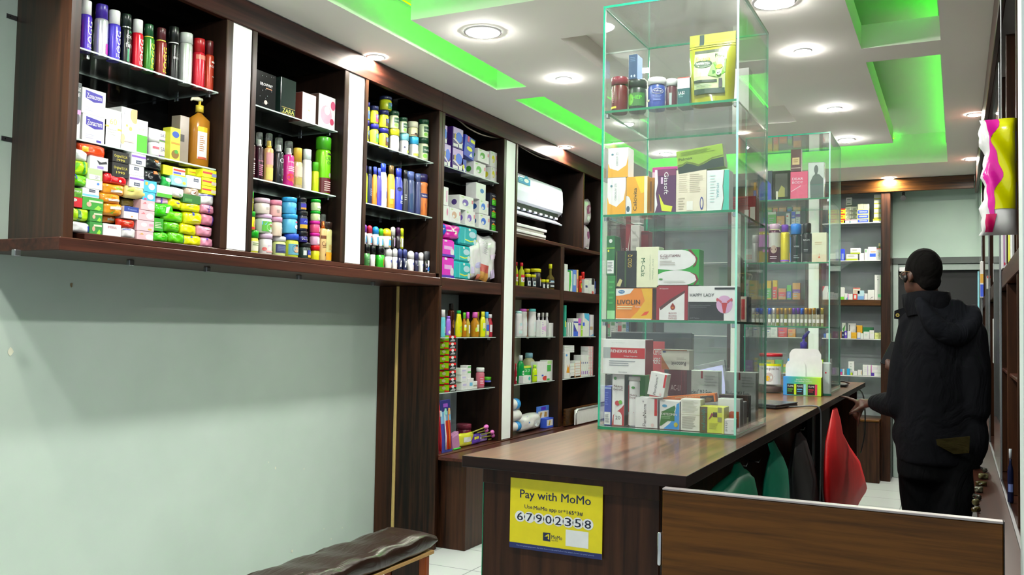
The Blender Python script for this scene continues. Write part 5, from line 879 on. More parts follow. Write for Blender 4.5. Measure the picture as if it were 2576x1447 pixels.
shelf('x', XS, 1.272, T, pl, G, [
 ('B',834,935,860,None,'tall teal carton at the left','#2aa088',None,[('r',.3,.3,.8,.5,'#d8d83a')],{'d':.1}),
 ('B',866,1180,890,None,'white carton with dark green spine, left','#e4e8e4',None,[('r',0,0,.3,1,'#1f5a48')],{'d':.08}), ('B',892,1180,920,None,'white carton with dark green spine, middle','#e4e8e4',None,[('r',0,0,.3,1,'#1f5a48')],{'d':.08}), ('B',922,1175,955,None,'white carton with dark green spine, right','#e4e8e4',None,[('r',0,0,.3,1,'#1f5a48')],{'d':.08}),
 ('B',957,1120,1022,None,'violet and blue carton','#e0dcf0',None,[('r',0,.0,1,.28,'#3a62e0'),('p',[(0,.28),(.8,.28),(0,.75)],'#3a3a9a'),('r',0,.75,1,.83,'#3a3a9a')],{'d':.06}), ('B',1024,1120,1060,None,'pink striped carton','#ecb8e0',None,[('r',0,.75,1,1,'#e05ac0'),('r',0,.62,1,.72,'#5a3ac0')],{'d':.06}),
 ('B',1062,1220,1086,None,'lime green carton','#9ad02a',None,[('r',.1,.6,.9,.7,'#e0f0b0')],{'d':.06}), ('B',1088,1050,1176,None,'white carton with blue sky corner','#e6eaf2',None,[('p',[(.2,1),(1,1),(1,.65),(.3,.8)],'#4aa8e8'),('r',0,.45,.3,.6,'#3a5ae0')],{'d':.06}),
 ('B',1180,1070,1266,None,'pale lilac carton with tan panel','#d8daf0',None,[('r',.1,.3,.8,.45,'#b09a7a'),('p',[(0,0),(1,0),(1,.12),(.5,.06)],'#7ab0ec'),('r',0,0,.1,1,'#5a4ab8')],{'d':.06})])
G = 'mouthwash and cartons on the lower glass shelf, fifth bay'; T = (1270, 840, 5.358); pl = 'on lower glass shelf, fifth bay'
shelf('x', XS, .93, T, pl, G, [
 ('G',122,400,158,None,'red bottle beside the pillar','#b02a3a','#c82a3a',[('r',.2,.2,.9,.6,'#e0c0c4')],{'nk':.5}), ('L',158,290,258,None,'green mouthwash with clear cap','#0f9a4a','#c8d0d4',[('e',.6,.6,.3,.16,'#d8ecd8'),('p',[(.3,.1),(.55,.5),(.8,.1)],'#3ac87a')],{'trans':.3,'kf':.2,'cr':.45}),
 ('G',235,258,402,None,'large pale yellow bottle at the back','#d8d8a8','#8ac0e0',[('r',.1,.2,.9,.5,'#b8d83a')],{'off':.12,'nk':.5,'shz':.8}), ('B',248,430,352,None,'green liquid pack with white marks','#17a04a',None,[('r',0,.85,1,1,'#c8e04a'),('t',.5,.7,.7,.14,'22','#bfe8c8')],{'d':.05,'off':.06}),
 ('B',246,566,346,None,'small white carton with tooth','#eef2f2',None,[('e',.8,.6,.14,.25,'#4ab0a8'),('lines',.1,.1,.6,.3,2,'#c8d0d0')],{'d':.04,'off':.0}), ('P',356,258,502,420,'red orange pouch at the back','#b8381e',None,[('r',.5,.5,.9,.85,'#d8622a')],{'off':.22,'name':'pouch','d':.04}),
 ('L',362,418,432,None,'lime bottle','#b8d81a','#9ad02a',[('r',0,.55,1,.62,'#2a3a8a')],{'cr':.6}), ('B',438,378,560,None,'white carton with red disc','#ecebe8',None,[('e',.85,.14,.3,.12,'#c83a3a'),('r',.45,.25,.65,.33,'#3a5ac0')],{'d':.06}),
 ('B',562,358,640,None,'white carton with green patches','#e4e8e0',None,[('r',.05,.45,.7,.78,'#4aa84a'),('r',.05,.02,.5,.1,'#4aa84a'),('r',.1,.82,.8,.98,'#a8d08a')],{'d':.06}), ('L',640,290,692,None,'cream bottle with orange band and lime cap','#ead8a0','#4ac82a',[('r',0,.25,1,.9,'#e08a1a'),('e',.6,.7,.2,.1,'#eef0c8'),('e',.6,.4,.2,.1,'#fff')],{'kf':.18,'cr':.6})])
G = 'cartons on the lower glass shelf, sixth bay'; pl = 'on lower glass shelf, sixth bay'
shelf('x', XS, .93, T, pl, G, [('B',802,255,874,None,'white carton with orange flame','#eef0f4',None,[('p',[(.35,.22),(.6,.55),(.7,.4),(.9,.58),(.95,.2)],'#ee8a1a'),('r',.2,.86,.5,.94,'#3a8ad0'),('lines',.15,.6,.8,.8,3,'#d0d4dc')],{'d':.07})]
 + [('B',804,160+i*24,936,182+i*24,'white flat carton, %s of the left pile' % ('top', 'second', 'third', 'bottom')[i],'#e8e8ee' if i else '#dfe4ec',None,[('r',.5,.2,.9,.6,'#c8ccd8')],{'d':.08,'off':.03}) for i in range(4)]
 + [('B',880+(i % 2)*4,400+i*42,948,None if i == 4 else 440+i*42,'white carton with orange edge, %s of its stack' % ('top', 'second', 'third', 'fourth', 'bottom')[i],'#ececf0',None,[('r',.86,0,1,1,'#e0a06a')],{'d':.07}) for i in range(5)]
 + [('B',950,365+i*35,1022,None if i == 6 else 398+i*35,'white carton with orange outline, %s from the top' % ('first', 'second', 'third', 'fourth', 'fifth', 'sixth', 'seventh')[i],'#ececee',None,[('r',.9,0,1,1,'#d8823a'),('r',0,.0,1,.08,'#d8823a')],{'d':.07}) for i in range(7)]
 + [('B',1026+i*24,290,1048+i*24,None,'upright white and violet carton, %s of four' % ('first', 'second', 'third', 'fourth')[i],'#e6e4f0',None,[('r',.3,.1,.7,.25,'#8a3ab0'),('r',.2,.6,.6,.68,'#4a4a8a')],{'d':.07}) for i in range(4)])
ri = 0
for cx in range(4):
    for r in range(6):
        y0 = 170+r*65-(40 if cx == 3 else 0); y1 = y0+63 if r < 5 else None
        put('x', XS, .93, ('B',1124+cx*30,y0,1152+cx*30,y1,'white red striped carton, column %s row %s' % (('one', 'two', 'three', 'four')[cx], ('one', 'two', 'three', 'four', 'five', 'six')[r]),'#f0ecee',None,[('r',.8,0,1,1,'#d8203a'),('lines',.1,.2,.7,.8,2,'#e08a9a')],{'d':.07,'top':'#c01a24'}), T, 'on lower glass shelf', 'red striped cartons stacked in the sixth bay')
G = 'dressings in the bottom of the fifth bay'; pl = 'in bottom of fifth bay'
def roll(x0, y0, x1, y1, desc, band):
    a = onx(1270+x0/5.358, 840+(y0+y1)/2/5.358, XF-.03); b = onx(1270+x1/5.358, 840+(y0+y1)/2/5.358, XF-.03); zt = onx(1270+x0/5.358, 840+y0/5.358, XF-.03).z; zb = max(.5637, onx(1270+x0/5.358, 840+y1/5.358, XF-.03).z)
    r = (zt-zb)/2; L = b.y-a.y; e = empty('cotton_roll', (XF-.03-r, a.y, zb+r))
    mb = MB(); mb.tube([(0, 0, 0), (0, .006, 0), (0, L*.5, 0), (0, L-.006, 0), (0, L, 0)], [r*.6, r*.93, r, r*.93, r*.6], mat('#f2f2f4', .6), 20); mb.build('cotton', e)
    if band: mb = MB(); mb.tube([(0, L*.6, 0), (0, L*.97, 0)], [r*1.01, r*.98], mat('#2a8ee0', .4), 20); mb.build('blue_wrapper', e)
    tag(e, desc+' '+pl, 'cotton roll', G)
roll(100, 1205, 232, 1342, 'white cotton roll with blue end, lowest', 1); roll(100, 1047, 242, 1203, 'white cotton roll with pink print, middle', 0); roll(100, 890, 222, 1043, 'white cotton roll with blue end, topmost', 1)
shelf('x', XF-.02, .5635, T, pl, G, [
 ('P',236,1082,525,1310,'large white and blue cotton bag','#e2e8f2',None,[('p',[(.02,.2),(.3,.6),(.4,.1)],'#3a6ae0'),('p',[(.1,.7),(.3,.9),(.35,.5)],'#5a8af0'),('e',.7,.4,.15,.2,'#c8d0e8')],{'name':'cotton_bag','d':.1}),
 ('B',442,972,626,1145,'blue plaster card with tan bandage pictures','#4a7ad8',None,[('r',.05,.1,.95,.62,'#e8e0d8'),('p',[(.1,.15),(.25,.55),(.4,.5),(.3,.12)],'#b08a4a'),('p',[(.55,.15),(.6,.55),(.8,.5),(.8,.12)],'#b08a4a'),('r',.3,.7,.7,.95,'#4a2ab8')],{'d':.012,'off':.06,'name':'plaster_card'}),
 ('B',552,1135,682,None,'small blue plaster box with bandage picture','#3a5ad0',None,[('r',.1,.2,.9,.85,'#e0dcd8'),('p',[(.3,.3),(.45,.8),(.6,.7),(.5,.25)],'#b89a3a')],{'d':.05}),
 ('P',655,1135,757,None,'crumpled black plastic bag','#101012',None,None,{'name':'plastic_bag','d':.06,'off':.05})])
# white framed panel leaning on the drawer front past the worktop
a = onx(1449, 1060, -2.74); zt = onx(1449, 1029, -2.74).z
e = empty('white_framed_board', (-2.74, a.y, .5555), math.pi/2); tag(e, 'white board with rounded aluminium frame standing behind the counter', 'board')
hh = zt-.5555; MB().bev(0, .006, .01, .7, .016, hh-.01, mat('#eceee8', .3), .002).build('panel', e)
mb = MB(); mb.tube([(.012, .011, .0125), (.012, .011, hh-.05), (.025, .011, hh-.022), (.05, .011, hh-.012), (.7, .011, hh-.012)], .012, mat('#c6cbcc', .25, .7), 8); mb.build('frame', e)
# tablets and cartons in the last bay, mostly hidden by the glass case
for z, zz in ((1.6405, 0), (1.2725, 0), (.9305, 0)):
    y = 7.65
    for i in range(7):
        w = .06+.03*((i*7) % 3); h = .1+.04*((i*5+int(z*10)) % 4); c = ('#e6e8ea', '#d8e0e6', '#c83a3a', '#e8e4d0', '#3a7ac0', '#e6e6e6', '#4aa05a')[(i+int(z*10)) % 7]
        o = k_box(w, h, .07, c, None, [('r', .1, .55, .9, .8, ('#3a4a8a', '#c03a4a', '#4a8a4a')[i % 3]), ('lines', .15, .1, .8, .45, 3, '#aab')]); o.location = (XS-.02, y+w/2, z+.0005); o.rotation_euler = (0, 0, math.pi/2)
        tag(o, '%s carton, %s from left on the %s shelf of the last bay' % (('white', 'pale blue', 'red', 'cream', 'blue', 'white', 'green')[(i+int(z*10)) % 7], ('first', 'second', 'third', 'fourth', 'fifth', 'sixth', 'seventh')[i], {1.6405: 'wooden', 1.2725: 'second glass', .9305: 'low glass', 2.0005: 'upper glass', 2.3385: 'highest glass'}[z]), 'box', 'cartons in the last bay'); y += w+.015
# ------------------------------------------------------------------ counter, gate, sign
CX0, CX1, CY0, CY1 = -1.193, -.58, 2.12, 6.77
ct = empty('counter', (0, 0, 0)); tag(ct, 'long dark wood laminate shop counter with overhanging top', 'counter')
onebox('worktop', (CX0, CY0, .970, CX1, CY1, 1.0), {'t': WTOP, '*': wood('edge', '#120a07', '#2a1812', 0), 'e': wood('edge', '#120a07', '#2a1812', 0)}, ct, .001)
onebox('end_panel', (-1.142, 2.15, 0, -.652, 2.17, .9695), WV, ct); onebox('end_rail', (-1.142, 2.144, .93, -.652, 2.1495, .9695), WV, ct)
mb = MB(); mb.box(-1.1445, 2.152, 0, -1.1425, 2.168, .96, EDGED); mb.build('glass_edge', ct)
onebox('inner_panel', (-.77, 2.1705, .02, -.75, 5.05, .9695), wood('inner', '#1c120a', '#5a3a1c', 2), ct); onebox('left_panel', (-1.14, 2.1705, 0, -1.12, 6.7, .9695), WV, ct)
onebox('drawer_side', (-.90, 5.45, 0, -.66, 5.475, .9695), mat('#17110f', .5), ct); onebox('leg_panel', (-.70, 5.05, 0, -.685, 5.075, .9695), mat('#b8c0be', .4), ct)
onebox('far_panel', (-1.1, 6.6, 0, -.62, 6.62, .9695), WV, ct); onebox('side_frame', (-.73, 5.08, 0, -.66, 5.44, .9695), mat('#0f0b0a', .5), ct)
for u, v in ((1885, 1160), (2052, 1049), (1852, 1170), (2003, 1080)):
    p = onx(u, v, -.748); hk = MB(); hk.tube([(-.7495, p.y, p.z), (-.71, p.y, p.z), (-.705, p.y, p.z+.012)], .003, CHROME, 6); hk.build('hook', ct)
# low swing gate
g = empty('swing_gate', (0, 0, 0)); tag(g, 'low dark wood swing gate with pale edged top between counter and wall', 'gate')
onebox('gate_board', (-.627, 2.084, .12, .082, 2.106, .968), WX, g, .002); onebox('edge_band', (-.627, 2.083, .9685, .082, 2.107, .9735), mat('#8f8787', .3), g, .001)
onebox('edge_band', (.0825, 2.083, .12, .0845, 2.107, .9735), mat('#1c1412', .4), g, .0005)
for z in (.79, .3):
    mb = MB(); mb.lathe([(.005, 0), (.006, .003), (.006, .075), (.005, .078)], CHROME, 10, -.634, 2.09, z0=z); mb.build('hinge', g)
# payment sign fixed to the end panel
yS = 2.1425; c = [ony(u, v, yS) for u, v in ((1285, 1199), (1519, 1227), (1512, 1411), (1281, 1374))]
sw = ((c[1].x-c[0].x)+(c[2].x-c[3].x))/2; sx = (c[0].x+c[3].x)/2; sz1 = (c[0].z+c[1].z)/2; sz0 = (c[2].z+c[3].z)/2; sh = sz1-sz0
sg = MB().bev(0, 0, 0, sw, .0015, sh, mat('#e6c40c', .3), .0006).build('payment_sign'); sg.location = (sx, yS, sz0)
tag(sg, 'yellow mobile payment sign with large merchant number on the counter front', 'sign')
SF = lambda x, z, L: (x*sw, -.0002-.00012*L, z*sh); NAVY = '#141d3e'
def sgn(name, items): mb = MB(); deco(mb, items, SF); return mb.build(name, sg, fix=False)
sgn('heading_lettering', [('t',.494,.765,.765,.155,'Pay with MoMo',NAVY,0,.03)])
sgn('instruction_lettering', [('t',.207,.607,.088,.055,'Use',NAVY), ('t',.39,.594,.25,.07,'MoMo app',NAVY,0,.03), ('t',.556,.592,.05,.036,'or',NAVY), ('t',.692,.592,.208,.06,'*165*3#',NAVY,0,.03)])
for i, dgt in enumerate('67902358'):
    x = .115+i*.105; mb = MB(); deco(mb, [('e', x, .458, .058, .079, '#f2f3f0'), ('t', x, .458, .066, .115, dgt, '#11182f', 0, .035)], lambda a, b, L: SF(a, b, L+1)); mb.build('number_sticker', sg, fix=False)
sgn('emblem', [('r',.372,.155,.452,.272,NAVY), ('p',[(.388,.215),(.43,.258),(.44,.25),(.44,.175),(.425,.19),(.418,.222)],'#e6c40c'), ('p',[(.400,.212),(.424,.236),(.430,.20)],NAVY), ('e',.413,.226,.007,.009,'#e6c40c')])
sgn('emblem_lettering', [('t',.522,.222,.115,.055,'MoMo',NAVY,0,.03), ('t',.50,.176,.07,.022,'from MTN',NAVY)])
sgn('blank_card', [('r',.617,.125,.858,.352,'#eceeea')]); sgn('navy_strip', [('r',0,0,1,.078,'#16235c'), ('t',.5,.04,.84,.022,'To complete payment dial the short code and follow the steps shown on your phone','#8a96c4')])
# ------------------------------------------------------------------ glass display cases
def pane(par, b, thin, name='pane', em=EDGE):
    fs = {0: 'lr', 1: 'fk', 2: 'bt'}[thin]; m = {q: (PANE if q in fs else em) for q in 'lrfkbt'}
    return MB().box(*b, m).build(name, par)
def case(y0, label):
    e = empty('glass_display_case', (0, y0, 1.0)); tag(e, label, 'display case', 'glass display cases on the counter')
    x0, x1, d, h, t = -1.115, -.640, .51, 1.474, .007
    pane(e, (x0, 0, 0, x1, d, .010), 2, 'base_pane', EDGED); pane(e, (x0, 0, h, x1, d, h+.008), 2, 'top_pane', EDGE)
    pane(e, (x0, .001, .0105, x0+t, d-.001, h-.0005), 0, 'side_pane'); pane(e, (x1-t, .001, .0105, x1, d-.001, h-.0005), 0, 'side_pane', mat('#8fd0bd', .2, coat=.4))
    pane(e, (x0+t+.0005, d-t, .0105, x1-t-.0005, d-.001, h-.0005), 1, 'back_pane'); pane(e, (x0+t+.0005, .003, .0105, x1-t-.0005, .007, h-.0005), 1, 'front_pane', mat('#a9dccb', .2))
    for z in (1.110, .744, .379): pane(e, (x0+t+.0005, .0075, z-.008, x1-t-.0005, d-t-.0005, z), 2, 'glass_shelf', EDGED)
    for z in (1.10, .735, .37):
        for xx in (x0+t+.001, x1-t-.013): onebox('shelf_clip', (xx, .012, z-.014, xx+.012, .03, z+.0015), CHROME, e, .002)
    return e
case(2.93, 'tall four tier glass display case at the front of the counter'); case(5.30, 'second glass display case farther along the counter with vials and sprays')
C1 = 2.95
def ellipse_pts(cx, cy, rx, ry, a0, a1, n=12): return [(cx+rx*math.cos(math.radians(a0+(a1-a0)*i/n)), cy+ry*math.sin(math.radians(a0+(a1-a0)*i/n))) for i in range(n+1)]
BOXNAME[0] = 'medicine_box'
G = 'supplements in the top tier of the front glass case'; T = (1490, 0, 4.823); pl = 'in top tier, front glass case'
shelf('y', C1, 2.1105, T, pl, G, [
 ('J',228,950,434,None,'maroon supplement tub with maroon lid','#5c1416','#7a2030',[('t',.3,.6,.12,.5,'PRENA','#c8a0a0',90),('r',.12,.08,.48,.17,'#d8cc1a')],{'kf':.22}),
 ('J',438,985,662,None,'black tub with green label','#26332c','#16221e',[('r',.1,.15,.95,.85,'#2f6a2a'),('t',.6,.6,.4,.2,'HEP','#5ac82a'),('e',.3,.5,.15,.3,'#5aa81a')],{'kf':.24}),
 ('J',672,957,892,None,'blue tub with white lid','#2b4390','#e6ead8',[('e',.66,.8,.26,.14,'#e8eaf4'),('e',.66,.8,.24,.12,'#22327a'),('t',.66,.8,.38,.12,'Vallupi','#fff'),('lines',.45,.3,.85,.6,4,'#7a8ac4'),('r',.05,.3,.28,.4,'#d8d8b0')],{'kf':.22}),
 ('J',892,967,1030,None,'dark maroon tub with white lid','#4e2430','#e0e4d4',[('r',.45,.0,.62,.75,'#8a9a9a')],{'kf':.24,'off':.03}),
 ('B',1032,938,1180,None,'teal and white carton beside the pouch','#0e4c50',None,[('r',0,.62,1,1,'#dfe4d4'),('r',.0,.97,1,1,'#d8342a'),('t',.35,.47,.5,.1,'LA-BZ','#eef4f0',0,.02),('lines',.1,.3,.6,.42,2,'#7ab0a8')],{'d':.06,'off':.03}),
 ('B',458,962,632,None,'pale carton behind the black tub','#d8dcc8',None,[('r',.1,.1,.9,.9,'#e0e4d0')],{'d':.05,'off':.1}), ('B',440,662,545,960,'narrow blue carton standing on the pale one','#264668',None,[('lines',.2,.7,.8,.9,3,'#5a7a9a'),('e',.35,.12,.1,.05,'#a8b8c8'),('e',.7,.12,.1,.05,'#a8b8c8')],{'d':.06,'off':.1,'side':'#3a78d8'})])
def teapouch():
    a = ony(1490+1150/4.823, 180, C1+.01); b = ony(1490+1712/4.823, 180, C1+.01); zt = ony(1780, 375/4.823, C1+.01).z; w, h = b.x-a.x, zt-2.1106; d = .07
    e = empty('stand_up_pouch', ((a.x+b.x)/2, C1+.01, 2.1108)); col = mat('#8c8e0a', .25, coat=.5)
    def P(x, z, s, L=0):
        q = max(0, 1-abs(2*x-1)**4)**.5*max(0, min(1, (.88-z)/.5))**.7; zz = z*h
        return ((x-.5)*w*(.92+.08*min(1, z*1.6)), d/2-s*(d/2*q+.002)-(.0005*L+.0006 if L else 0)+.004*math.sin(9*x+7*z)*q, zz)
    mb = MB(); mb.grid(lambda x, z: P(x, z, 1), 14, 16, col); mb.grid(lambda x, z: P(x, z, -1), 14, 16, col, flip=True); mb.build('pouch_body', e)
    pr = lambda nm, it, lay=0: (lambda mb: (deco(mb, it, lambda x, z, L: P(x, z, 1, L+2+lay), 8, 10), mb.build(nm, e, fix=False)))(MB())
    pr('seal_band', [('r', .0, .83, 1, .995, '#8e9422'), ('r', .22, .84, .32, .99, '#10302c'), ('r', .0, .8, 1, .815, '#d8dc2a')])
    pr('paper_label', [('r', .14, .12, .84, .74, '#a4b884'), ('r', .14, .71, .84, .755, '#2c3c1e'), ('p', ellipse_pts(.34, .55, .2, .06, 0, 360), '#1f4a22'), ('p', [(.45, .38), (.55, .56), (.84, .6), (.84, .4), (.7, .34)], '#5a9a2a'), ('e', .7, .49, .08, .03, '#b8d02a'), ('e', .55, .42, .07, .03, '#2f6a1e'),
        ('r', .14, .28, .66, .315, '#22342a'), ('lines', .18, .2, .62, .27, 4, '#7a8a7a'), ('r', .7, .2, .78, .32, '#4a4a50'), ('r', .14, .12, .84, .19, '#1d3a2c')])
    pr('label_lettering', [('t', .335, .625, .32, .06, 'Extra', '#e8dc2a', 0, .03), ('t', .70, .665, .2, .05, 'Pure', '#1f2a14', 0, .02), ('t', .34, .555, .3, .035, 'GREEN TEA', '#e8f0dc', 0, .01), ('e', .70, .40, .055, .035, '#e6eedc'), ('t', .70, .40, .06, .03, '60', '#22342a', 0, .02)], 8)
    tag(e, 'large yellow stand up pouch of green tea '+pl, 'pouch', G)
teapouch()
put('y', C1, 2.1105, ('B',1700,830,1900,None,'tall white carton behind the green tea pouch','#e6ece4',None,[('r',.1,.1,.9,.9,'#dfe8e0')],{'d':.06,'off':.3}), T, pl, G)
G = 'cartons in the second tier of the front glass case'; T = (1490, 270, 4.989); pl = 'in second tier, front glass case'
ob = [('p', [(0, 0), (1, 0), (1, .72), (.9, .4), (.5, .22), (.1, .32), (0, .5)], '#e09a14'), ('e', .22, .78, .06, .03, '#4a7a8a'), ('t', .45, .62, .1, .45, 'OBOLIV ZS', '#8a9a98', 90)]
shelf('y', C1, 1.7445, T, pl, G, [
 ('B',182,885,418,None,'white carton with orange curve, lower','#dfe8dc',None,ob,{'d':.06}), ('B',198,510,452,882,'white carton with orange curve, upper','#dde6da',None,ob,{'d':.06}),
 ('B',424,870,692,None,'yellow orange carton with vertical name','#d89a16',None,[('p',[(.4,1),(1,1),(1,.6),(.7,.55)],'#d8bc1a'),('e',.05,.15,.22,.35,'#e6ecd8'),('e',.1,.15,.08,.08,'#3a5a6a'),('t',.42,.4,.16,.6,'Calcivita','#2a2a1e',90,.01),('r',.85,0,1,1,'#dcdcb8')],{'d':.08}),
 ('B',694,885,778,None,'orange brown carton behind the yellow one','#a8761e',None,[('r',.1,.1,.6,.9,'#6a4a1a')],{'d':.05,'off':.05}),
 ('B',782,778,1048,None,'plum carton with white script and yellow plume','#4a1c4c',None,[('p',[(0,0),(.14,.2),(.06,.45),(.16,.7),(.12,1),(0,1)],'#d8e0dc'),('r',.16,.85,1,1,'#6a2a52'),('t',.55,.68,.2,.5,'Giasoft','#e8d8e4',-90),('p',[(.2,.45),(.45,.2),(.85,.15),(.8,.03),(.35,.06)],'#c8d01e'),('lines',.3,.5,.42,.9,1,'#c8a8c8')],{'d':.07}),
 ('B',1050,782,1432,None,'beige carton showing its printed back','#cfc7b2',None,[('lines',.1,.45,.4,.9,9,'#b8ae98'),('lines',.45,.45,.9,.9,10,'#b0a690'),('r',.36,.05,.56,.26,'#dcdccc'),('lines',.08,.05,.3,.36,5,'#b0a690'),('e',.85,.2,.06,.15,'#3a3f8a'),('e',.85,.2,.035,.11,'#cfc7b2')],{'d':.07}),
 ('B',1436,788,1716,None,'white and teal carton with wavy edge','#cfe2dd',None,[('p',[(.7,0),(.78,.3),(.74,.6),(.8,1),(1,1),(1,0)],'#3fb09a'),('p',[(.66,0),(.75,.3),(.71,.6),(.77,1),(.8,1),(.74,.6),(.78,.3),(.7,0)],'#4a4a2e'),('t',.5,.5,.1,.36,'HYGEAL','#4aa0a8',-90),('lines',.15,.2,.4,.9,10,'#b8cfcc')],{'d':.06}),
 ('B',750,748,1066,None,'magenta edged carton at the back','#b23a8a',None,[('r',0,0,1,.9,'#d8b8d0')],{'d':.05,'off':.12}),
 ('B',1705,1120,2050,None,'dark red carton lying at the back right','#8a1a22',None,[('r',.6,.05,.75,.5,'#d8d4cc'),('r',.8,.05,.98,.6,'#dcd6c8'),('lines',.1,.6,.8,.95,4,'#6a1018')],{'d':.06,'off':.40})])
a = ony(1490+1065/4.989, 400, C1+.02); b = ony(1490+1650/4.989, 400, C1+.02); w = (b.x-a.x)*1.0; hP = .078
o = k_box(w, hP, .045, '#7fa032', None, [('p',[(0,0),(1,0),(1,.42),(.75,.4),(.6,.28),(.45,.2),(.3,.35),(.2,.42),(.1,.32),(0,.3)],'#1f3326'),('p',[(.0,.40),(.12,.42),(.2,.5),(.32,.42),(.46,.28),(.62,.38),(.76,.48),(1,.52),(1,.48),(.76,.44),(.62,.33),(.46,.22),(.3,.37),(.2,.45),(.1,.35),(0,.33)],'#5a6a1e'),('t',.19,.62,.3,.12,'Palmax','#26361a',0,.01),('lines',.1,.74,.85,.93,4,'#5f7a26')], {'side':'#5a7026'})
o.location = (a.x+w/2+.004, C1+.02, ony(1700, 270+825/4.989, C1+.02).z+.004); o.rotation_euler = (0, math.radians(-6.5), 0); tag(o, 'lime and dark green carton lying tilted across the others '+pl, 'box', G)
G = 'cartons in the third tier of the front glass case'; T = (1490, 540, 4.989); pl = 'in third tier, front glass case'
gg = [('p', ellipse_pts(.42, .72, .50, .30, 0, 360, 24), '#e6e6dc'), ('p', [(0, .46), (.4, .42), (.6, .44), (.6, 1), (0, 1)], '#e6e6dc'), ('p', ellipse_pts(.45, .2, .50, .22, 0, 360, 24), '#e6e6dc'), ('p', [(0, 0), (.5, 0), (.5, .42), (.2, .36), (0, .27)], '#e6e6dc'),
      ('p', [(.72, 1), (.80, 1), (.96, .75), (.92, .56), (.84, .50), (.93, .68), (.9, .8)], '#6e1a1e'), ('p', [(.76, .38), (.93, .3), (.99, .16), (.9, 0), (.86, 0), (.94, .14), (.9, .28)], '#6e1a1e'),
      ('t', .30, .83, .49, .075, 'G-GLUTAMIN', '#5a1a22', 0, .02), ('t', .155, .76, .2, .04, 'TABLETS', '#6a3a42'), ('lines', .05, .55, .45, .7, 3, '#a8a49c'), ('e', .08, .17, .05, .025, '#3a8a3a'), ('lines', .15, .06, .75, .13, 2, '#b0b0a6')]
hl = [('r', 0, 0, 1, .54, '#151517'), ('r', .74, 0, 1, 1, '#d9e2de'), ('r', 0, .54, 1, 1, '#d6dfdb'), ('e', .75, .47, .165, .26, '#c79ac0'), ('p', [(.69, .52), (.81, .52), (.79, .36), (.77, .22), (.73, .22), (.71, .36)], '#b02430'), ('p', [(.70, .56), (.60, .66), (.58, .60), (.60, .54), (.62, .58), (.69, .50)], '#b84a58'), ('p', [(.80, .56), (.90, .66), (.92, .60), (.90, .54), (.88, .58), (.81, .50)], '#b84a58'),
      ('t', .29, .74, .50, .09, 'HAPPY LADY', '#1f2a2c', 0, .02), ('r', .55, .90, .99, .955, '#16181a'), ('lines', .04, .36, .5, .46, 2, '#55565a'), ('t', .14, .07, .2, .04, '3x10 Tablets', '#77787c')]
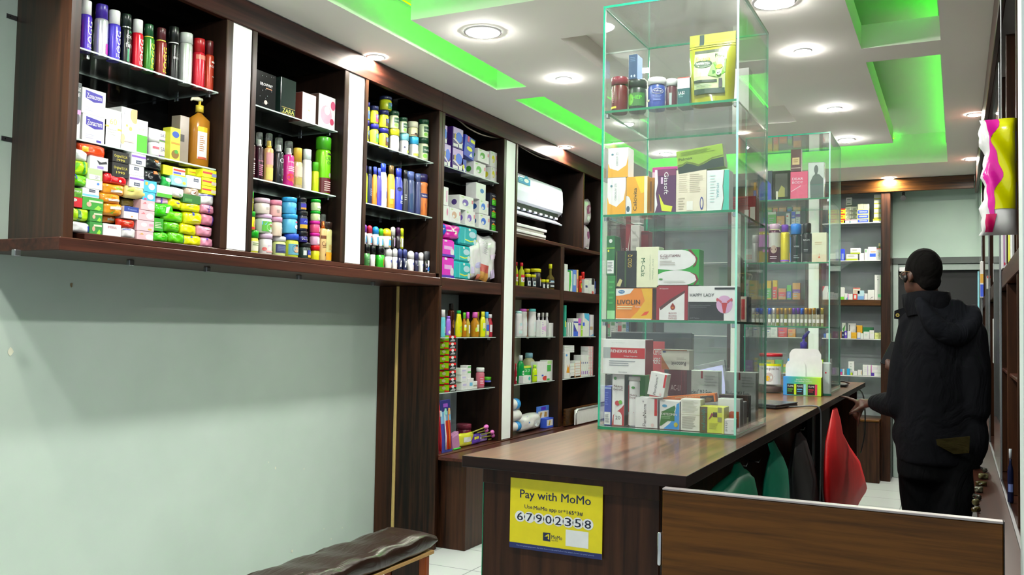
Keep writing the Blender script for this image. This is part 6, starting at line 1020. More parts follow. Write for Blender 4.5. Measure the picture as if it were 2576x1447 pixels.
shelf('y', C1, 1.3795, T, pl, G, [
 ('B',186,768,286,None,'green carton at the left, lower','#1f7a34',None,[('r',0,0,1,.2,'#8ac48a'),('lines',.2,.3,.9,.9,5,'#3a9a4a')],{'d':.06}), ('B',160,268,282,766,'green carton with barcode, upper','#17622e',None,[('r',.1,.05,.9,.38,'#d8dcd4'),('lines',.15,.1,.85,.34,7,'#55585a'),('e',.5,.87,.2,.05,'#cfe0cf'),('r',0,.68,1,.7,'#8ac82a'),('e',.25,.62,.1,.03,'#d8d82a')],{'d':.06}),
 ('B',292,928,752,None,'orange carton with bold black name','#d87a12',None,[('p',[(0,1),(.5,1),(.4,.84),(.2,.78),(0,.76)],'#e4e8dc'),('e',.16,.89,.09,.06,'#2a6a9a'),('t',.16,.89,.12,.05,'Mega','#dfe8ee'),('p',[(.7,1),(1,1),(1,.02),(.4,.02),(.6,.25),(.8,.6)],'#e0a416'),('p',[(.7,.12),(.8,.25),(.92,.27),(.85,.15)],'#d8420e'),('t',.36,.56,.62,.15,'LIVOLIN','#16140e',0,.06),('t',.62,.41,.14,.06,'Forte','#fff'),('lines',.05,.3,.6,.44,2,'#f0d0a0'),('r',0,0,.98,.03,'#e8e4d0')],{'d':.08,'side':'#6a1c14'}),
 ('B',296,455,560,920,'black carton with gold emblem','#0f1210',None,[('r',.42,.02,.5,.98,'#2f4a1e'),('t',.68,.72,.22,.34,'GOLD Q','#c8a83a',90),('p',[(.02,.05),(.2,.25),(.32,.2),(.22,.03)],'#b8b07a'),('r',.0,.02,.06,.98,'#3f5a1e')],{'d':.07}),
 ('B',545,407,836,918,'cream carton with green vertical name','#d3d6b6',None,[('t',.32,.5,.17,.46,'M-Calz','#1f5a34',-90,.04),('t',.62,.5,.07,.62,'Calcium Magnesium Vitamin','#9aa894',-90),('t',.75,.45,.06,.5,'Oral Tablets','#9aa894',-90)],{'d':.06}),
 ('B',822,442,1342,888,'green and white carton with two maroon arcs','#17942a',None,gg,{'d':.06}),
 ('B',802,890,1196,None,'crimson and white carton with blood drop','#8e1424',None,[('p',[(.1,0),(.1,.36),(.45,.56),(.9,.84),(.9,0)],'#dcdade'),('p',[(.1,.36),(.45,.60),(.92,.86),(.9,.78),(.45,.5),(.14,.28)],'#4a2222'),('e',.53,.37,.075,.08,'#8a1e16'),('p',[(.46,.40),(.53,.5),(.6,.40)],'#8a1e16'),('e',.53,.36,.035,.03,'#c8701a'),('t',.53,.2,.25,.05,'BLOOD','#8a2a3a'),('t',.53,.12,.25,.05,'BUILDING','#8a2a3a'),('t',.53,.05,.28,.05,'CAPSULES','#8a2a3a'),('t',.25,.9,.28,.05,'30 Capsules','#e8c8cc')],{'d':.06}),
 ('B',1200,898,1832,None,'black and white carton with anatomical picture','#dbe4e0',None,hl,{'d':.05}),
 ('B',338,122,476,None,'tall dark red carton at the back left','#7c141c',None,[('t',.3,.72,.3,.06,'B','#e8e0e0'),('p',[(0,0),(.5,0),(.3,.4),(.9,.9),(0,.5)],'#c8c4bc')],{'d':.05,'off':.22}), ('B',478,135,592,None,'tall pale carton at the back','#bcb8b4',None,[('lines',.2,.5,.8,.95,6,'#a8a4a0')],{'d':.05,'off':.22}), ('B',588,208,702,None,'dark red carton at the back centre','#7a1018',None,[('r',0,.96,1,1,'#5a0c12')],{'d':.05,'off':.24}),
 ('B',1862,1030,1935,None,'red and cream carton at the back right','#d8c8b8',None,[('r',.1,.1,.7,.9,'#c83a3e')],{'d':.05,'off':.36}), ('B',1937,1032,1958,None,'slim navy carton at the back right','#1f2436',None,None,{'d':.05,'off':.36})])
G = 'cartons in the bottom tier of the front glass case'; T = (1490, 820, 4.823); pl = 'in bottom tier, front glass case'
nt_ = [('p',[(.0,0),(1,0),(1,.42),(.8,.36),(.35,.26),(.1,.2)],'#a8141c'),('e',.5,.16,.34,.12,'#e8e4e2'),('r',.16,.02,.84,.16,'#e8e4e2'),('t',.5,.16,.4,.07,'20','#26242a'),('t',.5,.77,.7,.045,'Nutra','#5a2a34',0,.01),('t',.5,.71,.75,.045,'ExtraC','#5a2a34',0,.01),('e',.25,.92,.12,.03,'#3a8a2a'),('e',.45,.44,.2,.05,'#b01a26'),('e',.7,.46,.15,.04,'#5aa82a')]
fn_ = [('t',.42,.42,.15,.74,'FloraNorm','#3a3438',90,.0),('r',.86,.42,.98,.98,'#b8121a'),('e',.78,.1,.07,.06,'#e6b8b8'),('e',.35,.88,.03,.025,'#8a8a90')]
nc = [('t',.42,.58,.74,.10,'Nucleo C.M.P. Forte','#2a2e30',0,.01),('r',.44,.85,.5,1,'#9a141e'),('r',.45,.0,.49,.22,'#1f8a88'),('lines',.55,.7,.95,.92,4,'#b0b4b0'),('lines',.55,.1,.95,.4,5,'#b8bcb8')]
Z0 = 1.0105
shelf('y', C1, Z0, T, pl, G, [
 ('B',116,732,228,None,'royal blue carton with barcode','#2136a4',None,[('r',.04,.02,.9,.34,'#dcdfe0'),('lines',.12,.06,.8,.28,8,'#33363a'),('r',0,.93,1,.97,'#8aa0d8'),('lines',.15,.5,.6,.85,6,'#5a6ac4')],{'d':.06}),
 ('B',240,588,388,None,'red and white effervescent carton with number twenty','#e4e4e0',None,nt_,{'d':.05,'side':'#2a1c1e'}), ('C',440,615,576,None,'effervescent tablet tube with white cap','#e2e2e0','#e8eaea',[('p',[(.0,0),(1,0),(1,.4),(.6,.3),(.1,.25)],'#a8141c'),('t',.55,.72,.5,.05,'Nutra','#7a4a54'),('t',.55,.66,.5,.05,'ExtraC','#7a4a54'),('r',.0,.3,.22,.95,'#a01a24'),('e',.55,.9,.12,.03,'#3a8a2a')],{'kf':.08,'nr':1.05,'metal':0}),
 ('B',128,165,642,592,'wide white carton with red name band','#d6d9da',None,[('p',[(.16,.46),(1,.46),(1,.76),(.16,.76)],'#ad141a'),('p',[(0,.46),(.18,.46),(.18,.76),(0,.76)],'#9aa0a0'),('t',.50,.66,.62,.085,'RENERVE PLUS','#f4f0f0',0,.045),('t',.66,.52,.32,.045,'Softgel Capsules','#f0d8d8'),('lines',.15,.22,.85,.4,3,'#7f868c'),('t',.36,.9,.3,.03,'3 x 10 Softgel','#9aa0a6'),('t',.48,.07,.2,.04,'Strides','#7a8086')],{'d':.09,'off':.0,'side':'#8a1420'}),
 ('B',520,875,790,None,'white carton with vertical red black name, lower','#dfe0da',None,fn_,{'d':.07}), ('B',815,912,1058,None,'green and blue carton','#d8dcd8',None,[('p',[(0,.1),(.1,.12),(.6,.4),(.8,.75),(.75,.85),(.1,.6)],'#1f6a26'),('p',[(.2,.02),(.98,.02),(.98,.95),(.85,.9),(.75,.45),(.5,.2)],'#2a8ae0'),('r',.1,.3,.75,.62,'#1f6a26'),('t',.48,.53,.78,.08,'OSTEOMIN','#d8e8dc',0,.02),('e',.25,.82,.12,.05,'#3a8ab8'),('e',.82,.18,.1,.08,'#b0a82a'),('lines',.1,.36,.7,.46,2,'#8ab88a')],{'d':.06,'side':'#1c2466'}),
 ('B',1070,892,1310,None,'white carton covered in small print','#d9d9cb',None,[('r',.05,.5,.95,.52,'#b8b8a8'),('lines',.08,.06,.9,.46,12,'#8a8a7c'),('lines',.08,.56,.9,.95,10,'#b0b09e')],{'d':.06}),
 ('B',1300,985,1598,None,'lime and brown checked carton','#c9cf3c',None,[('r',0,0,.32,1,'#574a26'),('t',.16,.5,.16,.8,'nuhealth','#1f7a6a',90,.03),('r',.74,.8,.9,1,'#8a8a5a'),('r',.55,.62,.72,.8,'#4a3a26'),('r',.74,.44,.9,.62,'#8a8a5a'),('p',[(.36,.5),(.5,.78),(.58,.72),(.42,.55)],'#8a3a4a'),('lines',.4,.15,.8,.4,6,'#a8a836'),('r',.92,.0,1,1,'#d8dc6a')],{'d':.07,'off':.0}),
 ('B',1600,1140,1888,None,'small white carton at the front right','#dfe2dc',None,[('lines',.1,.15,.35,.85,6,'#6a6c6a'),('t',.82,.25,.22,.1,'Hovid','#8ab0a0')],{'d':.04,'off':-.0}),
 ('B',1520,888,1792,None,'white and orange carton','#e2e0d8',None,[('p',[(.2,.2),(.95,.2),(.95,.62),(.6,.62),(.2,.45)],'#c8501a'),('r',.2,.12,.95,.24,'#a81a1e'),('t',.55,.2,.6,.07,'HEMOVIT','#f0dcd0',0,.02)],{'d':.05,'off':.09}), ('B',1792,928,1940,None,'white carton with dark red quarter disc','#e0dedc',None,[('p',[(.05,.95),(.6,.95),(.5,.7),(.25,.55),(.1,.6)],'#8a1428'),('lines',.1,.1,.3,.4,2,'#8a8a8a')],{'d':.05,'off':.14}),
 ('B',1148,545,1532,None,'white injection carton with small red tab, left','#cdd1cd',None,nc,{'d':.05,'off':.32}), ('B',1608,565,1998,None,'white injection carton with small red tab, right','#cfd3cf',None,nc,{'d':.05,'off':.34}),
 ('B',918,538,1146,None,'maroon carton behind the tilted one','#5c1018',None,[('t',.4,.68,.5,.1,'AC-LI','#d8b8b8'),('r',.7,0,.74,1,'#7a2028'),('r',.85,0,.88,1,'#7a2028')],{'d':.06,'off':.16}),
 ('B',838,290,1176,536,'cream carton standing upside down','#d8d3c6',None,[('p',[(0,0),(.3,.02),(.08,.5),(0,.7)],'#b8651e'),('r',0,.94,.92,1,'#a8601e'),('t',.62,.3,.52,.2,'Retovit','#4a423c',180,.03),('lines',.55,.5,.9,.62,2,'#a8a298'),('r',.05,.84,.16,.92,'#2a3a7a')],{'d':.06,'off':.16}),
 ('B',1535,848,2080,None,'long brown tray carton at the back right','#3a2416',None,[('p',[(.7,0),(1,0),(1,.35),(.85,.3)],'#c8c8b0'),('p',[(.5,.1),(.9,.9),(.95,.9),(.7,.1)],'#5a3a1e')],{'d':.04,'off':.22}), ('B',480,598,640,None,'bright green carton behind the tube','#2f8a1e',None,[('r',.6,.2,.9,.6,'#7ac83a')],{'d':.05,'off':.1})])
o = k_box(.058, .079, .045, '#dedfd9', None, fn_, {'side': '#c8ccc2'}); p = ony(1490+758/4.823, 820+868/4.823, C1-.002); o.location = (p.x, C1-.003+.006, p.z+.0045); o.rotation_euler = (0, math.radians(9.5), 0); tag(o, 'white carton with vertical red black name leaning on top '+pl, 'box', G)
a = ony(1490+885/4.823, 820+925/4.823, C1+.1); b = ony(1490+1505/4.823, 820+800/4.823, C1+.1); w = (b-a).length
o = k_box(w, .030, .035, '#d06a12', None, [('r',.72,.05,.97,.75,'#2a1a14'),('t',.55,.8,.6,.16,'PEPPERMINT WITH ECHINACEA','#f0c08a'),('p',[(.75,.1),(.85,.6),(.95,.4),(.9,.1)],'#6a4a1e')]); o.location = ((a.x+b.x)/2, C1+.085, min(a.z, b.z)+.0); o.rotation_euler = (0, math.radians(-7), 0); tag(o, 'slim orange carton lying slanted across the middle '+pl, 'box', G)
BOXNAME[0] = 'perfume_box'
# ------------------------------------------------------------------ second case, things on the counter
C2 = 5.322; G = 'perfumes in the top tier of the second glass case'; T = (1840, 320, 5.167); pl = 'in top tier, second glass case'
man = lambda bg, sh, sk: [('r',.02,.02,.98,.98,bg),('p',[(.15,.02),(.12,.45),(.3,.62),(.45,.68),(.7,.66),(.92,.55),(.95,.02)],sh),('e',.5,.8,.13,.12,sk),('r',.42,.62,.58,.72,sk)]
shelf('y', C2, 2.1105, T, pl, G, [
 ('B',336,572,530,None,'navy perfume box with a figure in a blue jersey','#14242e',None,man('#16323a','#2a44a8','#8a6a54')+[('t',.45,.1,.5,.06,'CAPTAIN','#c8d4e8')],{'d':.05}),
 ('B',536,567,762,None,'black and gold wrapped perfume box','#1c2418',None,[('r',.15,.1,.85,.9,'#26301e'),('p',[(.3,.25),(.5,.5),(.7,.4),(.7,.1),(.3,.1)],'#8a8a3a'),('p',[(.2,.3),(.3,.3),(.3,.02),(.2,.02)],'#c8c8b8')],{'d':.05,'rough':.1}),
 ('B',766,578,992,None,'pink perfume box with white lettering','#e0607f',None,[('t',.42,.74,.62,.09,'DEAR','#f4c8d4',0,.02),('t',.42,.61,.62,.09,'BODY','#f4c8d4',0,.02),('p',[(.05,.3),(.6,.5),(.6,.47),(.05,.27)],'#f0a8ba')],{'d':.06,'rough':.15}),
 ('B',772,288,904,576,'brown perfume box standing on the pink one','#4a1a1c',None,[('r',.15,.3,.85,.62,'#c8b07a'),('r',.05,.14,.95,.17,'#c8b8a8'),('lines',.25,.38,.75,.55,2,'#8a6a3a')],{'d':.05}),
 ('B',996,456,1206,None,'grey perfume box with a monochrome torso','#9aa8a2',None,man('#b8c4be','#4a5c56','#3c4c46'),{'d':.04,'rough':.2}),
 ('L',284,720,328,None,'tiny blue bottle with orange cap','#22409a','#e0a02a',None,{'kf':.42,'cr':.8,'off':.03})])
G = 'sprays in the second tier of the second glass case'; T = (1840, 560, 5.167); pl = 'in second tier, second glass case'
shelf('y', C2, 1.7445, T, pl, G, [
 ('C',268,165,348,None,'plain silver can at the left','#c8ccc8','#d0d4d0',None,{'nr':1.0,'metal':.5}),
 ('C',356,20,482,None,'lilac can with gold crown cap','#b8a03a','#c080c0',[('r',0,.55,1,1,'#b878b8'),('r',0,.4,1,.55,'#5a4a4e'),('r',.5,.35,1,.45,'#d07ac0')],{'kf':.22,'ring':'#d8c83a'}),
 ('C',486,20,638,None,'silver and maroon can with gold crown cap','#4a1028','#c8a8c0',[('r',0,.5,1,1,'#a8a8a0'),('e',.5,.42,.2,.14,'#a08a7a'),('lines',.25,.08,.75,.2,2,'#e0c8d0')],{'kf':.16,'ring':'#e0d8a0'}),
 ('C',640,30,752,None,'yellow can with purple cap','#dcc41a','#6a2fa8',[('r',0,0,1,.06,'#8a4ac8'),('p',[(.1,.6),(.5,.9),(.8,.6)],'#e8c87a')],{'kf':.2,'nr':.8}),
 ('C',770,20,908,None,'black can with bright blue top','#1c2224','#1f7ae0',[('r',0,0,.14,1,'#2a80e0'),('t',.6,.6,.4,.06,'VIBE','#b8c0c4'),('lines',.4,.1,.8,.25,2,'#7a8488')],{'kf':.27,'nr':1.0}),
 ('C',920,10,1042,None,'black can with rounded black cap','#101416','#1c2628',[('t',.5,.8,.5,.07,'RICH','#c8ccd0'),('lines',.3,.35,.7,.45,2,'#9aa0a4')],{'kf':.24}),
 ('B',1046,132,1236,None,'cream perfume carton with coral emblem','#e8d6b8',None,[('p',[(.4,.14),(.5,.3),(.6,.14)],'#d8623a'),('r',0,0,1,.26,'#e6c8a8'),('p',[(.42,.14),(.5,.24),(.58,.14)],'#d8623a'),('lines',.2,.58,.8,.7,2,'#c8b48a')],{'d':.05})])
cols = ['#d8dce0','#2a4ac8','#2a4ac8','#c8b8a8','#2a52c8','#e6e0d0','#a8741a','#9a7a1a','#b08a2a','#a8801e','#5a2a9a','#6a34a8','#2a6ae0','#b8862a','#a8741a','#b08428','#2a2a28','#a88a2a']
ordn = ('first','second','third','fourth','fifth','sixth','seventh','eighth','ninth','tenth','eleventh','twelfth','thirteenth','fourteenth','fifteenth','sixteenth','seventeenth','last')
cn = {'#d8dce0':'silver','#2a4ac8':'blue','#c8b8a8':'pale','#2a52c8':'blue','#e6e0d0':'cream','#5a2a9a':'purple','#6a34a8':'purple','#2a6ae0':'bright blue','#2a2a28':'black'}
for i in range(18):
    put('y', C2, 1.3795, ('V',262+i*52.5,1116-(i % 2)*4,262+i*52.5+50,None,'%s capped perfume vial, %s from left' % (cn.get(cols[i], 'gold'), ordn[i]),'#a8a81e' if i in (6, 8) else '#cfd0b8',cols[i],None,{'off':.02+(i % 2)*.012}), T, 'in row, second glass case', 'perfume vials in the third tier of the second glass case')
def jar(px, y, z, label):
    T = (1840, 800, 5.167); a = ony(1840+px[0]/5.167, 940, y); b = ony(1840+px[2]/5.167, 940, y); zt = ony(1840+px[0]/5.167, 800+px[1]/5.167, y).z; r = (b.x-a.x)/2; h = zt-z
    e = empty('sweet_jar', ((a.x+b.x)/2, y, z)); tag(e, label, 'jar')
    mb = MB(); mb.lathe([(r*.92, 0), (r, .02*h), (r, h*.72), (r*.9, h*.84), (r*.88, h*.92)], CLEARP, 24, 0, 0, cap=True); mb.build('glass_body', e)
    mb = MB(); mb.lathe([(r*.98, h*.92), (r*.98, h*.985), (r*.9, h)], mat('#b01828', .35), 24); mb.build('lid', e)
    mb = MB(); mb.lathe([(r*.9, .005), (r*.95, .02), (r*.95, h*.16), (r*.6, h*.2)], mat('#4a2c22', .5, vary=.5, scale=150), 20); mb.build('lozenges', e)
    mb = MB(); deco(mb, [('r',0,.22,1,.74,'#f0eeea'),('r',0,.68,1,.74,'#dcd412'),('p',[(0,.22),(1,.22),(1,.55),(.7,.42),(.3,.27)],'#cc1a24'),('e',.5,.4,.16,.12,'#b8a8a4'),('e',.44,.37,.1,.07,'#e8a81a'),('t',.5,.61,.74,.08,'Strepsils','#7a6a72',0,.0),('t',.5,.25,.4,.03,'Orange','#fff')], lambda x, q, L: ((r+.0006+.0002*L)*math.sin((x-.5)*2.3), -(r+.0006+.0002*L)*math.cos((x-.5)*2.3), q*h), 12); mb.build('label_print', e, fix=False)
jar((362, 455, 668, 990), 5.24, 1.0005, 'clear sweet jar with red lid and red white label beside the colourful card box')
G = None
# colourful countertop dispenser with blank cards behind
a = ony(1840+672/5.167, 995, 5.10); b = ony(1840+1165/5.167, 995, 5.10); zt = ony(1840+900/5.167, 800+768/5.167, 5.10).z; w, h = b.x-a.x, zt-1.0005
e = empty('card_dispenser', ((a.x+b.x)/2, 5.10, 1.0005)); tag(e, 'blue to lime counter dispenser with white cards in front of second case', 'dispenser')
def gradm():
    m, nt, bs = newmat('print_gradient'); tc = nd(nt, 'ShaderNodeTexCoord'); sp = nd(nt, 'ShaderNodeSeparateXYZ'); mr = nd(nt, 'ShaderNodeMapRange'); mr.inputs[1].default_value = -w/2; mr.inputs[2].default_value = w/2
    cr = nd(nt, 'ShaderNodeValToRGB'); el = cr.color_ramp.elements; el[0].color = lin('#3a86d8'); el[1].color = lin('#b4dc0e'); x = el.new(.35); x.color = lin('#3aa88a')
    nt.links.new(tc.outputs['Object'], sp.inputs[0]); nt.links.new(sp.outputs[0], mr.inputs[0]); nt.links.new(mr.outputs[0], cr.inputs[0]); nt.links.new(cr.outputs[0], bs.inputs['Base Color']); return m
MB().bev(-w/2, 0, 0, w/2, .06, h, gradm(), .001).build('tray', e)
printed(e, [('t',.52,.86,.36,.09,'Spice Up The Heat','#eef4e0'),('t',.53,.76,.46,.08,'with Flaming Condoms','#eef4e0')], flatsurf(w, h), 1, 'lettering')
for x0, c1, c2 in ((.10, '#161a18', '#5a9a2a'), (.35, '#182028', '#5aa8d8'), (.65, '#1c1416', '#b82a3a')):
    mb = MB(); deco(mb, [('r',x0,.04,x0+.19,.62,c1),('r',x0+.19,.04,x0+.25,.62,{'#5a9a2a':'#b8d81a','#5aa8d8':'#8acce8','#b82a3a':'#d83a5a'}[c2]),('t',x0+.1,.5,.15,.1,'FLAME','#e8ece8',0,.02),('r',x0+.02,.3,x0+.16,.36,c2),('r',x0+.02,.2,x0+.14,.24,c2)], flatsurf(w, h)); mb.build('pack_window', e, fix=False)
def card(x0, x1, z1, y, nm):
    pts = [(x0, 0), (x1, 0), (x1, z1-.03), (x1-.012, z1-.008), (x1-.03, z1), (x0+.03, z1), (x0+.012, z1-.008), (x0, z1-.03)]
    mb = MB(); n = len(pts); mb.add([(p[0], q, p[1]) for q in (y, y+.0015) for p in pts], [tuple(range(n)), tuple(range(n, 2*n))[::-1]]+[(i, (i+1) % n, n+(i+1) % n, n+i) for i in range(n)], mat('#f4f6fb', .6)); mb.build(nm, e)
zc = lambda v: ony(2020, 800+v/5.167, 5.10).z-1.0005
card(-w*.49, w*.05, zc(555), .062, 'blank_card'); card(.0, w*.49, zc(490), .066, 'blank_card'); card(-w*.4, w*.45, zc(405), .075, 'blank_card')
onebox('back_board', (-w*.45, .08, 0, w*.5, .083, zc(540)), gradm(), e, .0005)
# pump bottle inside the case bottom, dark phones, paper, till
a = ony(1840+810/5.167, 900, 5.42); b = ony(1840+1068/5.167, 900, 5.42); r = (b.x-a.x)/2; zt = ony(2020, 800+145/5.167, 5.42).z; h = zt-1.011
e = empty('sanitizer_bottle', ((a.x+b.x)/2, 5.42, 1.0106)); tag(e, 'clear bottle with violet pump head inside the second glass case', 'bottle')
mb = MB(); mb.lathe([(r*.95, 0), (r, .01), (r, h*.5), (r*.8, h*.58), (r*.3, h*.62), (r*.3, h*.7)], CLEARP, 20); mb.build('bottle_body', e)
mb = MB(); mb.lathe([(r*.36, h*.68), (r*.36, h*.78), (r*.12, h*.8), (r*.12, h*.9)], mat('#3a1fa8', .35), 14); mb.build('pump_collar', e)
mb = MB(); mb.tube([(-r*.1, 0, h*.84), (r*.2, 0, h*.9), (r*.55, 0, h*.97)], [r*.13, r*.2, r*.12], mat('#3a1fa8', .35), 8); mb.build('pump_head', e)
p = ony(1840+1225/5.167, 990, 5.18); zt = ony(2077, 800+580/5.167, 5.18).z
e = empty('card_reader', (p.x, 5.18, 1.0004)); tag(e, 'pale grey upright device standing right of the card dispenser', 'device')
MB().bev(-.026, 0, 0, .026, .03, zt-1.0, mat('#aebab8', .35), .006).build('body', e); onebox('stand_foot', (-.03, -.004, 0, .03, -.0005, .012), mat('#2a6a58', .3), e, .002); onebox('red_light', (-.004, -.0015, (zt-1)*.67, .004, -.0004, (zt-1)*.67+.008), mat('#b01a2a'), e, 0)
o = MB().bev(-.98, 6.25, 1.0003, -.68, 6.5, 1.003, mat('#e8eaf0', .6), .0005).build('paper_sheet'); tag(o, 'white papers lying at the far end of the counter', 'paper')
o = MB().bev(-.80, 6.05, 1.0033, -.63, 6.18, 1.02, BLACK, .004).build('black_phone'); tag(o, 'flat black device at the far end of the counter', 'phone')
# laptop with charger lead
e = empty('laptop', (-.86, 4.28, 1.0003), math.radians(-14)); tag(e, 'closed dark grey laptop on the counter behind the front case', 'laptop')
MB().bev(-.17, -.12, .002, .17, .12, .013, mat('#26262a', .35), .004).build('base', e); MB().bev(-.17, -.12, .0135, .17, .12, .021, mat('#55565e', .25, .4), .004).build('lid', e)
for sx in (-.14, .12):
    for sy in (-.1, .09): onebox('rubber_foot', (sx, sy, 0, sx+.02, sy+.012, .0018), BLACK, e, 0)
wire('charger_cable', [(-.83, 4.13, 1.006), (-.74, 4.2, 1.004), (-.66, 4.30, 1.004), (-.60, 4.36, 1.006), (-.572, 4.38, .99), (-.568, 4.39, .9), (-.57, 4.38, .55)], .0035, '#6a6e72', 'thin grey charger cable running from laptop over the counter edge')
wire('power_cable', [ony(u, v, y) for u, v, y in ((2075, 968, 6.2), (2120, 960, 6.4), (2150, 975, 6.7), (2172, 998, 6.9), (2176, 1080, 6.95), (2165, 1140, 6.95))], .005, '#0c0c0e', 'black cable curving off the far end of the counter')
# monitor, tablet and notice behind the front case
def slab(name, u0, v0, u1, v1, y, d, m, label, cat, tilt=0, zb=None):
    a = ony(u0, v1, y); b = ony(u1, v0, y); z0 = 1.0004 if zb is None else zb
    e = empty(name, ((a.x+b.x)/2, y, z0)); tag(e, label, cat); return e, b.x-a.x, b.z-z0
e, w, h = slab('monitor', 1535, 838, 1742, 1000, 3.58, .03, BLACK, 'black computer monitor seen through the front glass case', 'monitor')
MB().bev(-w/2, 0, h*.25, w/2, .03, h, mat('#15191c', .3), .004).build('screen_back', e); MB().bev(-.03, .005, .012, .03, .025, h*.4, BLACK, .003).build('neck', e); MB().bev(-.11, -.05, 0, .11, .09, .012, BLACK, .004).build('foot', e)
e, w, h = slab('payment_tablet', 1748, 880, 1832, 945, 4.0, .02, BLACK, 'dark tablet with lilac screen leaning behind the front case', 'tablet')
t = MB().bev(-.085, 0, 0, .085, .012, .19, mat('#2a3038', .4), .004).build('body', e); t.rotation_euler = (math.radians(-25), math.radians(-14), 0); t.location = (0, 0, .03)
s_ = MB(); deco(s_, [('r',.08,.08,.92,.86,'#8f90c4'),('lines',.15,.6,.85,.8,2,'#6a6ab0'),('r',.15,.3,.45,.55,'#b0b0dc'),('r',.5,.3,.85,.55,'#a0a4d4')], lambda x, z, L: (-.085+.17*x, -.0004-.0002*L, .19*z)); o = s_.build('screen', t, fix=False)
MB().bev(-.03, .04, 0, .03, .09, .06, BLACK, .003).build('stand', e)
e, w, h = slab('notice_card', 1630, 860, 1672, 905, 3.52, .002, None, 'red notice card behind the front glass case', 'sign')
MB().bev(-w/2, 0, 0, w/2, .003, h, mat('#b8141e', .4), .0005).build('card', e); printed(e, [('t',.5,.86,.84,.08,'ACCEPTED','#fff',0,.02),('t',.5,.74,.5,.08,'HERE','#fff',0,.02)], flatsurf(w, h), 1, 'lettering')
# bags hanging under the worktop
def sack(name, rows, x, dep, c, label, seed=1, gloss=.3):
    rs = random.Random(seed); P = []
    R = [(onx((a+b)/2, v, x), abs(onx(b, v, x).y-onx(a, v, x).y)/2) for a, b, v in rows]; n = 20; mb = MB(); vs = []; fs = []
    for j, (p, hw) in enumerate(R):
        t = j/(len(R)-1); dd = dep*(.15+.85*min(1, t*1.6))
        for i in range(n):
            a = 2*math.pi*i/n; f = 1+.10*math.sin(a*5+seed+t*2)+.05*math.sin(a*9+t*4)
            vs.append((p.x+dd*f*math.sin(a)*.5+dd*.3, p.y+hw*math.cos(a)*min(1, f), p.z+.012*math.sin(a*3+seed)*t))
    for j in range(len(R)-1):
        for i in range(n): k = (i+1) % n; fs.append((j*n+i, j*n+k, (j+1)*n+k, (j+1)*n+i))
    fs.append(tuple(range((len(R)-1)*n, len(R)*n)))
    mb.add(vs, fs, mat(c, .55, vary=.2, scale=14), True); o = mb.build(name); tag(o, label, 'bag', 'plastic bags hung under the counter'); return o
sack('plastic_bag', [(1845,1858,1165),(1835,1862,1185),(1790,1870,1205),(1755,1880,1225),(1750,1890,1270),(1755,1895,1330)], -.645, .07, '#12b488', 'emerald green bag hanging nearest under the counter', 3)
sack('plastic_bag', [(1930,1945,1112),(1934,1952,1135),(1922,1962,1165),(1912,1970,1200),(1908,1974,1245),(1910,1976,1300)], -.645, .05, '#14b894', 'slim teal green bag hanging in the middle', 5, .2)
sack('plastic_bag', [(2000,2010,1088),(1990,2022,1115),(1978,2030,1160),(1976,2042,1210),(1980,2055,1260),(1985,2060,1310)], -.645, .07, '#33363a', 'crumpled dark grey bag hanging beside the red one', 7, .35)
sack('plastic_bag', [(2093,2103,1028),(2083,2107,1060),(2072,2108,1100),(2068,2122,1140),(2069,2148,1190),(2078,2162,1240),(2090,2168,1266)], -.578, .09, '#d8000c', 'large glossy red bag hanging from the counter edge', 9, .2)
# ------------------------------------------------------------------ bench in front of the bare wall
bn = empty('padded_bench', (-2.115, 2.0, 0)); tag(bn, 'long padded bench in dark brown leatherette before the bare wall', 'bench')
def leather():
    m, nt, b = newmat('leatherette'); b.inputs['Base Color'].default_value = lin('#24160f'); b.inputs['Roughness'].default_value = .3
    tc = nd(nt, 'ShaderNodeTexCoord'); n1 = nd(nt, 'ShaderNodeTexNoise', Scale=14.0, Detail=4.0, Distortion=1.2); mp = nd(nt, 'ShaderNodeMapping'); mp.inputs['Scale'].default_value = (2.2, .5, 1)
    bp = nd(nt, 'ShaderNodeBump', Strength=.45, Distance=.01); nt.links.new(tc.outputs['Object'], mp.inputs[0]); nt.links.new(mp.outputs[0], n1.inputs['Vector']); nt.links.new(n1.outputs['Fac'], bp.inputs['Height']); nt.links.new(bp.outputs[0], b.inputs['Normal']); return m
def cush(u, v):
    a = 2*math.pi*u; L = 1.36; y = -.9+v*2.27; k = min(1, min(v, 1-v)*26+.25); hw, hz = .118*(.9+.1*k), .042*k
    cx, sx = math.cos(a), math.sin(a); X = hw*math.copysign(abs(cx)**.45, cx); Z = hz*math.copysign(abs(sx)**.5, sx)
    return (X+.004*math.sin(y*23+a), y, .43+Z+(.004*math.sin(y*31+2*a) if sx > 0 else 0)+.006*math.sin(y*17)*(abs(cx) > .9))
mb = MB(); mb.grid(cush, 28, 60, leather()); mb.build('cushion', bn)
WB = wood('bench', '#5a2408', '#9a4a18', 2, freq=30)
onebox('seat_board', (-.11, -.88, .372, .11, 1.34, .387), mat('#a8824a', .6), bn, .002)
for y in (1.28, -.6):
    onebox('leg', (.07, y, 0, .105, y+.03, .3715), WB, bn, .003); onebox('leg', (-.105, y, 0, -.07, y+.03, .3715), WB, bn, .003); onebox('leg_board', (-.069, y+.005, .05, .069, y+.025, .3715), WV, bn, .002)
    mb = MB(); s = -1 if y > 0 else 1; mb.tube([(.088, y+.015+s*.38, .365), (.088, y+.015, .05)], .014, WB, 4); mb.build('brace', bn)
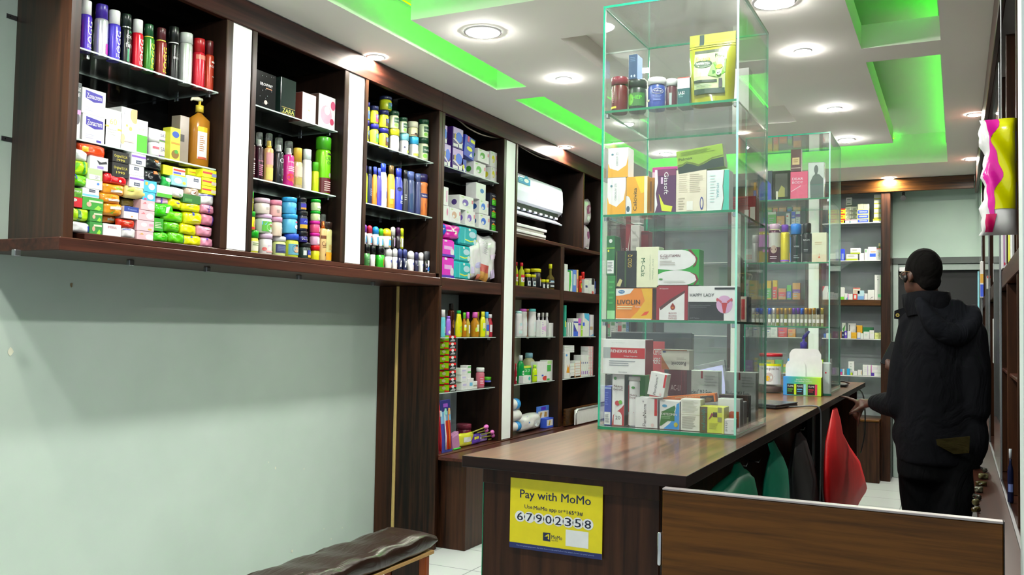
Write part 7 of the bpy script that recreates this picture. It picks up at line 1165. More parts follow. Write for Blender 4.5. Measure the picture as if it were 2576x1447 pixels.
# ------------------------------------------------------------------ end wall: shelving, header, doorway
BOXNAME[0] = 'tablet_box'
EY = 8.9; es = empty('end_shelving', (0, 0, 0)); tag(es, 'white backed shelving with dark wood frame across the end wall', 'shelving')
onebox('header_board', (-2.805, 8.89, 2.648, .135, 8.93, 2.765), WX, es); onebox('back_panel', (-2.8, 9.2, .3, -.55, 9.215, 2.75), BACKG, es, 0)
for x0, x1 in ((-.63, -.55), (-1.30, -1.2725), (-1.1745, -1.15), (-2.04, -2.008), (-1.912, -1.885), (-2.8, -2.77)): onebox('post', (x0, EY, 0, x1, 9.2, 2.648), WV, es)
for x0, x1 in ((-1.272, -1.175), (-2.0075, -1.9125)): onebox('white_pillar', (x0, EY+.006, 0, x1, 9.2, 2.6475), WHITE, es)
onebox('base_cabinet', (-2.77, EY-.16, 0, -.63, EY-.001, .545), WV, es); onebox('base_top', (-2.77, EY-.17, .5455, -.63, 9.2, .565), WX, es)
for x0, x1 in ((-1.15, -.63), (-1.885, -1.30), (-2.77, -2.04)):
    for z in (2.375, 2.022, 1.292, .95):
        mb = MB(); mb.box(x0+.002, EY+.01, z-.008, x1-.002, 9.195, z, {'t': SHELFG, 'b': SHELFG, '*': mat('#dfe6ea', .3)}); mb.build('glass_shelf', es)
    onebox('thick_shelf', (x0, EY+.003, 1.60, x1, 9.2, 1.654), WX, es)
def fill(x0, x1, z, seed, place, n=9, hmin=.06, hmax=.16, y=8.93):
    rs = random.Random(seed); x = x0; i = 0; W_ = ('#eef0f2', 'white'), ('#e6e8ec', 'pale grey'), ('#f0eee2', 'cream'), ('#d8e6f0', 'pale blue'), ('#3a56d0', 'blue'), ('#d83a3a', 'red'), ('#e0b01a', 'yellow'), ('#5ab04a', 'green'), ('#7a3aa0', 'violet'), ('#f0924a', 'orange')
    on = ('first', 'second', 'third', 'fourth', 'fifth', 'sixth', 'seventh', 'eighth', 'ninth', 'tenth', 'eleventh', 'twelfth', 'thirteenth', 'fourteenth')
    while x < x1-.03 and i < 14:
        w = rs.uniform(.03, .085); h = rs.uniform(hmin, hmax); c = W_[rs.choice((0, 0, 0, 1, 1, 2, 3, 4, 5, 6, 7, 8, 9))]; k = W_[rs.choice((4, 5, 6, 7, 8))][0]
        if x+w > x1: break
        o = k_box(w, h, .06, c[0], None, [('r', .0, rs.uniform(.0, .5), 1, rs.uniform(.55, .7), k) if rs.random() < .4 else ('r', .1, .7, .6, .8, k), ('lines', .15, .1, .85, .5, 3, '#a8acb4')]); o.location = (x+w/2, y+rs.uniform(0, .03), z+.0005)
        tag(o, '%s carton, %s from left %s' % (c[1], on[i], place), 'box', 'cartons on the end shelves'); x += w+rs.uniform(.002, .018); i += 1
G = 'cartons on the top end shelf'; T = (2040, 420, 5.565); pl = 'on top end shelf'
yr = [('r',0,.75,1,1,'#c81a1a'),('r',.3,.3,.7,.5,'#e0402a')]; bl = [('r',.05,.12,.95,.86,'#2040b0'),('t',.5,.5,.7,.3,'VERMOX','#e0d43a',0,.02)]
wg = [('r',0,.0,1,.25,'#8a8a20'),('lines',.2,.4,.8,.8,1,'#9a9a90')]
shelf('y', 8.92, 2.3755, T, pl, G,
 [('B',245,800-(i+1)*72,372,None if i == 0 else 800-i*72,'yellow red carton behind glass, %s of its stack' % ('bottom', 'middle', 'top')[i],'#e6cc1a',None,yr,{'d':.1}) for i in range(3)]
 + [('B',376,800-(i+1)*72,480,None if i == 0 else 800-i*72,'yellow red carton, %s of the clear stack' % ('bottom', 'middle', 'top')[i],'#f0d61a',None,yr,{'d':.1}) for i in range(3)]
 + [('B',646,795-(i+1)*66,810,None if i == 0 else 795-i*66,'blue and yellow carton, %s of three' % ('bottom', 'middle', 'top')[i],'#e0d060',None,bl,{'d':.1}) for i in range(3)]
 + [('B',655,520,735,597,'olive grey carton on the blue stack, left','#9a9c86',None,None,{'d':.08}),('B',737,520,815,597,'olive grey carton on the blue stack, right','#94967e',None,None,{'d':.08})]
 + [('B',460,740,540,None,'small white carton with red stripe, left','#eceef0',None,[('r',0,.8,1,.95,'#c85a6a')],{'d':.06}),('B',545,738,645,None,'small white carton with red stripe, right','#eceef0',None,[('r',0,.8,1,.95,'#c85a6a'),('r',0,.1,.1,.6,'#2a8a8a')],{'d':.06})]
 + [('B',484+(i % 2)*90,668-(i//2)*56,570+(i % 2)*80,738-(i//2)*56,'grey white carton, %s column %s row' % (('left', 'right')[i % 2], ('lower', 'middle', 'upper')[i//2]),'#b8beb8',None,[('r',0,.05,1,.2,'#3a3a40'),('r',.2,.4,.7,.6,'#5a6a64')],{'d':.06,'off':.06}) for i in range(6)]
 + [('B',490,430+i*55,572,484+i*55,'small grey carton in the tall pile, %s' % ('top', 'lower')[i],'#a8b0ac',None,[('r',.2,.3,.8,.6,'#6a7a74')],{'d':.06,'off':.06}) for i in range(2)]
 + [('B',870,728,1020,None,'yellow and white carton under the tall pile','#e8e8dc',None,[('r',0,.5,1,1,'#dcd81a')],{'d':.08})]
 + [('B',882,385+i*68,1022,452+i*68,'olive striped carton, %s from the top by the post' % ('first', 'second', 'third', 'fourth', 'fifth')[i],'#9aa08e',None,wg,{'d':.08,'off':.02}) for i in range(5)])
G = 'cartons on the second end shelf'; pl = 'on second end shelf'
shelf('y', 8.92, 2.0225, T, pl, G, [
 ('B',258,1215,345,None,'small cream carton behind the glass case','#dcdccc',None,None,{'d':.06}), ('B',352,1155,388,None,'slim violet carton','#6a5ab8',None,[('r',.2,.2,.8,.8,'#a89ad8')],{'d':.06}), ('B',394,1150,465,None,'royal blue carton','#2a44d8',None,[('r',.5,.1,.9,.6,'#8a9af0')],{'d':.06}),
 ('B',492,1222,656,None,'white carton with lime base, lower','#ecece0',None,[('r',0,0,1,.28,'#a8b81a'),('lines',.15,.5,.8,.8,2,'#a8a89a')],{'d':.06}), ('B',552,1138,692,1220,'white carton with lime base, upper','#f0f0e2',None,[('r',0,0,1,.25,'#a8b81a'),('lines',.2,.5,.8,.8,1,'#a8a89a')],{'d':.06}),
 ('B',678,1210,742,None,'plain pale carton','#e6eaec',None,None,{'d':.06}), ('B',748,1150,796,None,'white carton with green mark','#e8ece8',None,[('r',.3,.7,.6,.95,'#6aa86a')],{'d':.06}), ('B',798,1120,918,None,'white carton with blue block','#eef0f2',None,[('r',.2,.25,.9,.5,'#2a5ad8'),('r',.3,.6,.9,.65,'#e08a4a')],{'d':.06}),
 ('B',920,1142,982,None,'white carton with red top','#e6e8ea',None,[('r',0,.92,1,1,'#c84a4a'),('lines',.2,.3,.8,.7,3,'#b8bcc0')],{'d':.06}), ('G',984,1068,1026,None,'olive bottle by the post','#8a8a3a','#d8d0a0',[('r',0,.3,1,.7,'#c8c060')],{'nk':.5})])
G = 'cartons on the middle end shelf'; T = (2040, 640, 4.258); pl = 'on middle end shelf'
shelf('y', 8.92, 1.6545, T, pl, G, [
 ('B',112,340,178,None,'white carton with red corner','#e4e8ea',None,[('p',[(0,1),(.5,1),(0,.6)],'#c83a4a')],{'d':.06}), ('B',180,405,240,None,'pale carton with lines, left','#e0e4ee',None,[('lines',.2,.2,.8,.8,4,'#8a92b8')],{'d':.06}), ('B',242,418,292,None,'pale carton with lines, right','#e0e4ee',None,[('lines',.2,.2,.8,.8,4,'#8a92b8')],{'d':.06}),
 ('B',296,355,356,None,'white carton with lime base','#eceee8',None,[('r',0,0,1,.24,'#6ac81a')],{'d':.06}), ('B',358,420,392,None,'white carton with teal corner','#eceef0',None,[('p',[(.4,0),(1,0),(1,.5)],'#3ab0b8')],{'d':.05}), ('B',394,425,446,None,'white carton with magenta edge','#eceef0',None,[('r',0,0,.15,1,'#c83ac0')],{'d':.05}),
 ('B',450,425,496,None,'red and white carton, lower','#d83a2a',None,[('r',.25,.2,.75,.8,'#eceaea')],{'d':.05}), ('B',450,358,524,424,'red topped carton, upper','#d8c8b8',None,[('r',0,.85,1,1,'#c81a24'),('lines',.2,.2,.8,.6,2,'#c88a7a')],{'d':.05}), ('B',498,390,566,None,'sky blue gradient carton','#a8c8f0',None,[('r',0,.0,1,.4,'#6a9ae8')],{'d':.05}),
 ('B',568,420,606,None,'white carton with violet lines','#e8e8f0',None,[('r',.1,.1,.2,.9,'#7a4ab8')],{'d':.05}), ('B',608,382,678,None,'white carton with grey swoosh','#eef0f0',None,[('p',[(.3,.05),(.6,.3),(.9,.3)],'#8a8a8a')],{'d':.05}), ('B',682,220,778,None,'tallest white and green carton by the post','#eef0ec',None,[('r',.82,.0,1,1,'#b8e0a8'),('r',.5,.1,1,.22,'#7ad8a0'),('lines',.4,.75,.6,.95,2,'#7a8a84')],{'d':.05})])
G = 'cartons on the fourth end shelf'; pl = 'on fourth end shelf'
shelf('y', 8.92, 1.2925, T, pl, G, [
 ('B',135,850,160,None,'slim blue carton','#3a62b8',None,None,{'d':.05}), ('B',162,845,215,None,'white carton with lime edge','#e8eae8',None,[('r',.85,0,1,1,'#c8d02a')],{'d':.05}), ('B',235,825,288,None,'magenta carton','#8a1f6a',None,[('r',.6,.3,.9,.7,'#c88ab0')],{'d':.05}), ('B',294,825,326,None,'peach orange carton','#f0905a',None,None,{'d':.05}), ('B',328,832,356,None,'navy carton','#20264a',None,[('r',.2,.4,.8,.6,'#8a92b0')],{'d':.05}), ('B',358,820,386,None,'violet carton with white badge','#5a3ab0',None,[('e',.5,.6,.3,.2,'#d8d0f0')],{'d':.05}),
 ('B',390,822,428,None,'plain white carton','#eef0f0',None,[('r',.3,.3,.7,.6,'#c8ccd0')],{'d':.05}), ('B',430,838,488,None,'golden yellow carton, front','#e0a010',None,[('r',.2,.2,.8,.3,'#b8800a')],{'d':.05}), ('B',486,762,550,None,'golden yellow carton, taller behind','#d89a0e',None,[('r',.0,.1,.1,.9,'#3a3010')],{'d':.05,'off':.09}), ('B',494,838,530,None,'white carton with blue outline','#e8ecf8',None,[('r',0,0,1,.1,'#4a6ad0')],{'d':.05}),
 ('B',556,782,668,None,'dark green long carton behind','#0f6a3a',None,[('lines',.1,.4,.8,.7,1,'#7ac09a')],{'d':.05,'off':.09}), ('B',532,845,560,None,'narrow white carton','#e8e8ee',None,None,{'d':.05}), ('B',563,832,624,None,'pale mint carton','#d6ece2',None,[('lines',.2,.3,.8,.7,2,'#a8c8b8')],{'d':.05}), ('B',627,815,676,None,'cream white carton','#eaeee0',None,[('r',.2,.6,.8,.8,'#d0d8c0')],{'d':.05}), ('B',682,840,728,None,'pale lime carton, left','#d8e08a',None,[('r',.2,.4,.8,.6,'#b8c46a')],{'d':.05}), ('B',731,838,778,None,'pale lime carton, right','#dce48e',None,[('r',.2,.4,.8,.6,'#b8c46a')],{'d':.05}),
 ('B',400,740,482,None,'pale carton with dark spine at the back','#d8dcd8',None,[('r',.1,.1,.2,.9,'#2a2e2e')],{'d':.04,'off':.12}), ('B',332,735,372,None,'white and green leaf carton at the back','#cfd8cc',None,[('p',[(.1,.6),(.9,.9),(.6,.3)],'#3a8a3a')],{'d':.04,'off':.12})])
G = 'cartons on the lowest end shelf'; pl = 'on lowest end shelf'
shelf('y', 8.92, .9505, T, pl, G, [
 ('B',196,1120,222,None,'tall slim white carton','#e4e8ee',None,None,{'d':.05}), ('B',230,1215,262,None,'lilac carton','#c09ad8',None,None,{'d':.05}), ('B',265,1215,310,None,'white carton with violet edge','#ecebf2',None,[('r',0,0,.2,1,'#a88ac8')],{'d':.05}), ('B',314,1228,334,None,'magenta and blue carton','#c83a8a',None,[('r',0,.5,1,1,'#3a8ae0')],{'d':.05}), ('B',338,1228,356,None,'pale blue slim carton','#b8d0ec',None,None,{'d':.05}), ('B',384,1225,412,None,'bright blue carton','#1f9ae0',None,None,{'d':.05}),
 ('B',400,1148,462,None,'tall white carton behind the blue one','#e6e8e6',None,[('lines',.3,.3,.6,.9,3,'#a8b0a8')],{'d':.05,'off':.07}), ('B',424,1268,442,None,'tiny lime carton','#b8d81a',None,None,{'d':.04}), ('B',448,1250,496,None,'small white carton, left','#e8e8f0',None,[('r',.1,.1,.2,.9,'#9a8ac0')],{'d':.05}), ('B',500,1240,546,None,'small white carton, right','#ecebe4',None,[('r',.8,.2,.95,.8,'#c8a86a')],{'d':.05}),
 ('B',554,1185,640,None,'large white carton with violet line','#ecebf2',None,[('r',.6,.05,.66,.95,'#a87ac8'),('lines',.2,.3,.5,.8,3,'#c8c0d8')],{'d':.05}), ('B',644,1272,770,None,'white carton with violet block under the long one','#e4e6f2',None,[('r',0,0,.32,1,'#4a2a9a')],{'d':.05}), ('B',644,1190,772,1270,'long white carton with violet ends','#ececf2',None,[('r',0,0,.08,1,'#c87ab8'),('lines',.2,.4,.8,.7,2,'#b8a8c8')],{'d':.05})])
for z, nm, hm in ((2.3755, 'top', .2), (2.0225, 'second', .17), (1.6545, 'middle', .2), (1.2925, 'fourth', .15), (.9505, 'lowest', .15)):
    fill(-1.87, -1.32, z, int(z*100), 'on %s shelf between the white pillars' % nm, hmax=hm)
# doorway
d1 = empty('door_1', (0, 0, 0)); tag(d1, 'dark doorway with grey frame in the end wall', kind='structure')
onebox('doorway_dark', (-.50, 9.235, 0, .17, 9.249, 1.97), mat('#0c1114', .75, vary=.3, scale=4), d1); onebox('door_frame', (-.545, 9.2, 0, -.50, 9.249, 2.07), mat('#9fb0ab', .5), d1); onebox('door_head', (-.545, 9.19, 2.0, .3, 9.249, 2.06), mat('#3c4644', .5), d1); onebox('door_transom', (-.5, 9.2, 1.94, .3, 9.249, 1.995), mat('#7e8c88', .5), d1)  # the dark sheet stands for the unlit space beyond the doorway
onebox('curtain_edge', (.165, 9.22, 0, .18, 9.234, 1.93), mat('#7ab8c8', .6), d1); onebox('lock_box', (-.49, 9.18, 1.93, -.42, 9.234, 1.97), mat('#c8ccd0', .4), d1)
p = ony(2272, 488, 8.9); e = empty('security_camera', (p.x, 8.96, 2.6475)); tag(e, 'small black camera under the end header', 'camera')
mb = MB(); mb.lathe([(.012, -.03), (.012, 0)], BLACK, 10); mb.build('mount', e); mb = MB(); mb.tube([(0, .02, -.045), (0, -.05, -.06)], [.022, .024], BLACK, 12); mb.build('body', e)
# ------------------------------------------------------------------ right hand shelving seen edge on
rs_ = empty('side_shelving', (0, 0, 0)); tag(rs_, 'dark wood shelving with glass doors along the right edge', 'shelving')
onebox('header_board', (.142, 2.15, 2.60, .165, 8.88, 2.765), WY, rs_); onebox('back_panel', (.5, 2.15, 0, .515, 9.2, 2.76), WDK, rs_, 0); onebox('base_cabinet', (.085, 2.15, 0, .165, 8.2, .665), WV, rs_); onebox('base_top', (.065, 2.15, .6655, .5, 8.2, .70), wood('worn', '#1a0b07', '#4a281c', 1, freq=12), rs_)
onebox('thick_shelf', (.180, 2.15, 1.562, .5, 8.88, 1.64), WY, rs_); onebox('mid_shelf', (.19, 2.15, 1.18, .5, 6.0, 1.195), WY, rs_)
for y in (2.7, 3.5, 4.2, 4.9, 5.7, 6.6, 7.5, 8.3): onebox('divider', (.182, y, .7005, .5, y+.03, 1.5615), WV, rs_); onebox('divider', (.182, y, 1.6405, .5, y+.03, 2.5995), WV, rs_)
for y in (4.6, 6.2, 8.0):
    mb = MB(); mb.box(.172, y, .71, .177, y+.8, 2.59, {'l': PANE, 'r': PANE, '*': mat('#aab4b4', .3)}); mb.build('glass_door', rs_); onebox('door_stile', (.169, y-.012, .705, .179, y-.001, 2.59), mat('#a8adb0', .25, .8), rs_, .002)
onebox('track', (.168, 2.2, .7005, .180, 8.1, .7045), STEEL, rs_, .001)
G = 'goods on the right hand shelves'; pl = 'on right hand shelf'
for yy, zz, it in (
 (4.45, 1.6405, ('B',2521,560,2533,None,'tall white and pink carton below the hanging pack','#eceaf4',None,[('r',.3,.05,.5,.9,'#b85ab8'),('e',.5,.1,.2,.03,'#c83a4a')],{'d':.1,'off':0})), (4.05, 1.6405, ('B',2539,560,2544,None,'yellow edged tall carton','#d8d83a',None,None,{'d':.1,'off':0})), (3.9, 1.6405, ('B',2545,560,2552,None,'tall white carton at the pillar','#f0f0f4',None,[('r',.3,.1,.4,.9,'#c8ccd8')],{'d':.1,'off':0})),
 (5.5, 1.6405, ('B',2500,660,2509,None,'cream carton behind the glass door','#dfe4da',None,[('lines',.2,.3,.8,.9,4,'#b8c0b8')],{'d':.1,'off':0})), (6.4, 1.6405, ('B',2483,694,2492,None,'white and red carton farther along','#f0e8e6',None,[('r',0,.8,1,1,'#c83a3a'),('e',.6,.3,.12,.06,'#c83a3a')],{'d':.1,'off':0})), (7.9, 1.6405, ('B',2466,658,2474,None,'white orange and blue carton at the far end','#eceef4',None,[('r',0,.4,1,.65,'#f0a03a'),('r',0,.02,1,.36,'#3a5ad8')],{'d':.1,'off':0})),
 (5.55, 1.1955, ('B',2499,802,2506,None,'white carton with red print on the lower board','#e8e4ea',None,[('r',.3,.2,.5,.9,'#c85a5a')],{'d':.1,'off':0})), (5.43, 1.1955, ('B',2507,805,2513,None,'violet and white carton on the lower board','#6a4ab0',None,[('r',0,.8,1,1,'#e0b0a0')],{'d':.1,'off':0})), (4.0, .7005, ('G',2535,1130,2549,None,'dark blue bottle with silver neck on the base','#1a1f3c','#b8bcc4',[('r',.2,.3,.8,.6,'#6a7ab0')],{'nk':.4,'off':0}))):
    put('y', yy, zz, it, ONE, pl, G)
# clutter on the edge of the base top
for i in range(7):
    p = onz(2428+i*3, 1288-i*17, .70); o = k_pouch(.034+.01*(i % 3), .02+.006*(i % 2), .02, ('#3a3216', '#565234', '#26261e', '#4a483a')[i % 4], None, None, {'name': 'foil_wrapper', 'wob': 2.0}); o.location = (p.x+.042, p.y, .7006); o.rotation_euler = (0, 0, math.radians(40+37*i))
    tag(o, 'crumpled gold foil wrapper, %s along the worn base top edge' % ('nearest', 'second', 'third', 'fourth', 'fifth', 'sixth', 'farthest')[i], 'wrapper', 'foil wrappers')
# pink and yellow pack hanging at the right edge
a = ony(2462, 440, 3.0); b = ony(2562, 440, 3.0); zt = ony(2510, 292, 3.0).z; zb = ony(2510, 588, 3.0).z; w, h = b.x-a.x, zt-zb; d = .09
e = empty('hanging_pack', ((a.x+b.x)/2, 3.0, zb)); tag(e, 'yellow and pink plastic pack hanging beside the right pillar', 'packet')
def HP(x, z, s, L=0):
    q = max(0, 1-abs(2*x-1)**5)**.5*max(0, 1-abs(2*z-1)**7)**.5; ed = .05*math.sin(z*21)+.03*math.sin(z*47) if x < .3 else 0
    return ((x-.5)*w+w*ed*(1-x/.3 if x < .3 else 0)+w*.12*math.sin(z*3.3)*(1-x), d/2-s*(d/2*q+.001)*(1+.12*math.sin(15*z+8*x))-(.0006*L+.001 if L else 0), z*h)
mb = MB(); mb.grid(lambda x, z: HP(x, z, 1), 16, 26, mat('#e6e4e8', .2, coat=.4)); mb.grid(lambda x, z: HP(x, z, -1), 16, 26, mat('#e6e4e8', .2, coat=.4), flip=True); mb.build('pack_body', e)
def strip(nm, fn0, fn1, c, z0, z1, L):
    mb = MB(); mb.grid(lambda t, k: HP(fn0(z0+(z1-z0)*k)+(fn1(z0+(z1-z0)*k)-fn0(z0+(z1-z0)*k))*t, z0+(z1-z0)*k, 1, L), 8, 26, mat(c, .22, coat=.4)); mb.build(nm, e)
edge = lambda z: .42+.12*math.sin(z*13+1)+.05*math.sin(z*29)
strip('yellow_print', edge, lambda z: 1.0, '#f0e400', .21, .995, 1); strip('pink_print', lambda z: .14+.10*math.sin(z*9+.5), edge, '#d81f98', .17, .99, 2); strip('magenta_corner', lambda z: .12, lambda z: .42-.5*(.17-z), '#c80a5a', .02, .17, 2)
mb = MB(); mb.tube([(w*.1, d/2, h-.002), (w*.1, d/2, 2.7695-zb)], .0018, mat('#d8d8d8'), 6); mb.build('string', e)
# ------------------------------------------------------------------ person behind the counter
def smoothmesh(mb, name, mtl, parent=None, voxel=.011, it=4, keep=None):
    """fuse overlapping solids into one continuous skin"""
    o = mb.build(name+'_src'); o.data.materials.clear()
    r = o.modifiers.new('r', 'REMESH'); r.mode = 'VOXEL'; r.voxel_size = voxel; r.use_smooth_shade = True
    s = o.modifiers.new('s', 'SMOOTH'); s.factor = .5; s.iterations = it
    dg = bpy.context.evaluated_depsgraph_get(); me = bpy.data.meshes.new_from_object(o.evaluated_get(dg)); src = o.data; bpy.data.objects.remove(o); bpy.data.meshes.remove(src)
    me.name = name; me.materials.clear(); me.materials.append(mtl)
    for p in me.polygons: p.use_smooth = True
    q = bpy.data.objects.new(name, me); COL.objects.link(q)
    if parent: q.parent = parent
    return q
def ball(mb, c, r, ax=(1, 1, 1), rot=None, n=16):
    vs = []; fs = []; R = rot or Matrix.Identity(3); m = n//2
    for j in range(m+1):
        t = math.pi*j/m
        for i in range(n):
            a = 2*math.pi*i/n; v = R @ Vector((r*ax[0]*math.sin(t)*math.cos(a), r*ax[1]*math.sin(t)*math.sin(a), r*ax[2]*math.cos(t))); vs.append(Vector(c)+v)
    for j in range(m):
        for i in range(n): k = (i+1) % n; fs.append((j*n+i, (j+1)*n+i, (j+1)*n+k, j*n+k))
    mb.add(vs, fs, BLACK, True)
def limb(mb, pts, rad, n=14, sy=1.0):
    mb.tube(pts, rad, BLACK, n, sy); ball(mb, pts[0], rad[0]); ball(mb, pts[-1], rad[-1])
def sect(mb, secs, n=24):
    """torso-like loft: (centre, half width, half depth, turn)"""
    vs = []; fs = []
    for c, a, b, t in secs:
        for i in range(n):
            q = 2*math.pi*i/n; x, y = a*math.copysign(abs(math.cos(q))**.8, math.cos(q)), b*math.copysign(abs(math.sin(q))**.8, math.sin(q)); vs.append((c[0]+x*math.cos(t)-y*math.sin(t), c[1]+x*math.sin(t)+y*math.cos(t), c[2]))
    for j in range(len(secs)-1):
        for i in range(n): k = (i+1) % n; fs.append((j*n+i, j*n+k, (j+1)*n+k, (j+1)*n+i))
    fs += [tuple(range(n))[::-1], tuple(range((len(secs)-1)*n, len(secs)*n))]; mb.add(vs, fs, BLACK, True)
YP = 5.0; TB = math.radians(28); TH = math.radians(39)
P_ = lambda u, v, y=YP: ony(u, v, y)
HC = P_(2320, 686, 4.98); NK = P_(2338, 765, 5.0); SHL = P_(2298, 815, 5.06); SHR = P_(2440, 838, 4.98); ELL = P_(2263, 1020, 4.98); WRL = P_(2200, 1013, 5.20); ELR = P_(2452, 1030, 4.96); WRR = P_(2262, 938, 5.33)
CH = P_(2372, 880, 5.03); WA = P_(2362, 1040, 5.02); HP_ = P_(2352, 1150, 5.0)
SKIN = mat('#4a2c20', .5, vary=.12); fd = Vector((-math.sin(TH), math.cos(TH), 0)); lf = Vector((-math.cos(TH), -math.sin(TH), 0)); up = Vector((0, 0, 1)); RH = Matrix((tuple(-lf), tuple(fd), tuple(up))).transposed()
mb = MB()
ball(mb, HC+up*.012, .1, (.76, .95, 1.02), RH); ball(mb, HC+fd*.045-up*.06, .075, (.78, .8, .95), RH); ball(mb, HC+fd*.062-up*.095, .035, (1, .9, .8), RH)      # skull, jaw, chin
ball(mb, HC+fd*.103-up*.035, .017, (.8, 1, 1.5), RH); ball(mb, HC+fd*.092-up*.008, .03, (1.9, .5, .5), RH); ball(mb, HC+fd*.092-up*.075, .016, (1.6, .7, .6), RH)      # nose, brow, lips
for s in (-1, 1): ball(mb, HC+lf*s*.079-fd*.008-up*.025, .027, (.35, .75, 1.15), RH)
limb(mb, [HC-up*.06-fd*.015, NK-up*.0, NK-up*.06], [.056, .058, .07])
sect(mb, [(HP_-up*.06, .15, .11, TB), (HP_+up*.05, .16, .115, TB), (WA, .145, .1, TB), (CH, .17, .115, TB), ((SHL+SHR)/2-up*.02, .16, .09, TB), (NK-up*.03, .07, .065, TB)])
limb(mb, [SHL, (SHL+ELL)/2, ELL], [.058, .05, .043]); limb(mb, [ELL, (ELL+WRL)/2, WRL], [.043, .038, .027]); limb(mb, [SHR, (SHR+ELR)/2, ELR], [.058, .05, .043]); limb(mb, [ELR, (ELR+WRR)/2, WRR], [.043, .038, .027])
LH = (P_(2312, 1165, 5.04), P_(2318, 1330, 5.02)); RHp = (P_(2408, 1165, 4.98), P_(2392, 1330, 4.98))
for hp, kn in (LH, RHp):
    an = Vector((kn.x+.01, kn.y-.02, .09)); limb(mb, [hp, (hp+kn)/2, kn], [.088, .078, .06]); limb(mb, [kn, kn*.6+an*.4, an], [.058, .055, .038]); limb(mb, [an-up*.04, an+Vector((-.08, .13, -.055))], [.04, .032])
# left hand: palm towards the counter, index finger stretched to the edge
tip = P_(2108, 996, 5.29); pal = P_(2170, 1016, 5.245); dirx = (tip-pal).normalized()
limb(mb, [WRL, WRL*.5+pal*.5, pal], [.026, .03, .030], sy=.7); kn = [P_(2150, 1008, 5.27), P_(2154, 1022, 5.25), P_(2158, 1034, 5.235), P_(2163, 1044, 5.22)]
for k in kn: limb(mb, [pal, k], [.018, .0105])
limb(mb, [kn[0], P_(2130, 1000, 5.28), tip], [.0105, .009, .007], 10); limb(mb, [kn[1], P_(2141, 1036, 5.25), P_(2152, 1050, 5.25)], [.0105, .0095, .008], 10); limb(mb, [kn[2], P_(2149, 1050, 5.235), P_(2162, 1060, 5.24)], [.010, .009, .008], 10); limb(mb, [kn[3], P_(2160, 1060, 5.22), P_(2158, 1074, 5.225)], [.0095, .0085, .0065], 10)
limb(mb, [pal-dirx*.02, P_(2158, 1030, 5.2), P_(2137, 1041, 5.2)], [.017, .012, .009], 10)
# right hand closed on the phone
ph = P_(2232, 914, 5.36); hd = WRR*.4+ph*.6
limb(mb, [WRR, hd], [.027, .03], sy=.7)
for i in range(4): q = ph+Vector((.012, -.012, -.018+.012*i)); limb(mb, [hd+up*(-.02+.013*i), q+Vector((.012, .004, -.012)), q+Vector((-.018, -.004, -.012))], [.011, .009, .0075], 10)
limb(mb, [hd+up*.015, ph+Vector((.022, -.006, .014)), ph+Vector((-.005, -.010, .018))], [.012, .010, .008], 10)
pe = smoothmesh(mb, 'person', SKIN, None, .0085, 3)
tag(pe, 'person in black hooded jacket seen from behind, one hand on the counter, holding a phone', 'person')
def cloth(name, c):
    m, nt, b = newmat(name); b.inputs['Base Color'].default_value = lin(c); b.inputs['Roughness'].default_value = .95; b.inputs['Specular IOR Level'].default_value = .12
    tc = nd(nt, 'ShaderNodeTexCoord'); n1 = nd(nt, 'ShaderNodeTexNoise', Scale=9.0, Detail=3.0, Distortion=1.5); mp = nd(nt, 'ShaderNodeMapping'); mp.inputs['Scale'].default_value = (1, 1, .5)
    bp = nd(nt, 'ShaderNodeBump', Strength=.7, Distance=.03); nt.links.new(tc.outputs['Object'], mp.inputs[0]); nt.links.new(mp.outputs[0], n1.inputs['Vector']); nt.links.new(n1.outputs['Fac'], bp.inputs['Height']); nt.links.new(bp.outputs[0], b.inputs['Normal']); return m
CLOTH = cloth('jacket_cloth', '#0b0c10'); CLOTH2 = cloth('trouser_cloth', '#08090b')
# hair: close cropped cap over skull and nape
mb = MB(); ball(mb, HC+up*.020-fd*.012, .1045, (.79, .93, 1.0), RH, 20); ball(mb, HC-fd*.055-up*.045, .058, (1.05, .7, .9), RH)
hair = smoothmesh(mb, 'hair', cloth('hair_fuzz', '#0a0807'), pe, .009, 2)
# trousers
mb = MB(); sect(mb, [(HP_-up*.10, .175, .13, TB), (HP_, .178, .135, TB), (HP_+up*.08, .165, .125, TB)])
for hp, kn in (LH, RHp):
    an = Vector((kn.x+.01, kn.y-.02, .09)); limb(mb, [hp+up*.02, (hp+kn)/2, kn, (kn+an)/2, an-up*.02], [.105, .098, .08, .078, .066])
tr = smoothmesh(mb, 'trousers', CLOTH2, pe, .012, 4)
for hp, kn in (LH, RHp):
    an = Vector((kn.x+.01, kn.y-.02, .0)); m2 = MB(); m2.tube([an+Vector((.02, -.05, .04)), an+Vector((-.01, .0, .045)), an+Vector((-.08, .14, .03))], [.045, .05, .028], mat('#151518', .5), 12, .85); m2.build('shoe', pe)
# jacket with sleeves, standing collar and hood hanging on the back
mb = MB(); TJ = TB
sect(mb, [(P_(2362, 1165, 5.0), .195, .15, TJ), (P_(2362, 1100, 5.0), .205, .155, TJ), (P_(2365, 1020, 5.01), .20, .15, TJ), (P_(2372, 930, 5.02), .205, .15, TJ), (P_(2376, 860, 5.02), .20, .14, TJ), (P_(2375, 815, 5.02), .165, .115, TJ), (P_(2352, 775, 5.01), .105, .095, TJ), (NK+up*.015, .082, .082, TJ)])
limb(mb, [SHL+Vector((.015, 0, -.01)), SHL*.5+ELL*.5, ELL], [.088, .082, .07]); limb(mb, [ELL, ELL*.45+WRL*.55, WRL+(ELL-WRL)*.06], [.07, .062, .045]); limb(mb, [SHR+Vector((-.01, 0, -.01)), SHR*.5+ELR*.5, ELR], [.09, .085, .073]); limb(mb, [ELR, ELR*.45+WRR*.55, WRR+(ELR-WRR)*.08], [.073, .062, .046])
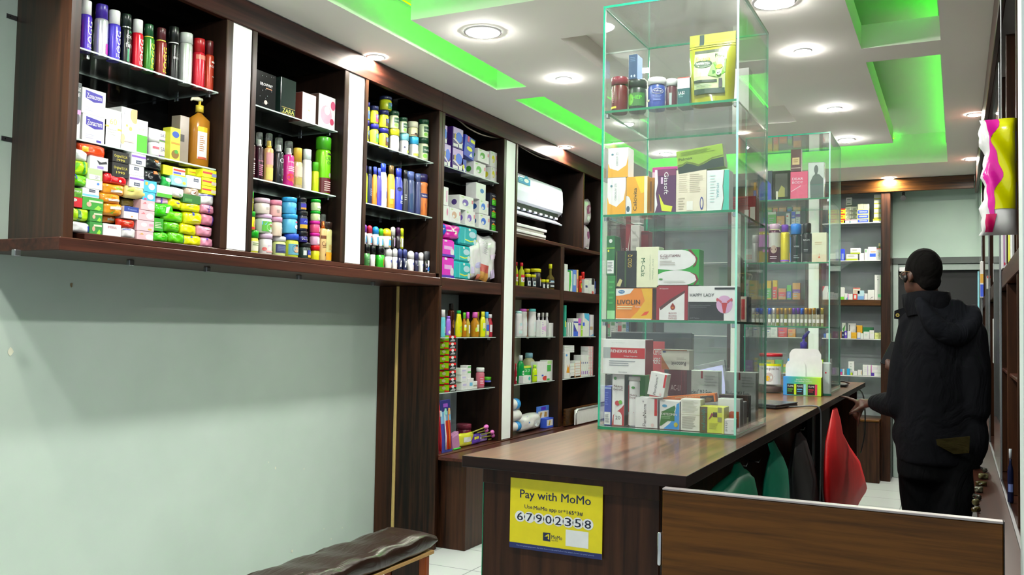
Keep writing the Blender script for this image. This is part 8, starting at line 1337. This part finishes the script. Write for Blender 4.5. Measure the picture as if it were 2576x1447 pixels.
ball(mb, P_(2446, 1100, 4.97), .075, (1, 1, 1.9)); ball(mb, P_(2268, 1090, 5.0), .06, (.8, 1, 1.3))
jk = smoothmesh(mb, 'jacket', CLOTH, pe, .011, 5)
bk = Vector((math.sin(TB), -math.cos(TB), 0)); sd = Vector((math.cos(TB), math.sin(TB), 0))
mb = MB(); Q = []
for i in range(13):   # rolled rim of the hood, hanging in a wide V over the shoulder blades
    t = i/12; a = math.pi*t; c = NK+sd*(-.135*math.cos(a)+.045)+bk*(.085+.07*math.sin(a))+up*(.008-.15*math.sin(a)**1.3-.03*t); Q.append(c)
limb(mb, Q, [.026+.030*math.sin(math.pi*i/12) for i in range(13)], 12)
for i in range(9):
    t = .12+.76*i/8; a = math.pi*t; limb(mb, [NK+sd*(-.1*math.cos(a)+.02)+bk*.055+up*.0, NK+sd*(-.125*math.cos(a)+.04)+bk*(.085+.045*math.sin(a))+up*(-.01-.11*math.sin(a)-.02*t)], [.03, .032], 8)
hood = smoothmesh(mb, 'hood', cloth('hood_cloth', '#0f1116'), pe, .011, 5)
mb = MB(); n = 20; vs = []; fs = []
cf = Vector((-math.sin(TB+.5), math.cos(TB+.5), 0)); cl = Vector((-math.cos(TB+.5), -math.sin(TB+.5), 0))
for j, (z, r0, r1) in enumerate(((-.055, .102, .0), (.0, .104, .02), (.058, .096, .035), (.064, .086, .03), (.02, .08, .018), (-.05, .075, .0))):
    for i in range(n+1):
        a = math.radians(20+320*i/n); k = max(0, math.cos(a)); c = NK+cf*(math.cos(a)*(r0+r1*k*1.6))+cl*(math.sin(a)*r0*1.02)+up*(z-.012*k); vs.append(c)
for j in range(5):
    for i in range(n): fs.append((j*(n+1)+i, j*(n+1)+i+1, (j+1)*(n+1)+i+1, (j+1)*(n+1)+i))
mb.add(vs, fs, CLOTH, True); col_ = mb.build('collar', pe)
a0 = P_(2285, 770, 5.06); a1 = P_(2250, 782, 5.10); a2 = P_(2249, 802, 5.10); a3 = P_(2290, 808, 5.04); tk = Vector((.006, .014, 0))
mb = MB(); mb.add([a0, a1, a2, a3, a0+tk, a1+tk, a2+tk, a3+tk], [(0, 1, 2, 3), (7, 6, 5, 4), (0, 4, 5, 1), (1, 5, 6, 2), (2, 6, 7, 3), (3, 7, 4, 0)], CLOTH); fl = mb.build('collar_flap', pe)
c = P_(2258, 793, 5.085); mb = MB(); mb.tube([c+Vector((.0, .012, 0)), c-Vector((0, .003, 0))], [.0095, .0095], mat('#b8a04a', .3, .8), 14); mb.tube([c-Vector((0, .003, 0)), c-Vector((0, .0045, 0))], [.004, .004], BLACK, 10); mb.build('snap_button', pe)
sh_ = MB(); u0 = P_(2335, 1108, 4.83); u1 = P_(2440, 1098, 4.83); u2 = P_(2438, 1140, 4.835); u3 = P_(2400, 1143, 4.835); tk = Vector((0, .01, 0))
sh_.add([u0, u1, u2, u3]+[p+tk for p in (u0, u1, u2, u3)], [(0, 1, 2, 3), (7, 6, 5, 4), (0, 4, 5, 1), (1, 5, 6, 2), (2, 6, 7, 3), (3, 7, 4, 0)], cloth('shirt_cloth', '#221d06')); sh_.build('shirt_hem', pe)
# glasses and earpiece
mb = MB(); eye = HC+fd*.108-up*.012
for s in (-1, 1):
    q = [eye+lf*s*(.033+.026*math.cos(t*math.pi/6))+up*(.020*math.sin(t*math.pi/6))-fd*.012*abs(s) for t in range(13)]; mb.tube(q, .0016, mat('#c8c4b0', .25, .6), 6)
    mb.tube([eye+lf*s*.06-fd*.012+up*.008, HC+lf*s*.083+fd*.03+up*.004, HC+lf*s*.084-fd*.012+up*.0], .0018, mat('#8a6a3a', .3, .5), 6)
mb.tube([eye+lf*.01, eye-lf*.01], .0016, mat('#c8c4b0', .25, .6), 6); mb.build('glasses', pe)
mb = MB()
for s in (-1, 1):
    q = eye+lf*s*.033-fd*.0125; mb.add([q+lf*s*.024*math.cos(t*math.pi/6)+up*.019*math.sin(t*math.pi/6) for t in range(12)], (tuple(range(12)),), CLEARP)
mb.build('lenses', pe, fix=False)
mb = MB(); q = HC+lf*.092+fd*.004-up*.03; mb.tube([q+up*.014, q, q-up*.022+fd*.006], [.009, .011, .006], BLACK, 10); mb.build('earpiece', pe)
e = empty('mobile_phone', ph); e.rotation_euler = (math.radians(60), math.radians(14), math.radians(-20)); tag(e, 'black mobile phone held in the hand of the person in the hooded jacket', 'phone')
MB().bev(-.036, -.012, -.004, .036, .135, .004, mat('#0a0a0c', .3), .003).build('body', e); onebox('screen', (-.033, -.008, .0042, .033, .131, .0048), mat('#15171c', .08), e, 0)
